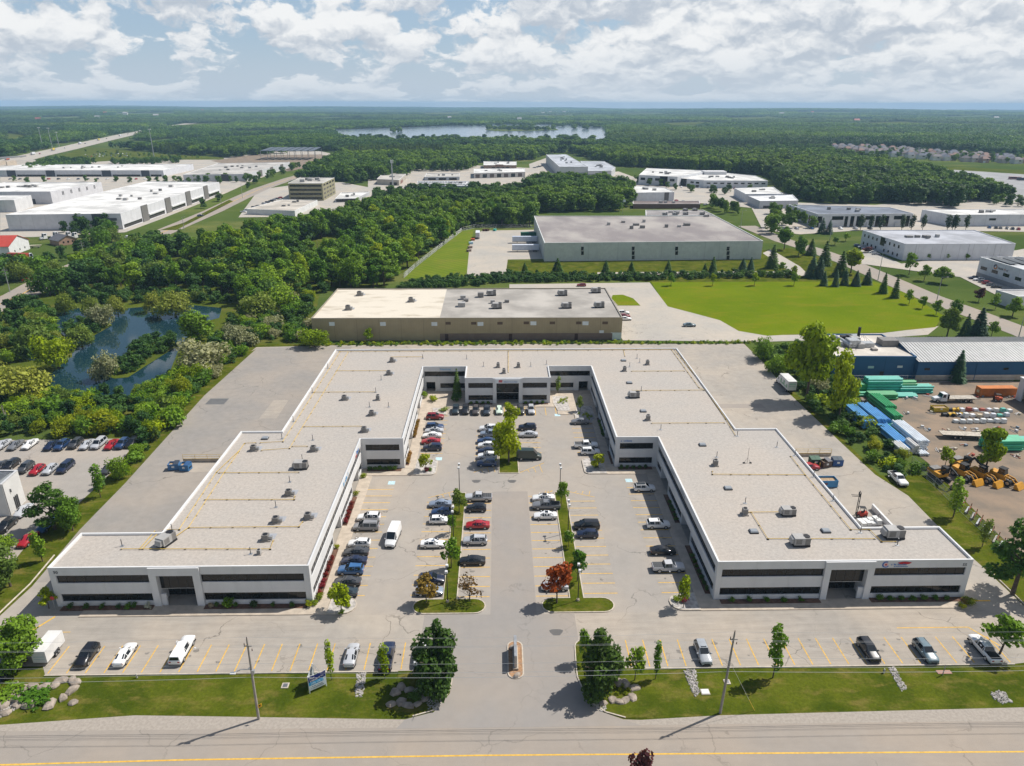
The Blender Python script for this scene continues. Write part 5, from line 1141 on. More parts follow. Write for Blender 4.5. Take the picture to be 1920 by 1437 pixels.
g0, g1 = G(*Z(r8,490,540), h), G(*Z(r8,620,610), h); MB().tube([(g0.x,g0.y,h+.8),(g1.x,g1.y,h+.8)], .7, 10).build('roof_duct', M['galv'], o, 40)
g = G(*Z(r8,672,545), h); MB().cyl((g.x,g.y,h-.3), .45, 4.4, n=10).build('exhaust_stack', M['black'], o)
rl = MB()
for (x0,y0,x1,y1) in ((485,560,660,622),(700,530,770,590),(420,605,655,618)):
    a, b = G(*Z(r8,x0,y0),h), G(*Z(r8,x1,y1),h)
    for z in (.5, 1.1): rl.tube([(a.x,a.y,h+z),(b.x,b.y,h+z)], .04, 4)
    for k in range(7): c = a.lerp(b, k/6); rl.tube([(c.x,c.y,h-.3),(c.x,c.y,h+1.1)], .04, 4)
rl.build('guard_rail', M['darkmetal'], o)
def gable():
    y0 = G(1719.3,713).y; he = hgt(1719.3,678.4,1719.3,713); x0 = p[[i for i in range(4)][0]][0]
    xa = max(q[0] for q in p if q[1] < G(1600,690).y)+.05; xb = xa+75; yb = G(1670,634,he).y; yr = (y0+yb)/2; hr = hgt(1700,649.5,1700,G(0,0).y) if 0 else he+2.2
    o = thing('factory_hall', 'long blue factory hall with ribbed grey metal gable roof', 'building', ((xa+xb)/2, (y0+yb)/2, 0))
    w = paintm((.020,.095,.20), .6, .05, .3)
    MB().hexa([(xa,y0,1.6),(xb,y0,1.6),(xb,y0+.25,1.6),(xa,y0+.25,1.6),(xa,y0,he),(xb,y0,he),(xb,y0+.25,he),(xa,y0+.25,he)]).build('wall', w, o)
    MB().box(xa, y0+.02, -.3, xb, y0+.25, 1.598).build('concrete_base', M['conc'], o)
    MB().box(xa, yb-.25, -.3, xb, yb, he).build('wall', w, o)
    for x in (xa, xb): MB().face([(x,y0+.25,-.3),(x,yb-.25,-.3),(x,yb-.25,he),(x,yr,hr),(x,y0+.25,he)]).build('gable_wall', w, o)
    rf = paintm((.40,.40,.39), .5, .08, .4, metal=.2)
    for (ya, za, yc, zc) in ((y0-.4,he,yr,hr),(yb+.4,he,yr,hr)):
        r = MB().hexa([(xa-.3,ya,za),(xb,ya,za),(xb,yc,zc),(xa-.3,yc,zc),(xa-.3,ya,za+.1),(xb,ya,za+.1),(xb,yc,zc+.1),(xa-.3,yc,zc+.1)]).build('roof', rf, o)
        rb = MB()
        for k in range(int((xb-xa)/.95)):
            x = xa+.2+k*.95; rb.hexa([(x,ya,za+.1),(x+.1,ya,za+.1),(x+.1,yc,zc+.1),(x,yc,zc+.1),(x,ya,za+.22),(x+.1,ya,za+.22),(x+.1,yc,zc+.22),(x,yc,zc+.22)])
        rb.build('roof_ribs', rf, r)['kind'] = 'stuff'
    for px in (1195, 1785):
        g = PY(*Z(r8,px,752), y0); MB().box(g.x-.8, y0-.06, 3.2, g.x+.8, y0-.002, 3.9).build('window', M['glass'], o)
    g = PY(*Z(r8,1560,760), y0); MB().box(g.x-.1, y0-.14, 0, g.x+.1, y0-.002, he).build('downpipe', w, o)
gable()
# white shed at the storage yard
g = G(1903,748); o = thing('workshop', 'white workshop with dark open bay door at the right edge of the storage yard', 'building', (g.x+8, g.y-6, 0))
MB().box(g.x, g.y-.3, 0, g.x+16, g.y, 6.4).build('wall', M['white'], o); MB().box(g.x, g.y-16, 0, g.x+.3, g.y-9.5, 6.4).build('wall', M['white'], o); MB().box(g.x, g.y-9.5, 4.9, g.x+.3, g.y-.3, 6.4).build('wall', M['white'], o); MB().box(g.x, g.y-2.2, 0, g.x+.3, g.y-.3, 4.9).build('wall', M['white'], o)
MB().box(g.x+1.2, g.y-9.5, 0, g.x+1.4, g.y-2.2, 4.9).build('bay_door', M['dark'], o); MB().box(g.x-.2, g.y-16.2, 6.4, g.x+16, g.y+.2, 6.7).build('roof', paintm((.6,.6,.58)), o); MB().box(g.x+.3, g.y-16, 0, g.x+16, g.y-15.7, 6.4).build('wall', M['white'], o)
# white metal building west
o, p, h = bld('white ribbed metal building with grey metal roof at the left photo edge', [(32.6,881.5),(2,908.5),(-170,908),(-120,881)], (50,939), (.60,.59,.565), paintm((.30,.32,.32), .5, .1, .5, metal=.2), coping=(.5,.5,.5)); ribs = MB()
e = [i for i in range(4) if p[i][0]+p[(i+1) % 4][0] == max(p[j][0]+p[(j+1) % 4][0] for j in range(4))][0]
for k in range(3): wallpiece(o, p, e, .40+.09*k, .42+.09*k, .2, 3.0, (.12,.12,.12), 'exhaust_pipe', .25)
wallpiece(o, p, e, .32, .34, h*.6, h*.7, (.2,.2,.2), 'wall_lamp', .3); wallpiece(o, p, e, .015, .03, 0, h-.1, (.2,.2,.2), 'downpipe', .12)
inn = offset(p, .4)
xs = [q[0] for q in inn]; ys = [q[1] for q in inn]
rb = MB()
for k in range(14): y = min(ys)+.3+(max(ys)-min(ys)-.6)*k/13; rb.box(min(xs)+2, y, h-.34, max(xs)-1.2, y+.12, h-.2)
rb.build('roof_ribs', M['galv'], o)['kind'] = 'stuff'
# red-roofed barn
def barn(label, q0, q1, depth, he, hr, col, roofc, rzsign=1):
    a, b = G(*q0), G(*q1); t = (b-a).normalized(); n = Vector((-t.y, t.x, 0)); L = (b-a).length; c = (a+b)/2 + n*depth/2
    o = thing('barn', label, 'building', c)
    A, B, C, D = a, b, b+n*depth, a+n*depth; m = paintm(col, .6); up = Vector((0,0,he)); f1 = (A+B)/2+Vector((0,0,hr)); f2 = (C+D)/2+Vector((0,0,hr))
    MB().face([A,B,B+up,f1,A+up]).build('gable_wall', m, o); MB().face([C,D,D+up,f2,C+up]).build('gable_wall', m, o)
    MB().face([B,C,C+up,B+up]).build('wall', m, o); MB().face([D,A,A+up,D+up]).build('wall', m, o)
    rm = paintm(roofc, .6, .08); ov = t*.6 - Vector((0,0,.3)); nn = n*.5; th = Vector((0,0,.15))
    for (e1, e2, s) in ((A+up, D+up, -1), (B+up, C+up, 1)):
        q = [e1+t*(s*.6)-nn-Vector((0,0,.25)), e2+t*(s*.6)+nn-Vector((0,0,.25)), f2+nn, f1-nn]
        q = q if s < 0 else q
        MB().hexa([*q, *[v+th for v in q]]).build('roof', rm, o)
    for k in range(3): w = a + t*(L*(.25+.25*k)) - n*.03; MB().cbox((w.x, w.y, 1.4), .9, .08, 1.0, atan2(t.y,t.x)).build('window', M['glass'], o)
barn('white barn-like shop with red metal roof by the arterial road', (20,481), (57,467), 34, 5.5, 9.5, (.66,.66,.66), (.45,.06,.04))
barn('white red-roofed shop wing extending to the photo edge', (-60,492), (-12,478), 36, 5.0, 9.0, (.62,.62,.62), (.44,.06,.045))
barn('small house with dark hip-like roof behind the roadside trees', (112,462), (146,457), 11, 3, 5.6, (.35,.22,.16), (.13,.13,.14))
# solar canopy over the construction site
g0, g1 = GT(490,300), GT(604,296); o = thing('solar_canopy', 'long dark solar canopy on posts over the construction site', 'canopy', ((g0.x+g1.x)/2, g0.y, 0))
for k in range(9):
    x = g0.x+(g1.x-g0.x)*k/8
    for d in (0, 45): MB().cyl((x, g0.y+d, 0), .35, 13, n=6).build('post', M['galv'], o)
    if k < 8: MB().hexa([(x+1,g0.y-4,12.5),(x+(g1.x-g0.x)/8-1,g0.y-4,12.5),(x+(g1.x-g0.x)/8-1,g0.y+50,14.5),(x+1,g0.y+50,14.5),(x+1,g0.y-4,12.9),(x+(g1.x-g0.x)/8-1,g0.y-4,12.9),(x+(g1.x-g0.x)/8-1,g0.y+50,14.9),(x+1,g0.y+50,14.9)]).build('solar_panel', paintm((.05,.06,.08), .3), o)
# houses of the estate
def houses():
    r = random.Random(11); var = []
    for (w, d, hh, rc, wc) in ((11,10,5.5,(.17,.15,.15),(.55,.48,.42)),(12,9,5.8,(.22,.20,.20),(.62,.6,.56)),(10,10,5.4,(.26,.17,.14),(.42,.26,.2)),(11,9,5.6,(.15,.16,.19),(.68,.66,.63))):
        wb = MB().box(-w/2,-d/2,0,w/2,d/2,hh).mesh('wall', paintm(wc)); rt = MB(); z = hh; v = [(-w/2-.5,-d/2-.5,z),(w/2+.5,-d/2-.5,z),(w/2+.5,d/2+.5,z),(-w/2-.5,d/2+.5,z),(-w/4,0,z+3.4),(w/4,0,z+3.4)]
        for f in ((0,1,5,4),(1,2,5),(2,3,4,5),(3,0,4)): rt.face([v[i] for i in f])
        gm = MB().box(-w/2+.8,-d/2-.06,.2,-w/2+4.4,-d/2-.003,2.6).mesh('garage_door', paintm((.7,.7,.7))); wm = MB().box(.4,-d/2-.05,3.4,3.2,-d/2-.003,4.8).mesh('window', M['glass'])
        var.append((wb, rt.mesh('roof', paintm(rc, .9)), gm, wm))
    n = 0
    rows = [(1560,281,1700,283.5),(1575,284,1735,287.5),(1600,287.5,1800,292),(1640,291.5,1880,298),(1690,296,1930,303),(1740,300.5,1940,308.5),(1560,278.5,1660,280),(1570,282.5,1715,285.5),(1590,286,1770,290),(1620,289.5,1840,295),(1665,294,1905,300.5),(1715,298.5,1935,306)]
    for ri, (xa, ya, xb, yb) in enumerate(rows):
        a, b = GT(xa, ya), GT(xb, yb); L = (b-a).length; k = int(L/15)
        for i in range(k):
            p = a.lerp(b, (i+r.uniform(.2,.8))/k); v = r.randrange(4)
            o = thing('house', 'house with %s roof in the estate beyond the bus lot' % ('dark grey','grey-brown','reddish','slate')[v], 'house', (p.x+r.uniform(-4,4), p.y+r.uniform(-8,8), p.z), r.choice((0, .05, pi/2, -.1)), 'estate houses', 1.0)
            for nm, me in zip(('wall','roof','garage_door','window'), var[v]): link(nm, me, o)
            n += 1
houses()
# ------------------------------------------------------------------ vegetation
def lobes_round(r, n, R, H, z0):
    L = []
    for k in range(n):
        a = r.uniform(0, 2*pi); t = r.random(); zz = z0 + H*(.12 + .76*t); prof = sqrt(max(.05, 1-((t-.42)/.66)**2)); d = R*prof*r.uniform(.35, .78)
        s = R*r.uniform(.30, .46); L.append((d*cos(a), d*sin(a), zz, s, s*r.uniform(.7, .95)))
    L.append((0, 0, z0+H*.5, R*.55, H*.36)); L.append((0, 0, z0+H*.82, R*.32, H*.17)); return L
def leaves(mb, r, lobes, n, size, up=.35, droop=0.0):
    tot = sum(l[3]**2 for l in lobes)
    for l in lobes:
        k = max(4, int(n*l[3]**2/tot))
        for _ in range(k):
            z = r.uniform(-1, 1); a = r.uniform(0, 2*pi); q = sqrt(1-z*z); d = Vector((q*cos(a), q*sin(a), z)); rad = r.uniform(.72, 1.06) if r.random() < .8 else r.uniform(.3, .75)
            p = Vector((l[0]+d.x*l[3]*rad, l[1]+d.y*l[3]*rad, l[2]+d.z*l[4]*rad))
            no = (d*.7 + Vector((r.uniform(-1,1), r.uniform(-1,1), r.uniform(-1,1)))*.75 + Vector((0,0,up))).normalized()
            u = no.cross(Vector((r.uniform(-1,1), r.uniform(-1,1), r.uniform(-1,1)-droop))).normalized(); v = no.cross(u)
            s = size*r.uniform(.55, 1.25); s2 = s*r.uniform(.55, .95)
            mb.face([p-u*s-v*s2*.3, p-v*s2, p+u*s-v*s2*.2, p+v*s2])
    return mb
def trunk_mesh(r, H, rad, limbs=5, spread=.35):
    mb = MB(); mb.tube([(0,0,-.2),(r.uniform(-.1,.1),r.uniform(-.1,.1),H*.35),(r.uniform(-.2,.2),r.uniform(-.2,.2),H*.72)], [rad*1.25, rad*.85, rad*.3], 7)
    for k in range(limbs):
        a = 2*pi*k/limbs + r.uniform(-.4,.4); z = H*r.uniform(.25,.5); L = H*spread*r.uniform(.7,1.2)
        mb.tube([(0,0,z),(cos(a)*L*.5,sin(a)*L*.5,z+L*.5),(cos(a)*L,sin(a)*L,z+L*.95)], [rad*.5, rad*.3, rad*.1], 5)
    return mb
def spruce(r, H, R, n, size):
    mb = MB(); tiers = 11
    for t in range(tiers):
        f = t/(tiers-1); z = H*(.08+.86*f); rr = R*(1-f)**.85+.12; k = max(5, int(n*(1-f*.75)/tiers))
        for _ in range(k):
            a = r.uniform(0, 2*pi); q = r.uniform(.35, 1)**.6*rr; p = Vector((cos(a)*q, sin(a)*q, z - q*.28 + r.uniform(-.3,.3)*H/tiers))
            o = Vector((cos(a), sin(a), -.42)).normalized(); sdv = Vector((-sin(a), cos(a), r.uniform(-.35,.35))).normalized(); s = size*r.uniform(.7,1.3)
            mb.face([p-o*s*1.1, p+sdv*s*.5-o*s*.1, p+o*s*1.1, p-sdv*s*.5-o*s*.1])
    mb.face([(-.06,0,H*.93),(.06,0,H*.93),(0,0,H)]); return mb
def pinecrown(r, H, R, n, size):
    L = []
    for k in range(15):
        f = k/14; a = k*2.4; d = R*(1-f*.75)*r.uniform(.45,.8); L.append((cos(a)*d, sin(a)*d, H*(.28+.66*f), R*.36*(1-.45*f), R*.15))
    return leaves(MB(), r, L, n, size, up=.8)
PR = {}   # kind -> list of (crown mesh, trunk mesh or None, nominal height, nominal radius)
def protos():
    def add(kind, nv, fn):
        PR[kind] = []
        for k in range(nv):
            r = random.Random(hash_(kind)+k*17); PR[kind].append(fn(r))
    def hash_(s): return sum(ord(c)*(i+3) for i, c in enumerate(s))
    lf, bk = M['leaf'], M['bark']
    def broad(H, R, n, size, nl=16, z0=.22, rad=.22, up=.35):
        def f(r): return (leaves(MB(), r, lobes_round(r, nl, R, H*(1-z0), H*z0), n, size, up).mesh('crown', lf), trunk_mesh(r, H*.85, rad).mesh('trunk', bk, 60), H, R)
        return f
    add('maple', 3, lambda r: (leaves(MB(), r, [(cos(k*2.4)*4.3*q*.62, sin(k*2.4)*4.3*q*.62, 1.6+6.9*r.uniform(.0,1)*(1.12-q*.55), r.uniform(.8,1.5), r.uniform(1.0,1.9)) for k in range(26) for q in [((k*.618) % 1)**.5]] + [(r.uniform(-1.4,1.4), r.uniform(-1.4,1.4), 8.4, .75, 1.3) for _ in range(3)] + [(0,0,4.2,2.0,2.6)], 5600, .27).mesh('crown', lf), trunk_mesh(r, 8.5, .26).mesh('trunk', bk, 60), 10, 4.3)); add('broad', 8, lambda r: broad(12, 4.8*r.uniform(.78,1.15), 2700, .43, r.choice((11,16,22)), r.uniform(.06,.22), .24)(r)); add('small', 3, broad(5, 1.9, 900, .24, 11, .28, .09)); add('sparse', 2, broad(5.4, 2.3, 420, .21, 13, .25, .11))
    add('shrub', 4, lambda r: (leaves(MB(), r, [(r.uniform(-.7,.7), r.uniform(-.7,.7), r.uniform(.4,1.15), r.uniform(.45,.75), r.uniform(.4,.6)) for _ in range(7)] + [(0,0,.8,.9,.8)], 420, .17).mesh('foliage', lf), None, 1.7, 1.3))
    add('mound', 4, lambda r: (leaves(MB(), r, [(r.uniform(-2,2), r.uniform(-2,2), r.uniform(1.2,3.6), r.uniform(1.0,1.6), r.uniform(.9,1.4)) for _ in range(14)] + [(0,0,2.2,2.1,2.0)], 2400, .22, .3, .5).mesh('crown', lf), trunk_mesh(r, 4, .14).mesh('trunk', bk), 5, 3.2))
    add('column', 3, lambda r: (leaves(MB(), r, [(r.uniform(-.25,.25), r.uniform(-.25,.25), z, .62*sin(pi*min(1,(z-.9)/5.6))**.5+.12, .62) for z in (1.5,2.1,2.7,3.3,3.9,4.5,5.1,5.6)], 620, .19, .3).mesh('crown', lf), MB().tube([(0,0,-.1),(0,0,2),(0,0,4.6)], [.08,.06,.02], 6).mesh('trunk', bk), 6.2, .85))
    add('spruce', 4, lambda r: (spruce(r, 10, 2.7, 2200, .5).mesh('crown', lf), MB().tube([(0,0,-.2),(0,0,9)], [.2,.03], 6).mesh('trunk', bk), 10, 2.7))
    add('pine', 2, lambda r: (pinecrown(r, 9, 4.2, 2600, .26).mesh('crown', lf), trunk_mesh(r, 9, .22, 8, .28).mesh('trunk', bk), 9, 4.2))
    add('tuft', 2, lambda r: (leaves(MB(), r, [(0,0,.3,.45,.4)], 60, .14).mesh('foliage', lf), None, .7, .45))
protos()
def snag(px, py, h):
    r = random.Random(int(px)); o = thing('dead_tree', 'bare grey dead tree standing in the wet meadow', 'tree', G(px, py), px, 'dead trees'); b = MB().tube([(0,0,-.2),(.1,.1,h*.5),(.3,0,h)], [.2,.14,.04], 6)
    b.build('trunk', paintm((.26,.22,.18)), o, shift=False); [MB().tube([(0,0,h*q),(cos(q*9)*1.6*(1.2-q),sin(q*9)*1.6*(1.2-q),h*q+1.2)], [.07,.02], 4).build('limb', paintm((.26,.22,.18)), o, shift=False) for q in (.4,.52,.63,.72,.8,.88)]
for q in ((575,512,12),(600,505,14),(608,498,10),(633,502,13),(560,525,9),(650,490,11),(520,520,9),(258,525,10),(16,800,6),(540,500,10),(590,530,8)): snag(*q)
TC = dict(green=(0.157,0.270,0.040), bright=(0.236,0.325,0.028), yellow=(.245,.290,.035), dark=(0.078,0.155,0.031), olive=(.150,.215,.050), silver=(0.298,0.308,0.176), blue=(0.078,0.149,0.084), rust=(0.322,0.120,0.043) if 1 else (0.500,0.204,0.049), brown=(0.340,0.229,0.070), purple=(0.118,0.048,0.044), willow=(.235,.275,.062), deep=(0.104,0.204,0.031), maroon=(0.234,0.059,0.044), lime=(0.248,0.325,0.033), black=(0.047,0.082,0.028))
NMS = {'maple':'maple_tree','broad':'broadleaf_tree','small':'young_tree','sparse':'thin_tree','shrub':'shrub','mound':'willow_shrub','column':'columnar_tree','spruce':'spruce_tree','pine':'pine_tree','tuft':'grass_tuft'}
_ti = [0]
def plant(kind, pos, h, w, col, label, group=None, name=None, cat=None, seed=None):
    """pos world xyz, h height m, w crown width m"""
    _ti[0] += 1; i = _ti[0] if seed is None else seed; V = PR[kind]; cr, tk, H, R = V[i % len(V)]
    s = h/H; sx = w/(2*R*(1.14 if kind in ('broad','small','sparse') else 1))
    o = thing(name or NMS[kind], label, cat or ('shrub' if kind in ('shrub','mound','tuft') else 'tree'), pos, (i*2.399) % (2*pi), group, (sx*(1+.16*sin(i*1.7)), sx*(1-.16*sin(i*1.7)), s))
    c = TC[col] if isinstance(col, str) else col
    link(cr.name.split('.')[0], cr, o, color=c)
    if tk is not None: link('trunk', tk, o)
    return o
def tpx(kind, bx, by, ty, wpx, col, label, group=None, z=.0, name=None, cat=None):
    g = G(bx, by, z); h = max(.4, hgt(bx, ty, bx, by) - z); sc_ = FPX/((_cm @ g).z*-1); return plant(kind, g, h, wpx/sc_, col, label, group, name, cat)
T1 = [
('small',640,1146,1098,52,'bright','bright green tree in the stone bed at the west front corner'),('small',800,1130,1080,48,'brown','dark olive shade tree at the foot of the west island'),('sparse',880,1128,1083,58,(.15,.10,.04),'thin reddish tree with bare branches on the west island'),
('small',846,1066,1013,40,'green','green tree midway down the west island'),('small',861,962,920,36,'olive','green tree near the top of the west island'),('small',846,1000,965,24,'green','small tree by the west island lamp post'),
('broad',954,868,780,70,'bright','big bright green tree on the centre court island'),('small',957,806,756,36,'lime','smaller lime green tree behind the big court tree'),
('small',1052,948,903,29,'green','small tree at the top of the east island under a lamp post'),('small',1066,1027,997,26,'green','smallest tree midway down the east island'),('small',1082,1091,1030,44,'deep','dark green tree low on the east island'),('small',1044,1132,1060,64,'rust','rust-red tree on the east island'),
('small',798,884,852,31,'lime','lime green tree in the north-west stone planter'),('small',1121,879,851,33,'lime','lime green tree in the north-east stone planter'),('small',1281,1141,1084,36,'lime','feathery lime green tree in the south-east stone bed'),
('spruce',857,742,690,18,'dark','tall dark conifer in the north-west court corner'),('column',1046,738,706,11,'olive','slim olive columnar tree in the north-east court corner'),('small',1088,772,744,19,'olive','round olive tree by the north-east planter'),
('maple',822,1288,1172,132,(.055,.105,.02),'big dark maple west of the drive entrance'),('maple',1122,1292,1184,118,(.055,.105,.02),'big dark maple east of the drive entrance'),('small',1096,1240,1182,34,'green','young maple top poking out beside the east entrance maple'),('small',1190,1276,1217,44,'green','light green tree beside the east entrance maple'),
('column',622,1275,1202,19,'bright','slim columnar tree nearest the lease sign'),('column',722,1273,1206,20,'bright','slim columnar tree in front of the dark blue pickup'),('column',1229,1273,1204,17,'green','slim columnar tree left of the silver SUV'),('column',1449,1271,1170,30,'green','tall columnar tree right of the utility pole'),
('maple',48,1240,1150,124,'deep','broad tree at the west end of the front lot'),('small',92,1141,1107,40,'bright','bright young tree by the stop sign at the west front corner'),('small',1874,1226,1156,78,'green','spreading tree at the east end of the front lot'),
('pine',1898,1115,972,125,'dark','large dark tree overhanging the east drive at the photo edge'),('column',1787,970,896,25,'green','slim leaning columnar tree on the east verge, nearer the pickup'),('column',1841,1026,972,17,'olive','smaller columnar tree on the east verge'),
('column',189,933,871,23,'green','columnar tree on the west verge by the bush'),('column',80,1053,996,22,'green','columnar tree on the west verge beside the red sedan'),('small',294,828,799,18,'olive','thin young tree on the west verge'),
('pine',103,992,905,92,'dark','dark layered pine beside the west lot'),('broad',137,995,928,58,'deep','dense green tree right of the layered pine'),('mound',226,898,852,42,'green','single rounded bush on the west verge near the slim tree'),('broad',20,1100,1018,84,'olive','round olive tree at the left edge above the drive'),
('mound',590,651,612,62,'bright','bright bush at the west corner of the tan warehouse'),('small',692,642,616,21,'bright','small tree against the tan warehouse wall'),
('broad',1512,748,602,92,'bright','tall bright tree above the box truck'),('broad',1573,780,654,66,'bright','second tall bright tree, right of the box truck'),('mound',1534,738,706,42,'silver','silvery shrub between the two tall yard trees'),('mound',1426,673,630,44,'deep','dark bush at the far corner of the east yard'),('mound',1460,700,660,50,'green','green bush behind the dark corner bush'),
('spruce',1793,714,656,36,'blue','blue spruce in front of the blue factory hall'),('broad',1846,884,803,60,'bright','bright tree in the storage yard by the flatbed trailer'),('small',1771,878,841,37,'lime','lime tree beside the excavators'),
('spruce',1544,536,508,15,'blue','blue spruce first in the row along the sports lawn'),('spruce',1566,537,506,16,'blue','blue spruce second in the row along the sports lawn'),('spruce',1583,535,504,16,'blue','blue spruce third in the row along the sports lawn'),('spruce',1604,536,507,20,'blue','blue spruce fourth in the row along the sports lawn'),('spruce',1625,534,503,18,'blue','blue spruce fifth in the row along the sports lawn'),
('spruce',1655,550,510,18,'deep','narrow green conifer at the lawn corner'),('spruce',1677,559,515,15,'dark','narrow dark conifer right of its green twin'),('small',1704,571,544,22,'green','round street tree first below the narrow conifers'),('small',1729,579,556,19,'green','round street tree second below the narrow conifers'),('small',1755,591,563,24,'green','round street tree third below the narrow conifers'),
('broad',1775,632,575,40,'olive','leafy tree at the driveway by the blue factory'),('broad',1788,600,559,26,'deep','tree behind the leafy driveway tree'),('spruce',1808,632,588,21,'blue','smaller blue spruce by the factory driveway'),('spruce',1832,632,576,36,'blue','large blue spruce by the factory driveway'),('small',1858,632,604,24,'deep','round tree right of the large blue spruce'),
('small',1258,536,512,18,'green','young lawn tree first from the left on the sports lawn'),('small',1336,536,513,16,'bright','young lawn tree second from the left on the sports lawn'),('small',1414,536,512,19,'bright','young lawn tree third from the left on the sports lawn'),('small',1488,536,510,18,'green','young lawn tree fourth from the left on the sports lawn'),
('spruce',984,511,492,14,'dark','small conifer nearest the concrete yard'),('spruce',1045,513,484,23,'dark','conifer at the near corner of the grey warehouse'),('spruce',1135,518,488,21,'dark','conifer on the warehouse lawn, second from the corner'),('spruce',1183,518,490,20,'dark','conifer on the warehouse lawn, third from the corner'),('spruce',1252,514,487,19,'dark','conifer in the middle of the warehouse lawn'),('spruce',1321,513,494,14,'dark','short conifer left of its taller neighbour'),('spruce',1336,513,481,20,'dark','tall conifer right of the short one'),('spruce',1392,509,484,20,'blue','bluish conifer left of a pair at the east warehouse corner'),('spruce',1407,507,482,17,'blue','bluish conifer right of a pair at the east warehouse corner'),
('mound',200,711,655,54,'silver','silvery willow on the pond island'),('mound',330,593,543,66,'willow','yellow-green willow on the far pond bank'),('mound',287,585,542,36,'willow','smaller yellow-green willow left of the large one'),('mound',390,695,632,92,'silver','wide silvery shrub beside the service yard'),('mound',446,648,604,56,'silver','silvery shrub above the wide one'),('broad',375,645,580,74,'deep','dense green tree on the pond bank'),('mound',155,652,605,58,'olive','olive shrub on the pond point'),
('mound',190,614,570,46,'silver','pale grey-green willow behind the pond point'),('mound',172,590,553,40,'olive','olive willow left of the pale one'),('mound',222,592,553,36,'willow','yellow willow on the far shore'),('mound',66,664,597,88,'olive','big olive willow on the west bank'),('mound',110,691,624,66,'bright','bright green bush reaching over the pond'),('mound',52,748,678,118,'willow','large yellow willow at the near pond bank'),('mound',122,590,545,36,'olive','olive bush by the arterial road side of the pond'),
('mound',345,745,700,46,'yellow','yellow-green bush by the yard verge'),('mound',358,720,682,40,'bright','bright bush above the yellow one by the verge'),('mound',120,815,780,50,'yellow','yellowing bush behind the west lot'),('mound',200,810,766,62,'yellow','yellow-green bush behind the red coupe'),
('broad',208,450,415,34,'deep','big round tree by the arterial road'),('small',835+793,482-8,463,24,'purple','dark purple tree before the white warehouse'),('small',1835,566,540,24,'purple','dark purple tree by the right hand street'),('small',1866,580,551,22,'green','street tree right of the purple one'),('broad',1898,594,556,34,'green','wide street tree at the photo edge'),
]
for t in T1: tpx(*t[:7])
# conifers and street trees on the east side
E1 = [('spruce',1447,503,458,26,'dark'),('broad',1470,468,424,36,'deep'),('broad',1497,481,440,32,'deep'),('spruce',1520,478,447,24,'dark'),('spruce',1545,498,451,28,'dark'),('spruce',1521,520,478,30,'blue'),('spruce',1536,522,482,22,'blue'),('small',1565,460,444,20,'deep'),('small',1585,453,437,18,'green'),('broad',1595,512,464,44,'lime'),('spruce',1575,518,470,28,'dark'),('small',1704,516,475,28,'green'),('small',1732,527,497,26,'green'),('broad',1764,532,500,40,'green'),('small',1466,512,492,16,'green'),('small',1487,520,498,18,'bright')]
for k, t in enumerate(E1): tpx(*t, 'tree number %s of the loose group beside the side street' % ('one','two','three','four','five','six','seven','eight','nine','ten','eleven','twelve','thirteen','fourteen','fifteen','sixteen')[k] if 0 else {'spruce':'conifer','broad':'leafy tree','small':'small street tree'}[t[0]] + ' in the loose planting along the side street', 'street trees east')
for k, x in enumerate((690,765,840,1000,1070,1155,1340,1378,1398,1478)): a, b = Z(r4,x,1005); tpx('column', a, b, Z(r4,0,888)[1], 11, 'black', 'narrow dark conifer in the row before the east offices', 'conifer row east')
for x, y, t in ((400,1030,910),(455,1035,925)): tpx('spruce', *Z(r4,x,y), Z(r4,0,t)[1], 16, 'blue', 'conifer pair before the dark-roofed office', 'conifer pair')
for x in (1195,1340,1485): tpx('small', *Z(r4,x,1230), Z(r4,0,1182)[1], 11, 'green', 'small tree against the white warehouse side', 'trees at the white warehouse')
# shrubs round the office
SH = [(868,1,'bright')]
def shrubs(pts, kind, h, w, col, label, group):
    for (x, y) in pts: plant(kind, (x, y, .14), h*random.uniform(.8,1.2), w*random.uniform(.85,1.15), col, label, group)
random.seed(5)
shrubs([(-71+2.6*k, 96.9) for k in range(5)] + [(-47+3.1*k, 96.9) for k in range(5)], 'shrub', .9, 1.0, 'dark', 'small dark shrub in the mulch bed of the west front', 'west front shrubs')
for x, w, c, l in ((-61.5,1.5,'deep','green bush left of the west entrance'),(-58.3,1.3,(.5,.5,.42),'white flowering bush at the west entrance'),(-45.2,2.3,'deep','large round bush right of the west entrance'),(-40.8,1.7,'black','dark round bush in the west front bed'),(-47.9,1.2,(.4,.36,.25),'pale flowering bush right of the west entrance')): plant('shrub', (x, 96.8, .14), w*.75, w, c, l)
shrubs([(39+2.9*k, 96.9) for k in range(5)] + [(64+1.9*k, 96.9) for k in range(7)], 'shrub', .9, 1.2, 'deep', 'small green shrub in the mulch bed of the east front', 'east front shrubs')
for y0, y1 in ((100,112.5),(122,131.5)):
    n = int((y1-y0)/1.6)
    shrubs([(-30.7, y0+1.6*k) for k in range(n)], 'shrub', 1.15, 1.2, 'maroon', 'dark red barberry along the west inner wall', 'west wall barberries'); shrubs([(35.5, y0+1.6*k) for k in range(n)], 'shrub', .9, 1.0, 'dark', 'dark shrub along the east inner wall', 'east wall shrubs')
for (x, y, w, c, l) in ((-30.6,113.4,1.2,'yellow','yellow-green shrub by the first west entry'),(-30.6,132.6,1.4,'yellow','yellow-green shrub by the second west entry'),(-30.4,98.6,1.6,'yellow','yellow-green shrub at the west inner corner'),(-30.3,140.4,1.6,'lime','lime shrub beside the west step block')): plant('shrub', (x, y, .14), w*.8, w, c, l)
shrubs([(-29.6+1.15*k, 143.9) for k in range(6)], 'shrub', 1.1, 1.4, 'dark', 'clipped dark hedge shrub under the west step block windows', 'west step hedge')
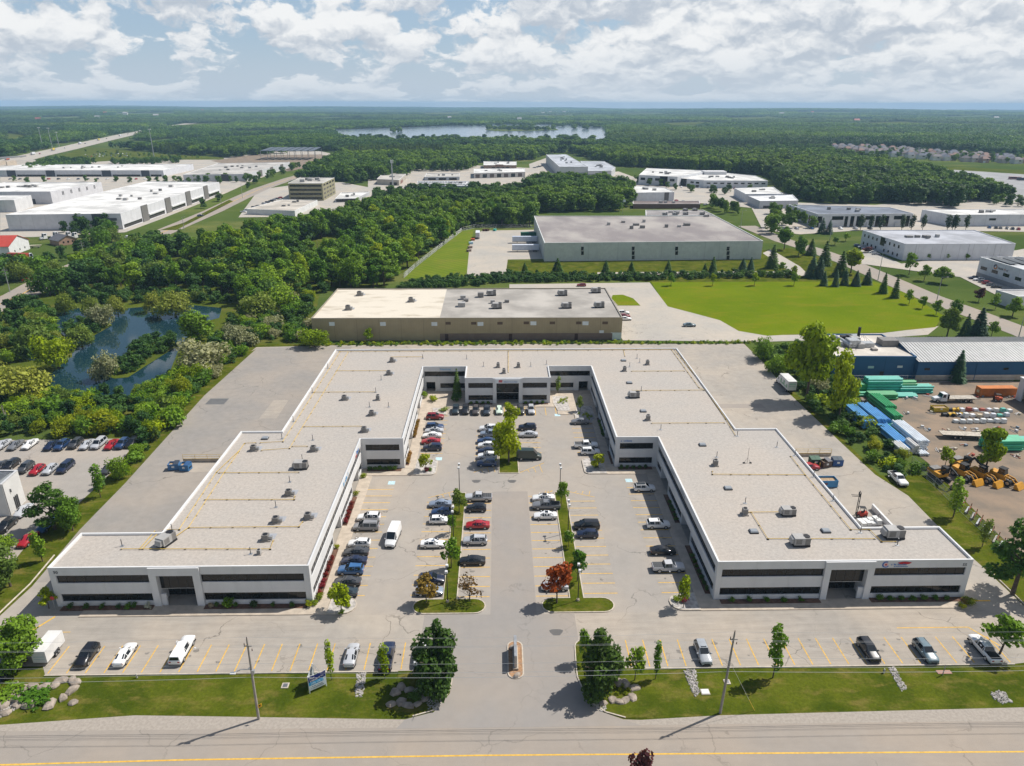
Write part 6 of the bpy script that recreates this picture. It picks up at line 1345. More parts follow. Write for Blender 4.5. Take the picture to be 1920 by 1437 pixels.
shrubs([(27.9+1.4*k, 143.9) for k in range(5)], 'shrub', .9, 1.2, 'dark', 'dark shrub under the east step block windows', 'east step shrubs')
shrubs([(-21.3, 147+1.5*k) for k in range(4)] + [(-21.3, 161+1.7*k) for k in range(6)], 'shrub', 1.2, 1.2, 'brown', 'brownish shrub along the upper west wall', 'upper west shrubs')
shrubs([(26.15, 161+1.9*k) for k in range(5)], 'shrub', 1.0, 1.0, 'dark', 'dark shrub along the upper east wall', 'upper east shrubs')
shrubs([(-7.8+1.6*k, 181.8) for k in range(4)] + [(7.3+1.6*k, 181.8) for k in range(4)], 'shrub', .9, 1.1, 'deep', 'small shrub under the middle block windows', 'middle block shrubs')
for (px, py, w, h, c, l) in ((857,752,3.4,2.6,'dark','big dark bush below the court corner conifer'),(813,752,3.0,1.8,'lime','lime ornamental grass clump in the north-west bed'),(833,770,3.0,1.0,'olive','low olive bush in the north-west bed'),(797,745,2.2,1.8,'green','round bush at the upper west wall'),(800,883,1.5,1.0,'maroon','dark red bush in the north-west stone planter'),(806,882,1.4,.7,'deep','low green bush in the north-west stone planter'),(1117,877,1.4,.9,'dark','low dark bush in the north-east stone planter'),(1268,1127,1.5,.9,'lime','lime bush in the south-east stone bed'),(1283,1128,1.6,1.1,'maroon','dark red bush in the south-east stone bed'),(654,1138,1.0,.7,'bright','small bright bush in the west corner stone bed'),(641,1150,1.1,.8,'green','green bush in the west corner stone bed'),(580,1136,1.6,1.0,'yellow','yellow-green bush at the foot of the west inner corner'),(590,1133,1.3,.9,'lime','lime bush right at the west inner corner')):
    plant('shrub', G(px, py, .2), h, w, c, l)
for k, (x, y) in enumerate(((1809,1131),(1804,1139),(1817,1134),(1822,1130),(1812,1126))): plant('shrub', G(x, y, .12), .9, 1.5, 'yellow' if k else 'brown', 'bush in the east front corner bed', 'east corner bushes')
st2 = ((340,962),(355,985),(330,990),(1110,762)); 
for k in range(10): plant('tuft', (16.4+random.random()*2.8, 177.5+random.random()*8, .2), .6, .7, 'lime', 'small tuft in the stone bed beside the middle block', 'stone bed tufts')
for k in range(10): plant('tuft', (20.8+random.random()*4, 169.5+random.random()*6, .2), .6, .8, 'bright', 'small tuft in the north-east rock bed', 'rock bed tufts')
# front rock gardens
RG = {'west entrance': [(733,1322),(752,1318),(765,1325),(783,1321),(796,1310),(768,1295),(752,1290),(742,1300),(782,1300)], 'east entrance': [(1130,1320),(1148,1314),(1160,1318),(1172,1314),(1186,1308),(1190,1292),(1172,1284),(1160,1282)], 'west end': [(30,1302),(45,1292),(62,1290),(82,1292),(105,1285),(115,1278),(135,1276),(142,1281),(136,1296),(118,1310),(137,1318),(95,1322),(56,1324),(35,1322),(28,1310),(25,1285),(6,1325),(10,1338)]}
def rockmesh(r):
    mb = MB(); N = 8; lv = ((0,1.0),(.35,1.08),(.75,.9),(1.0,.55)); off = [r.uniform(.75,1.2) for _ in range(N)]
    for z, s in lv:
        for k in range(N): a = 2*pi*k/N; q = s*off[k]*r.uniform(.93,1.07); mb.v.append((q*cos(a), q*.75*sin(a), z*r.uniform(.92,1.05)))
    for i in range(3):
        for k in range(N): k2 = (k+1) % N; mb.f.append((i*N+k, i*N+k2, (i+1)*N+k2, (i+1)*N+k)); mb.m.append(0)
    mb.f.append(tuple(3*N+k for k in range(N))); mb.m.append(0); return mb.mesh('boulder', M['rock'])
RM = [rockmesh(random.Random(k)) for k in range(6)]
for where, pts in RG.items():
    for k, (x, y) in enumerate(pts):
        o = link('boulder', RM[k % 6], None, G(x, y, -.05), k*1.3); s = random.uniform(.65,1.0); o.scale = (s, s, s*random.uniform(.5,.7))
        tag(o, 'limestone boulder edging the %s rock garden' % where, 'boulder', 'boulders, '+where)
for (x, y, w, c, l) in ((66,1309,5.5,'deep','spreading juniper in the west end rock garden'),(14,1306,4.5,'deep','juniper at the photo edge in the west end rock garden'),(780,1308,2.2,'dark','dark bush in the west entrance rock garden')): plant('shrub', G(x, y, .05), 1.0, w, c, l)
for k in range(8): plant('tuft', G(1140+5.5*k, 1302-(k % 3)*7, .05), .5, .6, 'yellow', 'grass tuft in the east entrance rock garden', 'rock garden tufts')
def stones(name, poly, n, s, seed, label):
    r = random.Random(seed); mb = MB(); P2 = [G(*p).xy for p in poly]; xs = [p[0] for p in P2]; ys = [p[1] for p in P2]; k = 0
    while k < n:
        x, y = r.uniform(min(xs),max(xs)), r.uniform(min(ys),max(ys))
        if not inpoly((x, y), P2): continue
        k += 1; q = s*r.uniform(.5,1.3); a = r.uniform(0,pi); c, d = cos(a)*q, sin(a)*q; h = q*r.uniform(.4,.9); z = -.02
        mb.hexa([(x-c,y-d,z),(x+d*.7,y-c*.7,z),(x+c,y+d,z),(x-d*.7,y+c*.7,z),(x-c*.6,y-d*.6,z+h),(x+d*.4,y-c*.4,z+h),(x+c*.6,y+d*.6,z+h*.9),(x-d*.4,y+c*.4,z+h)])
    tag(mb.build(name, M['stone']), label, kind='stuff')
stones('swale_stones', [(669,1261),(686,1261),(683,1290),(679,1307),(666,1307)], 260, .17, 1, 'river stone swale between the two columnar trees')
stones('swale_stones', [(1281,1256),(1304,1256),(1309,1285),(1311,1300),(1303,1307),(1294,1290)], 330, .17, 2, 'river stone swale beside the utility pole')
stones('swale_stones', [(1665,1252),(1678,1251),(1690,1275),(1701,1291),(1690,1296),(1676,1272)], 260, .16, 3, 'river stone swale by the black SUV')
stones('culvert_stones', [(1857,1300),(1872,1294),(1885,1300),(1898,1316),(1880,1320),(1865,1312)], 200, .18, 4, 'stone pile at the culvert end')
stones('rock_garden_stones', [(0,1326),(25,1318),(32,1328),(14,1340),(0,1346)], 120, .2, 5, 'loose stones in the west rock garden'); stones('rock_garden_stones', [(800,1308),(835,1290),(838,1310),(818,1332),(802,1330)], 260, .18, 6, 'loose stones in the west entrance rock garden'); stones('rock_garden_stones', [(1098,1296),(1118,1298),(1135,1320),(1138,1334),(1122,1334)], 260, .18, 7, 'loose stones in the east entrance rock garden')
stones('planter_stones', [(775,885),(812,885),(815,875),(790,872)], 160, .16, 8, 'stones of the north-west planter'); stones('planter_stones', [(1268,1140),(1310,1143),(1300,1125),(1262,1128)], 200, .16, 9, 'stones of the south-east planter')
# ---------------- woods: zones filled with trees, the largest as objects, the rest as one mass
ZONES = [
 ('pond shrub', [(-20,742),(110,735),(250,748),(330,702),(400,700),(392,722),(330,800),(272,818),(230,822),(100,815),(-20,818)], 3.6, (2.6,5.2), ('mound','shrub','broad','mound'), ('green','bright','deep','yellow','olive','green')),
 ('west bank', [(-20,585),(60,565),(115,600),(130,640),(100,690),(40,690),(-20,665)], 5.0, (4,7), ('mound','broad'), ('olive','green','willow','deep')),
 ('pond wood', [(-10,545),(70,560),(110,505),(200,475),(330,468),(420,500),(560,560),(490,612),(440,560),(330,545),(170,545),(120,560)], 6.8, (8,13.5), ('broad','broad','mound'), ('green','deep','dark','green','olive')),
 ('main wood', [(330,500),(440,458),(560,438),(640,424),(700,400),(850,388),(1000,384),(1150,387),(1180,396),(1010,400),(996,428),(890,424),(862,432),(776,498),(720,545),(690,540),(600,545),(540,565),(420,512)], 7.2, (10,16.5), ('broad','broad','broad','pine'), ('green','deep','dark','deep','green','bright')),
 ('west bank', [(110,566),(170,550),(330,550),(440,560),(500,590),(470,576),(440,571),(330,571),(170,571)], 4.6, (2.5,5), ('mound',), ('olive','willow','green')),
 ('yard scrub', [(480,560),(622,545),(580,640),(560,648),(480,648),(420,690),(385,735),(370,720),(400,640)], 4.2, (2.5,5.5), ('mound','broad','shrub'), ('bright','green','deep','silver')),
 ('pond island', [Z(r5,*p) for p in ((720,790),(860,830),(960,820),(1100,730),(1310,600),(1290,530),(1010,560),(970,680),(770,745))], 2.6, (1.6,3.6), ('mound','shrub'), ('green','bright','olive','deep')),
 ('pond island', [Z(r5,*p) for p in ((530,575),(700,520),(830,440),(780,385),(630,405),(490,480))], 2.8, (2,4), ('mound',), ('olive','silver','green')),
 ('pond shrub', [Z(r5,*p) for p in ((300,930),(640,1000),(1010,1000),(1120,920),(1290,800),(1350,830),(1150,980),(1000,1060),(300,1060))], 2.8, (1.8,3.8), ('mound','shrub'), ('green','bright','olive','deep')),
 ('interchange scrub', [(40,322),(100,303),(180,306),(160,314),(60,326)], 8, (6,9), ('broad','mound'), ('green','deep')),
 ('interchange scrub', [(205,306),(340,300),(335,306),(215,312)], 9, (5,8), ('broad','mound'), ('green','deep')),
 ('interchange scrub', [(150,284),(300,291),(420,297),(230,298)], 22, (2,5), ('mound',), ('green','olive')),
 ('hedge', [(745,538),(800,524),(880,522),(945,516),(1120,518),(1480,514),(1490,520),(1220,526),(950,531),(835,541),(745,545)], 2.6, (1.6,3.2), ('shrub','mound','shrub'), ('bright','yellow','green')),
 ('fence scrub', [(1548,800),(1500,740),(1470,700),(1440,690),(1420,655),(1500,650),(1560,710),(1590,745),(1660,815),(1705,862),(1740,882),(1700,895),(1640,880)], 3.2, (1.4,3.4), ('shrub','mound','shrub'), ('bright','yellow','green','deep')),
 ('tan strip', [(600,643),(1168,641),(1420,640),(1420,646),(600,650)], 1.5, (.5,1.1), ('tuft','shrub','tuft'), ('bright','lime','green')),
 ('east wood', [(1160,304),(1280,288),(1480,300),(1640,334),(1745,366),(1808,386),(1790,392),(1690,384),(1480,372),(1440,332),(1330,318),(1215,312),(1170,316)], 10.0, (13,18), ('broad',), ('dark','deep','green')),
 ('park wood', [(640,298),(700,306),(705,338),(660,348),(622,335)], 9.0, (9,14), ('broad',), ('green','deep','bright')),
 ('park wood', [(745,300),(880,298),(895,312),(870,322),(765,322),(770,330),(750,335)], 9.0, (9,14), ('broad',), ('green','bright','deep')),
 ('park wood', [(985,352),(1060,350),(1165,356),(1190,372),(1180,388),(985,388)], 8.5, (11,16), ('broad',), ('green','deep','dark')),
 ('park wood', [(690,372),(770,362),(1000,358),(985,388),(850,386),(720,396)], 8.5, (7,11), ('broad',), ('green','deep','dark')),
 ('park trees', [(115,432),(215,430),(225,440),(120,444)], 9, (7,11), ('broad',), ('olive','green')),
 ('park trees', [(300,420),(420,374),(468,352),(474,357),(428,382),(312,430)], 14, (6,9), ('broad',), ('green','bright')),
 ('park trees', [(310,340),(470,338),(560,312),(570,318),(480,346),(310,346)], 14, (6,9), ('broad',), ('green','deep')),
 ('park trees', [(20,340),(300,340),(300,345),(20,345)], 22, (5,8), ('broad',), ('green','deep')),
 ('park trees', [(1318,384),(1385,398),(1440,424),(1452,440),(1428,440),(1380,415),(1345,404)], 8, (8,12), ('spruce','broad'), ('dark','blue','deep')),
 ('park trees', [(1165,330),(1200,335),(1290,356),(1420,362),(1420,368),(1280,362),(1170,340)], 16, (5,8), ('broad',), ('green','deep')),
 ('park trees', [(1000,338),(1150,338),(1150,346),(1000,346)], 10, (7,10), ('broad',), ('green','deep')),
 ('park trees', [(1440,400),(1475,402),(1535,432),(1480,430),(1445,420)], 9, (7,11), ('broad','spruce'), ('green','deep','blue')),
 ('park trees', [(1840,375),(1920,380),(1960,392),(1860,388)], 12, (7,11), ('broad',), ('green','deep')),
 ('barn trees', [(-10,470),(60,490),(100,470),(190,440),(230,452),(140,492),(60,520),(-10,545)], 8.5, (6,11), ('broad','mound'), ('olive','green','deep')),
 ('verge scrub', [(-30,1010),(40,985),(20,1060),(-40,1120)], 4, (2,4), ('mound',), ('olive','green')),
 ('verge bushes', [(150,925),(175,905),(205,905),(185,925),(160,940)], 3, (1.6,3), ('mound','shrub'), ('green','yellow')),
 ('yard edge bushes', [(232,868),(262,826),(300,800),(330,790),(282,840),(246,878)], 3.2, (2,4), ('mound','shrub'), ('green','bright','yellow')),
]
MEADOWS = [[(545,470),(600,448),(660,442),(680,462),(640,492),(560,500)], [(255,520),(330,478),(420,500),(400,522),(290,522)]]
NOGO = [[(-60,425),(75,425),(110,452),(170,452),(170,462),(75,505),(-60,505)], POND, [(583,550),(1170,550),(1170,638),(583,638)], [(1000,405),(1435,405),(1435,490),(1025,490)]]
ROADW = [GT(*p).xy for p in [(-160,640),(0,571),(40,553),(75,533),(150,498),(245,462),(320,430),(400,396),(450,372),(490,354),(545,335),(600,320),(680,303)]]
def near_road(x, y, d=11):
    for a, b in zip(ROADW, ROADW[1:]):
        ab = b-a; t = max(0, min(1, (Vector((x,y))-a).dot(ab)/ab.length_squared))
        if (a+ab*t-Vector((x,y))).length < d: return True
    return False
def fill():
    r = random.Random(21); C = []
    for (zn, poly, sp, (h0, h1), kinds, cols) in ZONES:
        W = [GT(*p).xy for p in poly]; xs = [p[0] for p in W]; ys = [p[1] for p in W]
        x = min(xs)
        while x < max(xs):
            y = min(ys)
            while y < max(ys):
                px_, py_ = x+r.uniform(-.45,.45)*sp, y+r.uniform(-.45,.45)*sp; y += sp
                if not inpoly((px_,py_), W): continue
                q = to_px((px_,py_,0))
                if (zn != 'pond island' and any(inpoly(q, n) for n in NOGO)) or near_road(px_, py_): continue
                h = r.uniform(h0, h1)
                if any(inpoly(q, n) for n in MEADOWS):
                    if r.random() < .9: continue
                    h *= .5
                kd = r.choice(kinds); co = r.choice(cols)
                d = sqrt(px_*px_+py_*py_+CAMH**2); C.append((h/d, zn, kd, (px_, py_, -.05), h, co))
            x += sp
    C.sort(key=lambda c: -c[0]); return C
LB = {'pond island':'bush on the low pond island','interchange scrub':'tree in the scrub at the highway interchange','pond shrub':'bush in the thicket between pond and west lot','west bank':'willow scrub on the west pond bank','pond wood':'tree in the wood north of the pond','main wood':'tree in the wood between pond and grey warehouse','yard scrub':'bush in the scrub beside the tan warehouse','hedge':'bush in the wild hedge behind the tan warehouse','fence scrub':'bush along the storage yard fence','tan strip':'weed clump in the strip behind the office complex','east wood':'tree in the wood before the estate','barn trees':'tree round the red-roofed shop','park wood':'tree in the small wood between the middle buildings','park trees':'tree among the business park lots','verge scrub':'bush at the left photo edge','verge bushes':'bush on the west verge','yard edge bushes':'bush at the corner of the west lot'}
WIDE = {'spruce':.5,'broad':.82,'mound':1.25,'shrub':1.5,'pine':.9,'tuft':1.4}
ZX = {z[0]: sum(p[0] for p in z[1])/len(z[1]) for z in ZONES}; CW = dict(green='mid-green', bright='bright green', deep='rich green', dark='dark green', yellow='yellow-green', olive='olive green', willow='yellowish', silver='silvery', lime='lime green', blue='blue-green')
cnt = {}; rest = {}
for (q, zn, kd, pos, h, co) in fill():
    big = 'tree' if kd in ('broad','pine','spruce') else ('tuft' if zn == 'tan strip' else 'shrub')
    w = h*WIDE[kd]*random.uniform(.85,1.15)
    if cnt.get(big, 0) < (230 if big == 'tree' else 210 if big == 'shrub' else 120):
        cnt[big] = cnt.get(big, 0)+1; q_ = to_px(pos); plant(kd, pos, h, w, co, CW[co]+' '+{'broad':'leafy ','pine':'layered ','mound':'rounded ','shrub':'low ','tuft':'small ','spruce':'pointed '}[kd]+LB[zn]+(', west side' if q_[0] < ZX[zn] else ', east side'), zn)
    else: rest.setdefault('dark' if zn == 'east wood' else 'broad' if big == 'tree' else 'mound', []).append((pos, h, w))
# ---------------- instanced masses
def instancer(name, label, protos_, pts, mat):
    """pts: (pos, h, w); protos_: list of (mesh, H, R)"""
    groups = [[] for _ in protos_]; r = random.Random(3)
    for p in pts: groups[r.randrange(len(protos_))].append(p)
    node = bpy.data.node_groups.new(name+'_nodes', 'GeometryNodeTree'); node.interface.new_socket('Geometry', in_out='INPUT', socket_type='NodeSocketGeometry'); node.interface.new_socket('Geometry', in_out='OUTPUT', socket_type='NodeSocketGeometry')
    N = node.nodes; gi_ = N.new('NodeGroupInput'); go = N.new('NodeGroupOutput'); jn = N.new('GeometryNodeJoinGeometry')
    vs, sx, rz, vi = [], [], [], []
    for k, g in enumerate(groups):
        for (p, h, w) in g: vs.append(tuple(p)); sx += [w/(2*protos_[k][2]), w/(2*protos_[k][2]), h/protos_[k][1]]; rz += [0, 0, r.uniform(0, 6.28)]; vi.append(k)
    me = bpy.data.meshes.new(name); me.from_pydata(vs, [], [])
    a = me.attributes.new('sc', 'FLOAT_VECTOR', 'POINT'); a.data.foreach_set('vector', sx); a = me.attributes.new('rt', 'FLOAT_VECTOR', 'POINT'); a.data.foreach_set('vector', rz); a = me.attributes.new('vi', 'INT', 'POINT'); a.data.foreach_set('value', vi)
    def na(nm, ty): n = N.new('GeometryNodeInputNamedAttribute'); n.data_type = ty; n.inputs[0].default_value = nm; return n.outputs[0]
    for k, (pm, H, R) in enumerate(protos_):
        po = bpy.data.objects.new(name+'_kind', pm); oi = N.new('GeometryNodeObjectInfo'); oi.inputs[0].default_value = po
        ip = N.new('GeometryNodeInstanceOnPoints'); cp = N.new('FunctionNodeCompare'); cp.data_type = 'INT'; cp.operation = 'EQUAL'
        node.links.new(na('vi', 'INT'), cp.inputs[2]); cp.inputs[3].default_value = k
        node.links.new(gi_.outputs[0], ip.inputs['Points']); node.links.new(cp.outputs[0], ip.inputs['Selection']); node.links.new(oi.outputs['Geometry'], ip.inputs['Instance'])
        er = N.new('FunctionNodeEulerToRotation'); node.links.new(na('rt', 'FLOAT_VECTOR'), er.inputs[0]); node.links.new(er.outputs[0], ip.inputs['Rotation']); node.links.new(na('sc', 'FLOAT_VECTOR'), ip.inputs['Scale']); node.links.new(ip.outputs[0], jn.inputs[0])
    node.links.new(jn.outputs[0], go.inputs[0])
    o = link(name, me); md = o.modifiers.new('scatter', 'NODES'); md.node_group = node; return tag(o, label, kind='stuff')
def fproto(seed, H, R, n, size, mat, nl=14, z0=.1):
    r = random.Random(seed); return (leaves(MB(), r, lobes_round(r, nl, R, H*(1-z0), H*z0), n, size, .5).mesh('crown', mat), H, R)
def clump(seed, mat, n=150):
    """a patch of several crowns, 24 m across"""
    r = random.Random(seed); L = [(r.uniform(-11,11), r.uniform(-11,11), r.uniform(6,10), r.uniform(3.2,5.2), r.uniform(3.5,5.5)) for _ in range(14)]
    return (leaves(MB(), r, L, n*3, 1.5, .6).mesh('crown', mat), 14, 13)
def sproto(seed, mat): r = random.Random(seed); return (spruce(r, 16, 3.4, 420, .95).mesh('crown', mat), 16, 3.4)
FP = [fproto(k, 13, 5.2*(.85+.1*k), 950, .78, M['forestleaf'], 11+3*k) for k in range(4)]
if rest.get('broad'): instancer('woodland', 'leafy woodland behind the nearer trees', FP, rest['broad'], None)
if rest.get('dark'): instancer('cloud_shade_woodland', 'leafy wood before the estate, cloud shade put in its colour', [fproto(20+k, 13, 5.0*(.85+.1*k), 950, .78, M['darkleaf'], 11+3*k) for k in range(4)], rest['dark'], None)  # cloud shade over the east wood painted into its leaf colour
if rest.get('mound'): instancer('undergrowth', 'dense low undergrowth between the shrubs', [fproto(40+k, 5, 3.2, 320, .5, M['forestleaf'], 9, .02) for k in range(2)], rest['mound'], None)
LAKE = [(618,246),(655,243),(750,240),(843,236.2),(906,234.4),(1000,233.6),(1130,236.6),(1140,241),(1150,272),(1060,273),(960,271),(740,274),(650,270),(622,256)]
CLEAR = [[(1545,275.5),(1700,279),(1960,294),(1960,345),(1800,345),(1700,322),(1640,308),(1560,296)], [(0,318),(150,274),(270,250),(282,254),(205,284),(130,302),(0,334)], [(-50,296),(120,300),(420,298),(600,283),(655,292),(560,340),(720,340),(745,322),(870,308),(1000,300),(1030,288),(1066,287),(1160,312),(1200,314),(1420,328),(1500,345),(1480,372),(1560,384),(1720,380),(1960,378),(2100,470),(2100,1440),(-400,1440),(-400,340)],
  [(1672,313),(1760,315),(1960,328),(1960,400),(1885,372),(1800,350),(1745,336)], [(1550,277.5),(1680,279.5),(1960,297),(1960,312),(1760,303),(1640,293),(1570,288)], LAKE, [(390,303),(470,292),(600,288),(645,296)],
  [(95,300),(160,277),(235,281),(310,289),(420,295),(420,300),(240,300)], [(0,250),(40,252),(62,262),(0,277)], [(330,236),(380,232),(470,231),(300,243)]]
CLEAR += [[(x, y+(0 if k < 2 else 3.5)) for k, (x, y) in enumerate(f)] for f in FIELDS]
HW = [GT(*p).xy for p in HWY]
def near_hwy(x, y):
    for a, b in zip(HW, HW[1:]):
        ab = b-a; t = max(0, min(1, (Vector((x,y))-a).dot(ab)/ab.length_squared))
        if (a+ab*t-Vector((x,y))).length < 30: return True
    return False
def far_forest():
    r = random.Random(33); A, B, Cc, D = [], [], [], []
    rad = 330.0
    while rad < 13300:
        s = 8.5 if rad < 900 else 8.5*(rad/900)**.95 if rad < 1500 else rad*.0098
        a = radians(-42)
        while a < radians(44):
            a += s/rad; rr = rad+r.uniform(-.5,.5)*s; aa = a+r.uniform(-.5,.5)*s/rad; x, y = rr*sin(aa), rr*cos(aa); z = terr(rr, x, y)
            q = to_px((x, y, z))
            if not (-60 < q[0] < 1980): continue
            if any(inpoly(q, c) for c in CLEAR): continue
            if rr < 3200 and near_hwy(x, y): continue
            n = mnoise.noise((x/420, y/420, 1.7)) + .5*mnoise.noise((x/130, y/130, 7.7))
            if n < (-.42 if rad > 1300 else -.7): continue
            if rad < 1500:
                h = r.uniform(11, 17)*(1+.15*n)
                if mnoise.noise((x/260+9, y/260, 3.3)) > .16 and (q[1] < 300): Cc.append(((x,y,z), h*1.15, s*.9))
                else: A.append(((x,y,z), h, s*1.35))
            else: (D if mnoise.noise((x/900+4, y/1500, 2.2)) > .12 else B).append(((x,y,z), r.uniform(11, 16)*(1+.25*n), s*1.5))
        rad += s*.92
    return A, B, Cc, D
fa, fb, fc, fd = far_forest()
instancer('forest', 'mixed forest behind the business park', FP, fa, None)
instancer('pine_forest', 'dark pine forest toward the lake', [sproto(60+k, M['pineleaf']) for k in range(3)], fc, None)
instancer('far_forest', 'endless forest reaching the horizon', [clump(70+k, M['forestleaf']) for k in range(4)], fb, None)
instancer('far_dark_forest', 'darker stands of the far forest', [clump(80+k, M['darkleaf']) for k in range(3)], fd, None)
print('TREES', cnt, {k: len(v) for k, v in rest.items()}, len(fa), len(fb), len(fc))
# lake islands, estate greenery
isl = []
for (x0, y0, x1, y1, n) in ((912,246,1040,241,60),(735,249,752,248,7),(1072,241.5,1082,241.5,5),(1092,243,1104,242.5,7)):
    for k in range(n): p = GT(random.uniform(x0,x1), y0+(y1-y0)*random.random()+random.uniform(-1,1)); isl.append((p, random.uniform(10,15), random.uniform(12,18)))
for k in range(110):
    x = random.uniform(625,1150); y = 262+5*mnoise.noise((x/45,0,0))+random.uniform(0,8); p = GT(x, y); isl.append((p, random.uniform(9,15), random.uniform(12,20)))
for k in range(70):
    x = random.uniform(620,1160); y = 240-4.2*sin((x-620)/540*pi)+2.2*mnoise.noise((x/30,3,0))+random.uniform(-1,1.2); p = GT(x, y); isl.append((p, random.uniform(9,14), random.uniform(16,26)))
instancer('island_wood', 'trees on the lake islands', FP[:2], isl, None)
for k in range(80):
    p = GT(random.uniform(1580,1925), 0) if 0 else None; x = random.uniform(1575,1925); y = 281+(x-1560)/370*19+random.uniform(-3,10); p = GT(x, y); plant('broad', p, random.uniform(7,12), random.uniform(7,11), random.choice(('dark','deep','green')), 'dark tree among the estate houses', 'estate trees', seed=k)

random.seed(77)
for k in range(15):
    p = GT(random.uniform(20,1900), random.uniform(210,232)); rr_ = hypot(p.x, p.y); z = terr(rr_, p.x, p.y); q = random.uniform(8,16)
    if any(inpoly(to_px(p), f) for f in (LAKE,)): continue
    o = thing('farm_building', 'far pale farm building above the treetops', 'building', (p.x, p.y, z), random.uniform(-.3,.3), 'far farm buildings'); MB().box(-q,-q*.4,0,q,q*.4,13).build('wall', paintm((.66,.64,.6)), o, shift=False)
    MB().face([(-q-1,-q*.4-1,13),(q+1,-q*.4-1,13),(q+1,0,19),(-q-1,0,19)]).face([(q+1,q*.4+1,13),(-q-1,q*.4+1,13),(-q-1,0,19),(q+1,0,19)]).build('roof', paintm((.5,.48,.47) if k % 3 else (.4,.12,.1)), o, shift=False)
# ------------------------------------------------------------------ roof equipment of the office complex
def rooftop(px, py, ty, label, s=1.0, rz=0.0, z=None, grp='rooftop units'):
    zz = ZD if z is None else z; g = G(px, py, zz); nm = {'rtu':'rooftop_unit','cond':'rooftop_condenser','sky':'skylight','duo':'rooftop_unit','vent':'vent_pipe','ant':'antenna_mast'}[ty]
    o = thing(nm, label, {'sky':'skylight','vent':'vent pipe','ant':'antenna'}.get(ty, 'air conditioner'), (g.x, g.y, zz), rz, {'sky':'roof skylights','vent':'roof vent pipes'}.get(ty, grp), s if s != 1 else None)
    if ty == 'rtu':
        part(o, 'base', M['darkmetal'], (-1.15,-.7,0,1.15,.7,.3)); part(o, 'housing', M['unit_light'], (-1.1,-.68,.3,.35,.68,1.35)); part(o, 'coil_grille', M['unit'], (.36,-.66,.3,1.1,.66,1.3)); MB().cyl((.73,0,1.3), .45, .08, n=12).build('fan', M['darkmetal'], o, shift=False)
        MB().hexa([(-1.5,-.5,.45),(-1.11,-.5,.45),(-1.11,.5,.45),(-1.5,.5,.45),(-1.35,-.5,1.1),(-1.11,-.5,1.25),(-1.11,.5,1.25),(-1.35,.5,1.1)]).build('intake_hood', M['unit_light'], o, shift=False); part(o, 'service_panel', M['unit'], (-.9,-.70,.45,-.1,-.682,1.2))
    elif ty == 'duo':
        part(o, 'base', M['wood'], (-.9,-.6,0,.9,.6,.2)); part(o, 'housing', M['unit'], (-.55,-.5,.2,.5,.5,1.15)); MB().cyl((0,0,1.15), .38, .08, n=12).build('fan', M['darkmetal'], o, shift=False); part(o, 'roof_patch', paintm((.33,.34,.36), .9), (-1.0,.3,.005,1.3,1.9,.03)); part(o, 'duct', M['galv'], (.52,-.25,.25,1.1,.25,.8))
    elif ty == 'cond':
        part(o, 'base', M['wood'], (-.6,-.6,0,.6,.6,.2)); part(o, 'housing', M['unit_light'], (-.42,-.42,.2,.42,.42,1.3)); part(o, 'coil_grille', M['unit'], (-.4,-.44,.35,.4,-.422,1.1), (-.44,-.4,.35,-.422,.4,1.1)); MB().cyl((0,0,1.3), .34, .08, n=12).build('fan', M['darkmetal'], o, shift=False)
    elif ty == 'sky':
        part(o, 'kerb', M['darkmetal'], (-.75,-.6,0,.75,.6,.25)); MB().hexa([(-.72,-.58,.25),(.72,-.58,.25),(.72,.58,.25),(-.72,.58,.25),(-.6,-.45,.45),(.6,-.45,.45),(.6,.45,.45),(-.6,.45,.45)]).build('dome', paintm((.26,.28,.30), .3), o, shift=False)
    elif ty == 'vent':
        MB().tube([(0,0,0),(0,0,1.3)], .06, 6).build('pipe', M['darkmetal'], o, shift=False); part(o, 'flashing', M['galv'], (-.3,-.3,.004,.3,.3,.05)); MB().tube([(0,0,1.3),(0,0,1.42)], .1, 6).build('cap', M['galv'], o, shift=False)
    elif ty == 'ant':
        MB().tube([(0,0,0),(0,0,3.6)], .035, 5).build('mast', M['darkmetal'], o, shift=False); part(o, 'base', M['darkmetal'], (-.9,-.3,0,-.5,.1,.15), (.5,-.3,0,.9,.1,.15)); MB().tube([(-.7,-.1,.1),(0,0,1.2),(.7,-.1,.1)], .03, 4).build('strut', M['darkmetal'], o, shift=False)
U = [(735,679,'duo','rooftop unit nearest the rear edge of the west wing'),(729,703,'duo','second rooftop unit from the rear of the west wing'),(646,750,'duo','lone rooftop unit west of the wing ridge pipe'),(709,750,'cond','tall condenser right of the lone west unit'),(697,779,'duo','rooftop unit above the court west wall'),(683,810,'duo','rooftop unit at the west step corner'),(588,846,'duo','rooftop unit behind the big grey west unit'),(934,689,'cond','left unit of the three over the middle block'),(945,700,'cond','front unit of the three over the middle block'),(972,689,'cond','right unit of the three over the middle block'),(476,845,'duo','rooftop unit at the inner west corner'),
 (542,929,'duo','rooftop unit third from the front of the west wing'),(518,980,'duo','rooftop unit second from the front, left one, west wing'),(578,973,'duo','rooftop unit second from the front, right one, west wing'),(499,1013,'duo','rooftop unit first from the front of the west wing'),
 (1171,696,'cond','condenser near the court corner of the east wing'),(1214,684,'cond','tall twin condenser at the rear of the east wing'),(1215,788,'cond','condenser at the east step corner'),(1341,873,'cond','white condenser midway along the east wing'),(1396,965,'cond','condenser near the front of the east wing')]
for x, y, t, l in U: rooftop(x, y, t, l, 1.05)
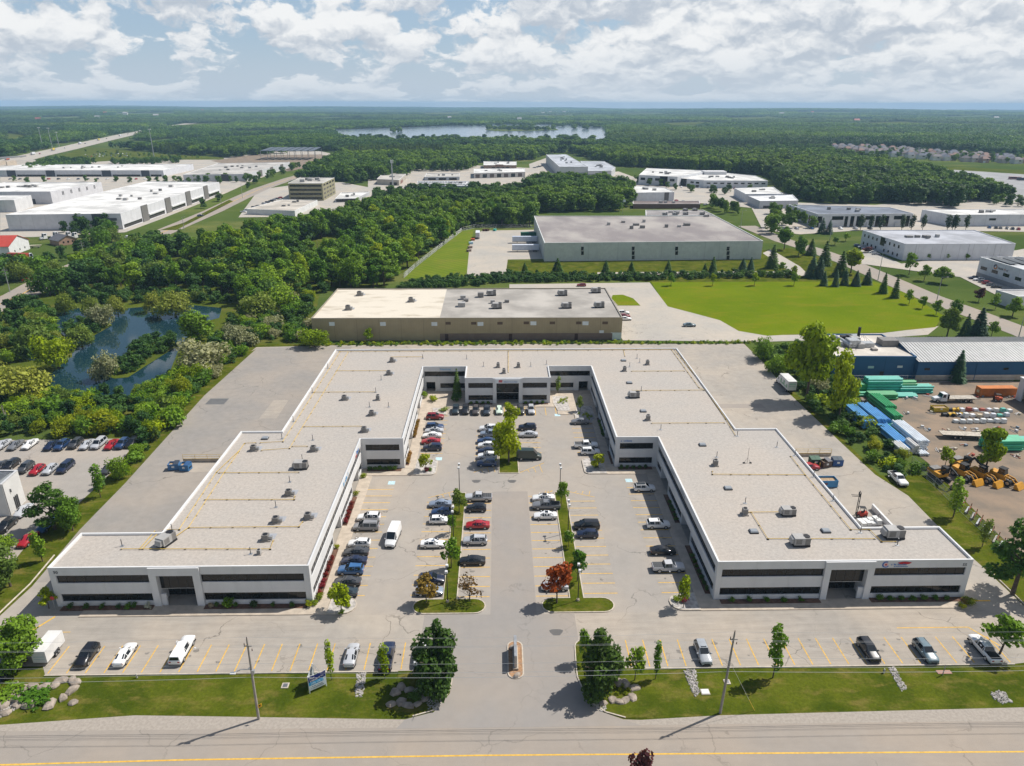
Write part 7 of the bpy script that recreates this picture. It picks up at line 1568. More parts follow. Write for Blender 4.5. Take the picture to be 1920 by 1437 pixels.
for x, y, l, s, rz in ((565,878,'large grey rooftop unit in the middle of the west wing',1.2,0),(313,1019,'long grey rooftop unit beside the west front step',1.3,1.2),(1189,745,'rooftop unit with hood at the rear of the east wing',1.15,0),(1477,965,'low white rooftop unit near the east roof edge',1.1,0),(1500,1021,'large rooftop unit with twin fans at the front of the east wing',1.25,0),(1674,1007,'long rooftop unit on the east front step',1.4,.0)): rooftop(x, y, 'rtu', l, s, rz)
for k, (x, y) in enumerate(((497,823),(1169,677),(1180,719),(1206,772),(1317,835.5),(1365,917),(1413,998),(1548,997))): rooftop(x, y, 'sky', ('reddish flat hatch by the inner west corner','skylight nearest the rear of the east wing','second skylight from the rear of the east wing','third skylight from the rear of the east wing','skylight at the east step','skylight behind the front condenser of the east wing','skylight before the front pipe of the east wing','skylight beside the large twin-fan unit')[k])
VN = [(R6,1248,690),(R6,1577,692),(R6,1703,748),(R6,538,762),(R6,422,945),(R6,897,942),(R6,937,850),(R6,850,1052),(R6,993,1052),(R6,280,1160),(R6,195,1290),(R6,425,1300),(R2b,347,333),(R2b,253,496),(R2b,150,685),(R1b,1290,862),(R1b,915,975),(R1b,1877,1035),(R7,935,688),(R7,955,720),(R7,880,752),(R7,967,932),(R7,1113,1222),(R7,1685,1270),(R7,258,733),(R7,140,748),(R3b,1745,655),(R4b,200,298),(R4b,340,458),(R4b,485,637),(R4b,690,875),(R4b,967,968),(R4b,65,235),(R3b,1532,310)]
for r, x, y in VN: rooftop(*Z(r,x,y), 'vent', 'thin vent pipe standing on the gravel roof')
rooftop(*Z(R3b,1760,352), 'ant', 'thin antenna mast on the east wing roof', grp=None); rooftop(*Z(R2b,25,1035), 'cond', 'low vent box near the front of the west wing', .7)
for k, (r, x, y) in enumerate(((R6,775,218),(R6,690,325),(R6,1160,265),(R6,1765,215),(R6,1805,312),(R7,380,215),(R7,630,195),(R7,410,310),(R7,655,305))): rooftop(*Z(r,x,y), 'rtu' if k > 2 else 'duo', 'rooftop unit on the tan warehouse, %s' % ('rear of the cream half','front of the cream half','beside the dark patch','rear left of the grey half','front left of the grey half','rear middle','rear right','front middle','front right')[k], 1.5, z=th-.34, grp='tan warehouse units')
for k, (x, y) in enumerate(((1145,893),(1220,893),(1300,890),(1298,862),(1425,890),(1455,910),(1370,860))): rooftop(*Z(r3,x,y), 'rtu', 'small white unit on the grey warehouse annex roof', 1.3, z=gh-.7, grp='annex roof units')
# ------------------------------------------------------------------ poles, wires, lamps
def pole(x, y, h, label, lean=0.0):
    o = thing('utility_pole', label, 'utility pole', (x, y, 0)); MB().tube([(0,0,-.3),(lean*.5,0,h*.5),(lean,0,h)], [.19,.16,.11], 10).build('pole_shaft', M['wood'], o, 40, False)
    part(o, 'crossarm', M['wood'], (-.5+lean,-.08,h-1.15,.5+lean,.08,h-1.02)); 
    for dx, z in ((-.45,h-1.0),(.45,h-1.9),(0,h)): MB().tube([(lean+dx,0,z),(lean+dx,0,z+.35)], [.07,.05], 6).build('insulator', paintm((.12,.08,.07), .3), o, shift=False)
    MB().tube([(lean*.7-.02,.0,h*.66),(lean*.7-.3,-.25,h*.66)], .08, 6).build('cable_bracket', M['galv'], o, shift=False); return o
P1 = pole(-32.9, 73.7, 13.6, 'wooden utility pole with street light and yellow sign, west of the drive', .2); P2 = pole(30.2, 73.7, 13.8, 'wooden utility pole beside the silver SUV, east of the drive', .4)
MB().tube([(0,0,8.6),(-.9,-.6,9.2),(-1.6,-1.0,9.1)], .06, 6).build('light_arm', M['galv'], P1, shift=False); part(P1, 'lamp_head', M['coping'], (-2.2,-1.25,8.95,-1.5,-.95,9.12)); part(P1, 'transformer_box', M['galv'], (.15,-.25,8.0,.5,.1,8.6))
MB().hexa([(.32,-.32,2.2),(.85,-.3,2.55),(.85,-.26,2.55),(.32,-.28,2.2),(.3,-.32,2.75),(.83,-.3,3.1),(.83,-.26,3.1),(.3,-.28,2.75)]).build('warning_sign', paintm((.75,.42,.02)), P1, shift=False); part(P1, 'sign_mark', M['black'], (.5,-.34,2.55,.62,-.325,2.8), (.45,-.34,2.72,.7,-.325,2.8))
def wire(z, y, r, label, sag=.5):
    mb = MB(); X = [-96, -32.8, 30.4, 93, 156]; pts = []
    for a, b in zip(X, X[1:]):
        for k in range(8): t = k/8; pts.append((a+(b-a)*t, y, z-sag*4*t*(1-t)))
    pts = [(-160,y,z)] + pts + [(X[-1], y, z)]
    tag(mb.tube(pts, r, 4).build('overhead_wire', M['wire']), label, 'wire', 'overhead wires along the road')
for z, y, r, l in ((13.9,73.7,.015,'topmost overhead wire between the utility poles'),(12.9,73.3,.015,'second overhead wire from the top between the poles'),(12.0,74.1,.015,'third overhead wire from the top between the poles'),(9.7,73.6,.02,'fourth overhead wire, the neutral line'),(8.3,73.5,.024,'upper telephone cable between the poles'),(7.5,73.5,.03,'lowest thick telephone cable between the poles')): wire(z, y, r, l)
g = G(1415, 1333); MB().tube([(g.x,g.y,0),(30.5,73.7,9.0)], .02, 4).build('guy_wire', M['wire'], P2); d = (Vector((30.5,73.7,9))-g).normalized(); MB().tube([g, g+d*2.3], .045, 6).build('guy_marker', M['gas'], P2)
def lamp(x, y, h, label):
    o = thing('lamp_post', label, 'lamp post', (x, y, .12), 0, 'court lamp posts'); MB().tube([(0,0,0),(0,0,h)], [.09,.06], 8).build('pole', M['darkmetal'], o, 40, False); MB().cyl((0,0,0), .28, .35, .24, n=8).build('footing', M['conc'], o, shift=False)
    part(o, 'arm', M['darkmetal'], (-.06,-.75,h-.1,.06,.75,h))
    for s in (-1, 1): MB().hexa([(-.28,s*.85-.24,h-.12),(.24,s*.85-.24,h-.12),(.24,s*.85+.24,h-.12),(-.24,s*.85+.24,h-.12),(-.2,s*.85-.22,h+.22),(.2,s*.85-.22,h+.22),(.2,s*.85+.22,h+.22),(-.2,s*.85+.22,h+.22)]).build('lamp_head', M['coping'], o, shift=False)
for x, y, l in ((-8.6,133.2,'lamp post at the far end of the west island'),(-8.9,116,'lamp post halfway along the west island'),(-8.8,97.6,'lamp post at the near end of the west island'),(12.9,132.8,'lamp post at the far end of the east island'),(13.3,118,'lamp post halfway along the east island'),(13.1,97.6,'lamp post at the near end of the east island')): lamp(x, y, 6.6, l)
# monument sign on the entrance island
o = thing('monument_sign', 'grey slab sign standing end-on in the entrance island', 'sign', (2.25, 84.3, .12)); part(o, 'plinth', M['conc'], (-.4,-2.4,0,.4,2.4,.35)); part(o, 'sign_slab', M['galv'], (-.2,-2.2,.35,.2,2.2,2.5)); part(o, 'sign_face', paintm((.10,.12,.16)), (-.22,-2.0,.8,-.202,2.0,2.3))
for (x, y) in ((969,1268),(961,1215)): oo = link('boulder', RM[2], None, G(x, y, .1), .4); oo.scale = (.5,.5,.5); tag(oo, 'pale boulder at the %s end of the entrance island' % ('near' if y > 1240 else 'far'), 'boulder')
# leasing sign
a, b = G(581,1300), G(612,1286); t = (b-a).normalized(); L = (b-a).length; o = thing('lease_sign', 'blue and white V-shaped leasing board on the front lawn', 'sign', a, atan2(t.y, t.x))
for q in (0, L): part(o, 'post', M['coping'], (q-.07,-.07,0,q+.07,.07,3.0))
part(o, 'board', paintm((.62,.68,.72), .5), (0,-.12,.45,L,-.075,1.32)); part(o, 'board_band', paintm((.05,.33,.62), .5), (0,-.121,1.32,L*.86,-.075,1.92)); part(o, 'board_band', paintm((.62,.68,.72), .5), (L*.86,-.12,1.32,L,-.075,1.92)); part(o, 'board_top', paintm((.012,.02,.16), .5), (0,-.12,1.92,L,-.075,2.85))
for body, sz, x, z, m in (('For', .5, .15, 2.4, M['coping']), ('Lease', .5, .15, 1.98, M['coping'])):
    tx = text('sign_lettering', body, sz, (x, -.13, z), m, None, align='LEFT'); tx.parent = o
letters(MB(), (.3,-.122,1.45), (1,0,0), L*.7, .32, 12, 31).build('sign_lettering', paintm((.5,.65,.75)), o, shift=False); letters(MB(), (.2,-.122,1.0), (1,0,0), L*.75, .16, 18, 32).build('sign_lettering', paintm((.15,.16,.2)), o, shift=False); letters(MB(), (.2,-.122,.7), (1,0,0), L*.8, .16, 20, 33).build('sign_lettering', paintm((.15,.16,.2)), o, shift=False); letters(MB(), (L*.6,-.122,2.2), (1,0,0), L*.3, .2, 7, 34).build('sign_lettering', M['coping'], o, shift=False)
p3 = MB(); c2, s2 = cos(.95), sin(.95); p3.hexa([(0,.08,.45),(L*c2,L*s2+.08,.45),(L*c2-.04,L*s2+.12,.45),(-.04,.12,.45),(0,.08,2.85),(L*c2,L*s2+.08,2.85),(L*c2-.04,L*s2+.12,2.85),(-.04,.12,2.85)]).build('board_back', paintm((.45,.48,.5)), o, shift=False); part(o, 'post', M['coping'], (L*c2-.07,L*s2+.05,0,L*c2+.07,L*s2+.2,3.0)); MB().tube([(.03,0,2.95),(L*.7,.0,2.9),(L*c2,L*s2,2.95)], .03, 4).build('brace', M['coping'], o, shift=False)
# small lawn items
for (px, py, w, l) in ((535,1286,1.0,'catch basin grate on the lawn left of the lease sign'),(1363,1279,.9,'catch basin grate behind the utility pole')):
    g = G(px, py); o = thing('catch_basin', l, 'drain', (g.x, g.y, -.02)); part(o, 'frame', M['kerb'], (-w/2,-w/2,0,w/2,w/2,.1)); part(o, 'grate', M['galv'], (-w/2+.15,-w/2+.15,.1,w/2-.15,w/2-.15,.12)); part(o, 'bar', M['darkmetal'], *[(-w/2+.2,-w/2+.22+.16*k,.12,w/2-.2,-w/2+.27+.16*k,.14) for k in range(4)])
g = G(1322,1298); o = thing('utility_box', 'flat white utility lid on the lawn by the stone swale', 'utility box', (g.x, g.y, -.02)); part(o, 'frame', M['kerb'], (-.62,-.52,0,.62,.52,.1)); part(o, 'lid', M['coping'], (-.52,-.42,.1,.52,.42,.16))
def hydrant(px, py, l):
    g = G(px, py); o = thing('hydrant', l, 'hydrant', (g.x, g.y, 0)); MB().tube([(0,0,0),(0,0,.6),(0,0,.75)], [.13,.13,.08], 8).build('barrel', paintm((.5,.48,.42)), o, shift=False); MB().tube([(-.22,0,.45),(.22,0,.45)], .06, 6).build('outlet', M['darkmetal'], o, shift=False)
hydrant(257,1271,'small hydrant at the kerb left of the white pickup'); hydrant(1657,1262,'small hydrant beside the stone swale of the east lawn')
g = G(104,1143); o = thing('stop_sign', 'small red octagonal sign on a post at the west front corner', 'sign', (g.x, g.y, 0)); MB().tube([(0,0,0),(0,0,2.3)], .04, 6).build('post', M['galv'], o, shift=False); MB().prism([(.38*cos(pi/8+k*pi/4), .38*sin(pi/8+k*pi/4)) for k in range(8)], 0, .03).build('sign_plate', paintm((.55,.06,.06)), o, shift=False); q = o.children[-1]; q.rotation_euler = (pi/2,0,0); q.location = (0,-.05,2.3)
g = G(1767,1266); o = thing('marker_post', 'brown post with fallen board on the east front lawn', 'post', (g.x, g.y, 0)); MB().tube([(0,0,0),(.1,0,1.9)], .07, 6).build('post', M['wood'], o, shift=False); part(o, 'board', paintm((.35,.2,.15)), (-.5,.2,0,1.6,.9,.06))
tpx('small', 1192, 1530, 1414, 62, 'purple', 'top of a purple-leaved tree at the bottom edge of the photo') 
# ------------------------------------------------------------------ storage yard
def bundle(x, y, L, nx, nz, col, label, rz=0.0, rad=.3, reg=r8, zz=0.0):
    g = G(*Z(reg,x,y)); o = thing('pipe_stack', label, 'pipes', (g.x, g.y, zz), rz, 'pipe stacks of the storage yard'); m = paintm(col, .45, .08)
    if ('p', L, rad, col) not in CARM: CARM[('p', L, rad, col)] = MB().tube([(-L/2,0,0),(L/2,0,0)], rad, 10).mesh('pipe', m, 50)
    for k in range(nz):
        for i in range(nx - (k % 2)): link('pipe', CARM[('p', L, rad, col)], o, (random.uniform(-.25,.25), (i-(nx-1)/2+.5*(k % 2))*rad*2.02, .12+rad+k*rad*1.76))
    part(o, 'timber_bearer', M['wood'], *[(q*L-.08,-nx*rad,0,q*L+.08,nx*rad,.12) for q in (-.35,0,.35)])
TE, GN, BL, WH_ = (.06,.42,.33), (.05,.34,.13), (.13,.36,.66), (.70,.74,.78)
for a in ((690,935,8.5,5,5,GN,'green pipes at the left end of the back pile'),(845,935,10,6,8,TE,'tall teal pipe pile in the middle of the back row'),(845,985,8,5,3,GN,'green pipes in front of the tall teal pile'),(985,935,8,4,6,GN,'green pipes right of the tall teal pile'),(1090,940,9.5,5,4,TE,'teal pipes at the right end of the back row'),(705,968,8.5,3,2,(.05,.40,.2),'low green pipe row in front of the left pile'),(1000,970,8,5,1,TE,'single layer of teal pipes on the ground')): bundle(*a)
for a in ((848,1050,9,6,4,GN,'green pipe block end-on below the back row'),(925,1125,6,4,3,GN,'small green pipe block beside the dirt'),(680,1150,11,6,4,BL,'blue pipes furthest left by the fence'),(770,1150,11,5,5,BL,'blue pipes in the middle of the blue group'),(840,1160,8,3,4,(.05,.2,.5),'deep blue pipes ending the blue group'),(885,1255,15,5,3,BL,'long blue pipes along the fence'),(930,1225,8,4,2,GN,'green pipes between the blue and white ones'),(1050,1300,12,5,5,WH_,'large white pipe stack at the near corner'),(980,1320,10,4,2,BL,'low blue pipe row left of the white stack'),(1110,1370,7,4,1,WH_,'white pipes lying flat at the near corner'),(985,1385,5,4,3,(.66,.66,.64),'short white pipe crate by the fence'),(1070,1375,4.5,3,4,(.60,.58,.55),'pale crate of fittings by the white stack')): bundle(*a, rz=pi/2)
bundle(1740,1360,9,6,5,(.06,.45,.25),'green pipes at the right photo edge behind the excavators'); bundle(1880,1345,6,5,4,TE,'teal pipes at the right photo edge')
def yz(x, y): return (1560+x/5.32, 690+y/5.32)
g = G(*yz(1190,335)); o = thing('flatbed_truck', 'white flatbed truck with empty wooden deck in the storage yard', 'truck', (g.x, g.y, 0), pi); part(o, 'deck', paintm((.42,.38,.32), .9, .2, 2), (-6.5,-1.25,1.15,1.6,1.25,1.32)); part(o, 'chassis', M['darkmetal'], (-6.3,-.5,.7,3.5,.5,1.14)); part(o, 'headboard', M['darkmetal'], (1.62,-1.2,1.15,1.75,1.2,2.5)); cabm(o, (.66,.67,.68), 2.0, 1.9, 1.1, 2.6, 1.6); wheels(o, (-4.8,-3.4,4.6), .95, .5)
g = G(*yz(1290,700)); o = thing('flatbed_trailer', 'empty flatbed trailer with pale wooden deck', 'trailer', (g.x, g.y, 0), -.12); part(o, 'deck', paintm((.46,.41,.34), .9, .2, 2), (-5.2,-1.25,1.1,5.2,1.25,1.28)); part(o, 'side_rail', M['darkmetal'], (-5.2,-1.3,.95,5.2,-1.252,1.2), (-5.2,1.252,.95,5.2,1.3,1.2)); part(o, 'frame', M['darkmetal'], (-4.8,-.5,.7,4.8,.5,1.09)); wheels(o, (-2.0,-.7), .9, .45); part(o, 'landing_leg', M['darkmetal'], (3.5,-.6,0,3.65,-.45,.7), (3.5,.45,0,3.65,.6,.7))
g = G(*yz(1650,290)); o = thing('shipping_container', 'orange shipping container beside the workshop', 'container', (g.x, g.y+1.2, 0)); m = paintm((.50,.16,.03), .6, .1); part(o, 'container_body', m, (-5.2,-1.22,.1,5.2,1.22,2.6)); rbm = [(-5.0+.5*k,-1.26,.25,-4.85+.5*k,-1.222,2.45) for k in range(21)]; part(o, 'wall_ribs', m, *rbm); part(o, 'door_label', paintm((.6,.5,.3)), (-5.23,-.5,1.0,-5.202,.5,1.8))
def machine(px, py, label, rz, kind='loader'):
    g = G(px, py); o = thing('wheel_loader' if kind == 'loader' else 'excavator', label, 'excavator' if kind != 'loader' else 'loader', (g.x, g.y, 0), rz, 'yellow construction machines'); Yl = paintm((.55,.26,.02), .5, .1)
    if kind == 'loader':
        MB().hexa([(-3.2,-1.0,.9),(.2,-1.0,.9),(.2,1.0,.9),(-3.2,1.0,.9),(-3.1,-.9,2.2),(0,-.9,2.0),(0,.9,2.0),(-3.1,.9,2.2)]).build('body', Yl, o, shift=False); MB().hexa([(-1.6,-.75,2.0),(-.1,-.75,2.0),(-.1,.75,2.0),(-1.6,.75,2.0),(-1.5,-.68,3.3),(-.35,-.68,3.3),(-.35,.68,3.3),(-1.5,.68,3.3)]).build('cab', M['carglass'], o, shift=False); part(o, 'cab_roof', M['black'], (-1.65,-.8,3.3,-.2,.8,3.42))
        for s in (-.55,.55): MB().tube([(-.1,s,1.9),(1.4,s,1.7),(2.6,s,.7)], [.16,.16,.13], 6).build('boom_arm', Yl, o, shift=False); MB().tube([(0,s,1.3),(1.7,s,1.3)], .08, 6).build('hydraulic_ram', M['galv'], o, shift=False)
        MB().hexa([(2.4,-1.35,.1),(3.6,-1.35,.1),(3.6,1.35,.1),(2.4,1.35,.1),(2.4,-1.35,1.2),(2.8,-1.35,1.3),(2.8,1.35,1.3),(2.4,1.35,1.2)]).build('bucket', Yl, o, shift=False); wheels(o, (1.0,-2.2), 1.05, .75, .5)
    else:
        for s in (-1.05,1.05): MB().hexa([(-1.9,s-.3,0),(1.9,s-.3,0),(1.9,s+.3,0),(-1.9,s+.3,0),(-2.2,s-.3,.8),(2.2,s-.3,.8),(2.2,s+.3,.8),(-2.2,s+.3,.8)]).build('track', M['black'], o, shift=False)
        part(o, 'upper_body', Yl, (-2.4,-1.3,1.0,1.0,1.3,1.9)); part(o, 'engine_cover', M['unit'], (-2.3,-1.1,1.9,-.7,1.1,2.3)); part(o, 'cab', M['carglass'], (-.4,.3,1.9,1.1,1.25,3.1)); part(o, 'cab_roof', M['black'], (-.45,.25,3.1,1.15,1.3,3.2))
        MB().tube([(.9,-.3,1.8),(2.6,-.3,4.2),(4.6,-.3,3.4)], [.3,.28,.2], 6).build('boom_arm', M['black'], o, shift=False); MB().tube([(4.6,-.3,3.4),(4.4,-.3,1.0)], [.2,.15], 6).build('dipper_arm', M['black'], o, shift=False); MB().hexa([(3.9,-.9,.1),(4.9,-.9,.1),(4.9,.3,.1),(3.9,.3,.1),(4.1,-.9,1.0),(4.7,-.9,1.0),(4.7,.3,1.0),(4.1,.3,1.0)]).build('bucket', M['rock'], o, shift=False)
machine(*yz(1065,1110), 'yellow excavator with folded black arm, leftmost of the machines', -1.35, 'excavator'); machine(*yz(1330,1110), 'yellow loader right of the excavator', -1.2); machine(*yz(1520,1130), 'yellow loader in the middle of the machine row', -1.1); machine(*yz(1720,1150), 'yellow loader at the right end of the machine row', -1.05); machine(*yz(1290,1010), 'second excavator behind the first loader', -1.3, 'excavator')
random.seed(9)
o = dumpster(*yz(1065,430), (.5,.36,.03), 'yellow open bin at the left end of the pallet rows', 0, w=4, d=2, h=1.3)
for k in range(24):
    x = 1230+ (k % 8)*68; y = 545 - (k//8)*55 + random.uniform(-8,8); g = G(*yz(x+ (k//8)*30, y)); c = random.choice(((.66,.66,.64),(.62,.6,.56),(.7,.7,.7),(.5,.42,.3),(.6,.62,.66),(.35,.08,.05),(.1,.4,.33))) if k > 7 else (.66,.67,.66)
    o = thing('wrapped_pallet', 'wrapped pallet of fittings in the storage yard rows', 'pallet', (g.x, g.y, 0), random.uniform(-.2,.2), 'storage yard pallets'); part(o, 'pallet', M['wood'], (-.65,-.55,0,.65,.55,.14)); h = random.uniform(.7,1.4); MB().hexa([(-.62,-.52,.15),(.62,-.52,.15),(.62,.52,.15),(-.62,.52,.15),(-.56,-.46,h),(.56,-.46,h*.96),(.56,.46,h),(-.56,.46,h*.97)]).build('load', paintm(c, .5), o, shift=False)
for k in range(9):
    g = G(*yz(1120+ (k % 5)*44, 480-(k//5)*50)); m = (.55,.33,.02) if k % 3 else (.02,.02,.025); o = thing('fitting_drum', 'dark or yellow drum of fittings beside the yellow bin', 'drum', (g.x, g.y, 0), k*.5, 'fitting drums'); MB().tube([(-.7,0,.45),(.7,0,.45)], .45, 10).build('drum_body', paintm(m, .5), o, shift=False); MB().tube([(-.72,0,.45),(-.6,0,.45)], .52, 10).build('flange', M['black'], o, shift=False)
g = G(*yz(1640,330)); o = thing('forklift', 'orange forklift before the shipping container', 'forklift', (g.x, g.y, 0), 2.8); part(o, 'body', paintm((.5,.09,.03)), (-1.2,-.6,.4,.6,.6,1.2)); part(o, 'mast', M['darkmetal'], (.7,-.45,.1,.85,-.35,2.6), (.7,.35,.1,.85,.45,2.6)); part(o, 'overhead_guard', M['black'], (-.8,-.55,2.0,.5,.55,2.08)); part(o, 'guard_post', M['black'], (-.8,-.55,1.2,-.72,-.47,2), (-.8,.47,1.2,-.72,.55,2), (.42,-.55,1.2,.5,-.47,2), (.42,.47,1.2,.5,.55,2)); wheels(o, (.4,-.8), .55, .38, .25)
g = G(*yz(275,350)); o = thing('scrap_heap', 'small dark heap of scrap metal left of the blue pipes', 'scrap', (g.x, g.y, 0)); r = random.Random(2); [part(o, 'scrap_piece', paintm((.06,.055,.05) if k % 2 else (.2,.18,.16)), (-1.8+.5*k,-1+.3*(k % 3),0,-1.0+.5*k,-.3+.3*(k % 3),r.uniform(.4,1.2))) for k in range(6)]
for k in range(34):
    x, y = random.uniform(700,1880), random.choice((random.uniform(270,330), random.uniform(590,640), random.uniform(760,900), random.uniform(420,480))); g = G(*yz(x, y)); o = thing('loose_material', 'small heap of loose pipe fittings and boards on the dirt yard', 'material', (g.x, g.y, 0), random.uniform(0,3), 'loose yard material')
    MB().tube([(-1.2,0,.12),(1.3,.2,.12)], .1, 5).build('pipe_offcut', paintm(random.choice(((.2,.18,.16),(.3,.1,.05),(.5,.5,.5),(.08,.08,.08)))), o, shift=False); part(o, 'board', M['wood'], (-.9,.3,0,.8,.6,.1)); part(o, 'box', paintm(random.choice(((.5,.45,.35),(.2,.25,.3),(.6,.6,.6),(.35,.06,.04)))), (-.4,-.8,0,.3,-.3,.5))
def fence(pts, h, label, step=3.0):
    P3 = [G(*p) for p in pts]; o = thing('chain_link_fence', label, 'fence', P3[0]); W_ = MB()
    for a, b in zip(P3, P3[1:]):
        k = max(1, int((b-a).length/step))
        for q in range(k): c = a.lerp(b, q/k); MB().tube([(c.x,c.y,0),(c.x,c.y,h)], .045, 5).build('fence_post', M['galv'], o)
        for z in (h, h*.5, .1): MB().tube([(a.x,a.y,z),(b.x,b.y,z)], .03, 4).build('rail', M['galv'], o)
        L = (b-a).length; n = int(L/.6)
        for q in range(n):
            for s in (1, -1):
                c = a.lerp(b, q/n); e_ = a.lerp(b, min(1, (q+ (h/.6))/n)); W_.tube([(c.x,c.y,.1 if s > 0 else h),(e_.x,e_.y,h if s > 0 else .1)], .012, 3)
    w = W_.build('wire_mesh', M['galv'], o); w['kind'] = 'stuff'
fence([(1708,872),(1752,912),(1800,960),(1860,1015),(1930,1075)], 2.2, 'chain-link fence along the east verge'); fence([(1592,716),(1700,716),(1810,717),(1900,717)], 2.0, 'chain-link fence in front of the blue factory', 4); fence([(757,522),(779,502),(822,468),(866,434),(890,428),(1000,428)], 2.4, 'chain-link fence along the mown slope', 4.5)
for k in range(9): g = G(1806+10.5*k, 948+11*k); o = thing('steel_rack', 'rusty steel frame stacked inside the fence', 'rack', (g.x, g.y, 0), .8, 'rusty racks'); part(o, 'frame_bar', paintm((.22,.07,.03), .8), (-1.4,-.1,.6,1.4,.05,.75), (-1.4,-.1,0,-1.3,.05,1.3), (1.3,-.1,0,1.4,.05,1.3)); part(o, 'stored_beam', M['galv'] if k % 2 else paintm((.35,.33,.3)), (-1.5,.2,.1,1.5,.5,.35))
# ------------------------------------------------------------------ grey warehouse yard
def trailer(p, L, rz, col, label, z=1.15, h=4.0):
    o = thing('semi_trailer', label, 'trailer', (p.x, p.y, p.z), rz); part(o, 'cargo_box', paintm(col, .5), (-L/2,-1.28,z,L/2,1.28,h)); part(o, 'chassis', M['darkmetal'], (-L/2,-.5,.75,L/2,.5,z-.002)); wheels(o, (-L/2+1.4,-L/2+2.7), .95, .5); part(o, 'landing_leg', M['darkmetal'], (L/2-3,-.6,0,L/2-2.8,.6,.75)); part(o, 'rear_door', paintm((.5,.5,.52)), (-L/2-.03,-1.2,z+.05,-L/2-.002,1.2,h-.05)); return o
def cz(x, y): return G(860+x/9.6, 420+y/9.6)
trailer(cz(1190,345), 15, pi, (.50,.55,.64), 'white semi-trailer docked at the grey warehouse, rear one'); trailer(cz(1200,500), 15, pi, (.56,.60,.68), 'white semi-trailer docked at the grey warehouse, near one')
trailer(cz(1260,250), 10, pi, (.01,.10,.06), 'green container at the far dock of the grey warehouse', h=3.4); trailer(cz(345,255), 9, pi/2, (.62,.65,.68), 'white trailer at the back corner of the concrete yard')
for k, (x, y, c, l) in enumerate(((255,300,(.45,.10,.03),'orange machine at the edge of the concrete yard'),(220,365,(.3,.45,.55),'pale blue crate at the edge of the concrete yard'),(205,440,(.25,.18,.15),'brown crate at the edge of the concrete yard'),(185,500,(.2,.15,.13),'dark brown crate further down the yard edge'),(465,130,(.08,.03,.02),'rusty bin at the back of the concrete yard'),(515,130,(.06,.03,.02),'second rusty bin at the back of the concrete yard'),(650,128,(.05,.32,.28),'teal tarp stack at the back of the concrete yard'))):
    p = cz(x, y); o = thing('storage_crate', l, 'crate', p, .2*k, 'yard edge crates'); part(o, 'crate_body', paintm(c, .7), (-1.2,-.8,.1,1.2,.8,1.2)); part(o, 'skid', M['wood'], (-1.2,-.7,0,1.2,-.5,.099), (-1.2,.5,0,1.2,.7,.099)); part(o, 'lid', paintm(tuple(q*1.2 for q in c), .7), (-1.25,-.85,1.2,1.25,.85,1.28))
# flag and poles
def mast(p, h, label, r=.1, cat='pole', name='light_mast', head=True):
    o = thing(name, label, cat, p); MB().tube([(0,0,0),(0,0,h)], [r*1.6, r*.7], 6).build('mast', M['galv'], o, shift=False)
    if head: MB().cyl((0,0,h), r*5, .6, r*5, n=8).build('lamp_ring', M['coping'], o, shift=False)
    return o
for (x, y, t) in ((81,280,240),(98,278,241),(111,276,249),(289,295,243),(1428,160,128)):
    if x < 400: p = GT(x, y); mast(p, hgt(x, t, x, y), {81:'leftmost of the three clustered highway light masts',98:'middle one of the three clustered highway light masts',111:'rightmost of the three clustered highway light masts',289:'lone tall light mast before the pine forest'}[x], .45, 'pole')
p = GT(737,356); o = mast(p, hgt(736,300,737,356), 'grey cell tower rising from the woods', .55, 'tower', 'cell_tower', False); part(o, 'antenna_panel', M['coping'], *[(cos(a)*1.2-.3, sin(a)*1.2-.3, hgt(736,300,737,356)-3, cos(a)*1.2+.3, sin(a)*1.2+.3, hgt(736,300,737,356)) for a in (0.3,2.4,4.5)])
p = GT(1167,402); o = mast(p, 11, 'flagpole behind the grey warehouse', .08, 'flagpole', 'flagpole', False); part(o, 'flag', paintm((.7,.7,.72)), (.1,-.02,9,1.9,.02,10.8))
for k, (x, y, t) in enumerate(((1555,455,420),(1646,526,473),(1756,566,520),(1910,632,580),(1388,432,395),(345,430,408),(415,383,362),(455,372,340))):
    p = GT(x, y); h = min(13, max(8, hgt(x, t, x, y))); o = mast(p, h, 'street light pole along the business park street', .12, 'street light', 'street_light', False); o['group'] = 'street lights'; MB().tube([(0,0,h-.1),(1.8,-.6,h+.2)], .06, 5).build('light_arm', M['galv'], o, shift=False); part(o, 'lamp_head', M['unit_light'], (1.6,-.8,h+.1,2.4,-.5,h+.25))
for x, y, t in ((19,548,512),(160,491,462)): p = GT(x, y); o = mast(p, 11, 'pale utility pole on the far side of the pond road', .13, 'utility pole', 'utility_pole', False); o['group'] = 'pond road poles'; part(o, 'crossarm', M['wood'], (-1.2,-.08,9.6,1.2,.08,9.8), (-1.2,-.08,8.2,1.2,.08,8.35))
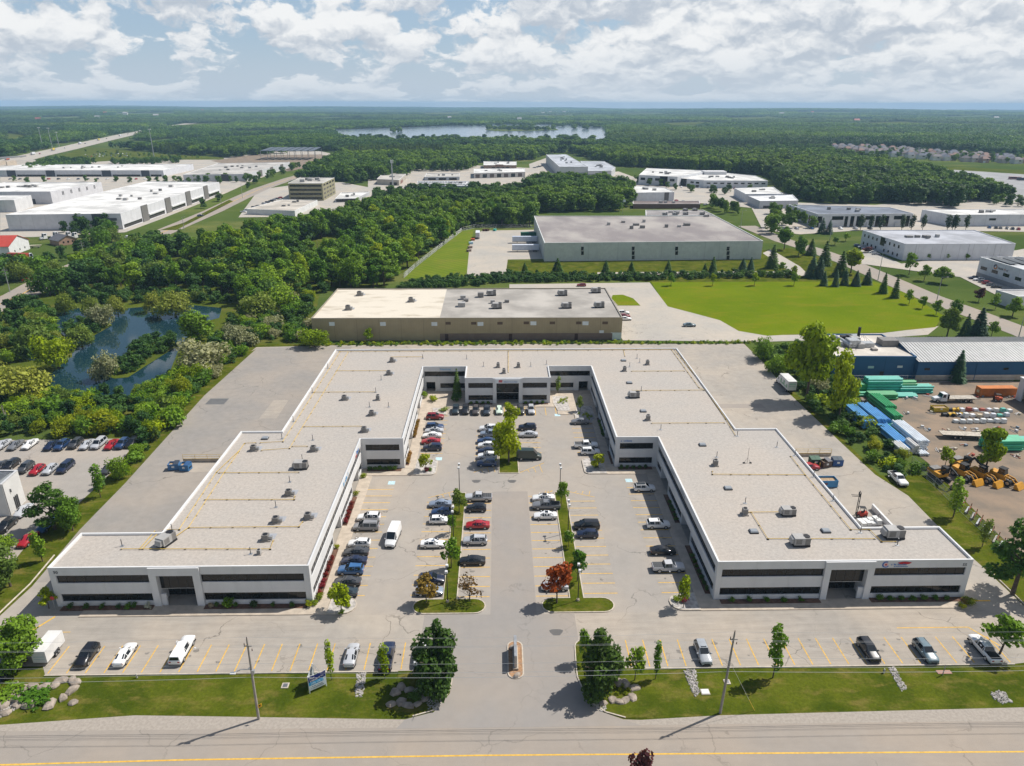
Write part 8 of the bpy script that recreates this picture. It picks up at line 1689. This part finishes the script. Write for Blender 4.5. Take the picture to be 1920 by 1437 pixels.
# ------------------------------------------------------------------ far vehicles
random.seed(12); CLS = ('white','silver','black','grey','navy','red','dgrey','white','blue','silver')
def row(n, p0, p1, label, group, tys=('sedan','suv','hatch'), rz=None, jit=.3):
    a, b = GT(*p0), GT(*p1); d = (b-a); ang = atan2(d.y, d.x)+pi/2 if rz is None else rz
    for k in range(n):
        if n > 6 and random.random() < .12: continue
        p = a.lerp(b, (k+.5)/n); car(0, 0, random.choice(tys), random.choice(CLS), math.degrees(ang+random.choice((0,pi))), label, group, full=False, pt=(p.x+random.uniform(-jit,jit), p.y+random.uniform(-jit,jit)), z=p.z)
row(6, (1822,522), (1872,542), 'car parked at the foot of the logo building', 'cars at the logo building'); row(6, (1606,461), (1645,480), 'car parked at the white warehouse end', 'cars at the white warehouse'); row(20, (262,408), (400,363), 'car parked along the large white warehouse', 'cars at the large white warehouse'); row(12, (452,400), (528,371), 'car parked beside the low beige building', 'cars at the low beige building')
row(16, (10,337), (300,337), 'car parked before the long white warehouse', 'cars at the long white warehouse'); row(8, (1480,430), (1700,430), 'car parked before the dark-roofed office', 'cars at the dark-roofed office'); row(9, (1212,370), (1330,386), 'car parked beside the white block', 'cars at the white block'); row(9, (1270,352), (1420,356), 'car parked before the white campus', 'cars at the white campus'); row(4, (1000,316), (1018,312), 'car parked at the tall grey warehouse', 'cars at the tall grey warehouse')
row(12, (158,291), (240,289), 'car in the far row of the carpool lot', 'carpool lot far row', jit=1.5); row(12, (160,294.5), (250,293), 'car in the near row of the carpool lot', 'carpool lot near row', jit=1.5); row(6, (1850,428), (1915,432), 'car parked before the long white warehouse on the right', 'cars on the right'); row(5, (150,449), (250,447), 'car parked by the barn-like shop', 'cars at the barn')
for (x, y, c, l) in ((397,359,'navy','dark car driving on the arterial road, far one'),(376,406,'navy','dark car driving on the arterial road, near one'),(52,528,'red','red car on the pond road')):
    p = GT(x, y); car(0,0,'sedan',c,50,l,pt=(p.x,p.y),z=.08)
for k, (x, y) in enumerate(((14,301),(40,296),(62,291),(75,290),(100,283),(122,279),(150,271),(160,270.5),(185,264),(200,261),(225,256),(240,252.5),(262,248.5),(275,247),(300,242.5),(330,237.5))):
    p = GT(x, y); d = (GT(x+6, y-1.3)-p); a = atan2(d.y, d.x)
    if k % 2 == 0: t_ = trailer(p+Vector((0,0,.3)), 15, a, random.choice(((.6,.6,.6),(.5,.1,.05),(.62,.62,.6),(.55,.42,.05),(.6,.62,.66))), 'semi-trailer truck on the distant highway'); t_['group'] = 'highway trucks'; cabm(t_, random.choice(((.6,.6,.6),(.4,.05,.05),(.1,.2,.4))), 8.0, 2.4, 1.2, 3.4, 1.4)
    else: car(0,0,'suv',random.choice(CLS),math.degrees(a),'car on the distant highway','highway cars',full=False,pt=(p.x,p.y),z=.3)
for k, (x, y, c) in enumerate(((1798,328,(.6,.62,.62)),(1815,329,(.62,.62,.62)),(1790,335,(.1,.12,.14)),(1808,336.5,(.6,.62,.63)),(1828,337.5,(.6,.62,.63)),(1806,340.5,(.5,.52,.52)),(1826,342.5,(.06,.07,.1)),(1844,344.5,(.06,.08,.12)),(1902,337,(.4,.2,.2)),(1918,339,(.08,.08,.12)))):
    p = GT(x, y); o = thing('parked_bus', 'bus standing in the wide lot before the estate', 'bus', p, -.35, 'buses in the wide lot'); part(o, 'bus_body', paintm(c, .5), (-6,-1.25,.4,6,1.25,3.1)); part(o, 'window_band', M['carglass'], (-5.6,-1.27,1.6,5.8,-1.252,2.6), (-5.6,1.252,1.6,5.8,1.27,2.6)); wheels(o, (-3.6,3.6), 1.05, .48)
for k, (x, y, rz, c, l) in enumerate(((86,449,-.5,(.66,.66,.66),'white highway tractor left of the others behind the barn'),(107,446,-.5,(.66,.66,.68),'white highway tractor in the middle behind the barn'),(131,446,-.5,(.64,.64,.66),'white highway tractor before the small house'),(143,447,-.5,(.66,.66,.66),'white highway tractor right of the others'),(56,488,-.1,(.62,.66,.70),'silver highway tractor below the barn'))):
    p = GT(x, y); o = thing('semi_tractor', l, 'truck', p, rz-pi/2+ (pi/2 if k == 4 else 0)); cabm(o, c, -.6, 2.4, 1.2, 3.6, 1.6); part(o, 'chassis', M['darkmetal'], (-4.2,-.5,.6,-.6,.5,1.0)); wheels(o, (-3.4,-2.2,2.6), .95, .5)
p = GT(36,489); trailer(p, 11, -.1, (.35,.05,.03), 'dark red trailer beside the silver highway tractor')
o = thing('motor_boat', 'white boat on a stand beside the barn', 'boat', GT(68,465), .1); MB().hexa([(-3,-.3,.5),(2.2,-.3,.5),(2.2,.3,.5),(-3,.3,.5),(-3.2,-1.1,1.5),(3.4,-.3,1.7),(3.4,.3,1.7),(-3.2,1.1,1.5)]).build('hull', paintm((.66,.6,.45)), o, shift=False); part(o, 'stand', M['darkmetal'], (-2,-.5,0,-1.8,.5,.6), (1.2,-.5,0,1.4,.5,.6))
# overpass at the left edge
a, b = GT(-30,310), GT(40,303); o = thing('overpass', 'concrete highway overpass at the left photo edge', 'bridge', a); MB().hexa([(a.x-20,a.y-14,5.5),(b.x,b.y-14,5.5),(b.x,b.y+14,5.5),(a.x-20,a.y+14,5.5),(a.x-20,a.y-14,7.2),(b.x,b.y-14,7.2),(b.x,b.y+14,7.2),(a.x-20,a.y+14,7.2)]).build('deck', paintm((.20,.20,.2)), o); [MB().box(a.x+6*k,a.y-10,0,a.x+6*k+1.2,a.y+10,5.5).build('pier', M['conc'], o) for k in range(0, 8, 2)]
# ------------------------------------------------------------------ air
hz = MB().box(-14500, -400, -70, 14500, 14200, 95)
hm = bpy.data.materials.new('haze'); hm.use_nodes = True; t = NT(hm.node_tree); t.n.remove(t.n['Principled BSDF'])
pv = t.new('ShaderNodeVolumePrincipled'); pv.inputs['Color'].default_value = (.46,.73,1.0,1); pv.inputs['Density'].default_value = 1.0e-4; pv.inputs['Anisotropy'].default_value = 0.0
t.l.new(pv.outputs[0], t.n['Material Output'].inputs['Volume'])
tag(hz.build('haze', hm), 'thin blue summer haze over the plain', kind='stuff')
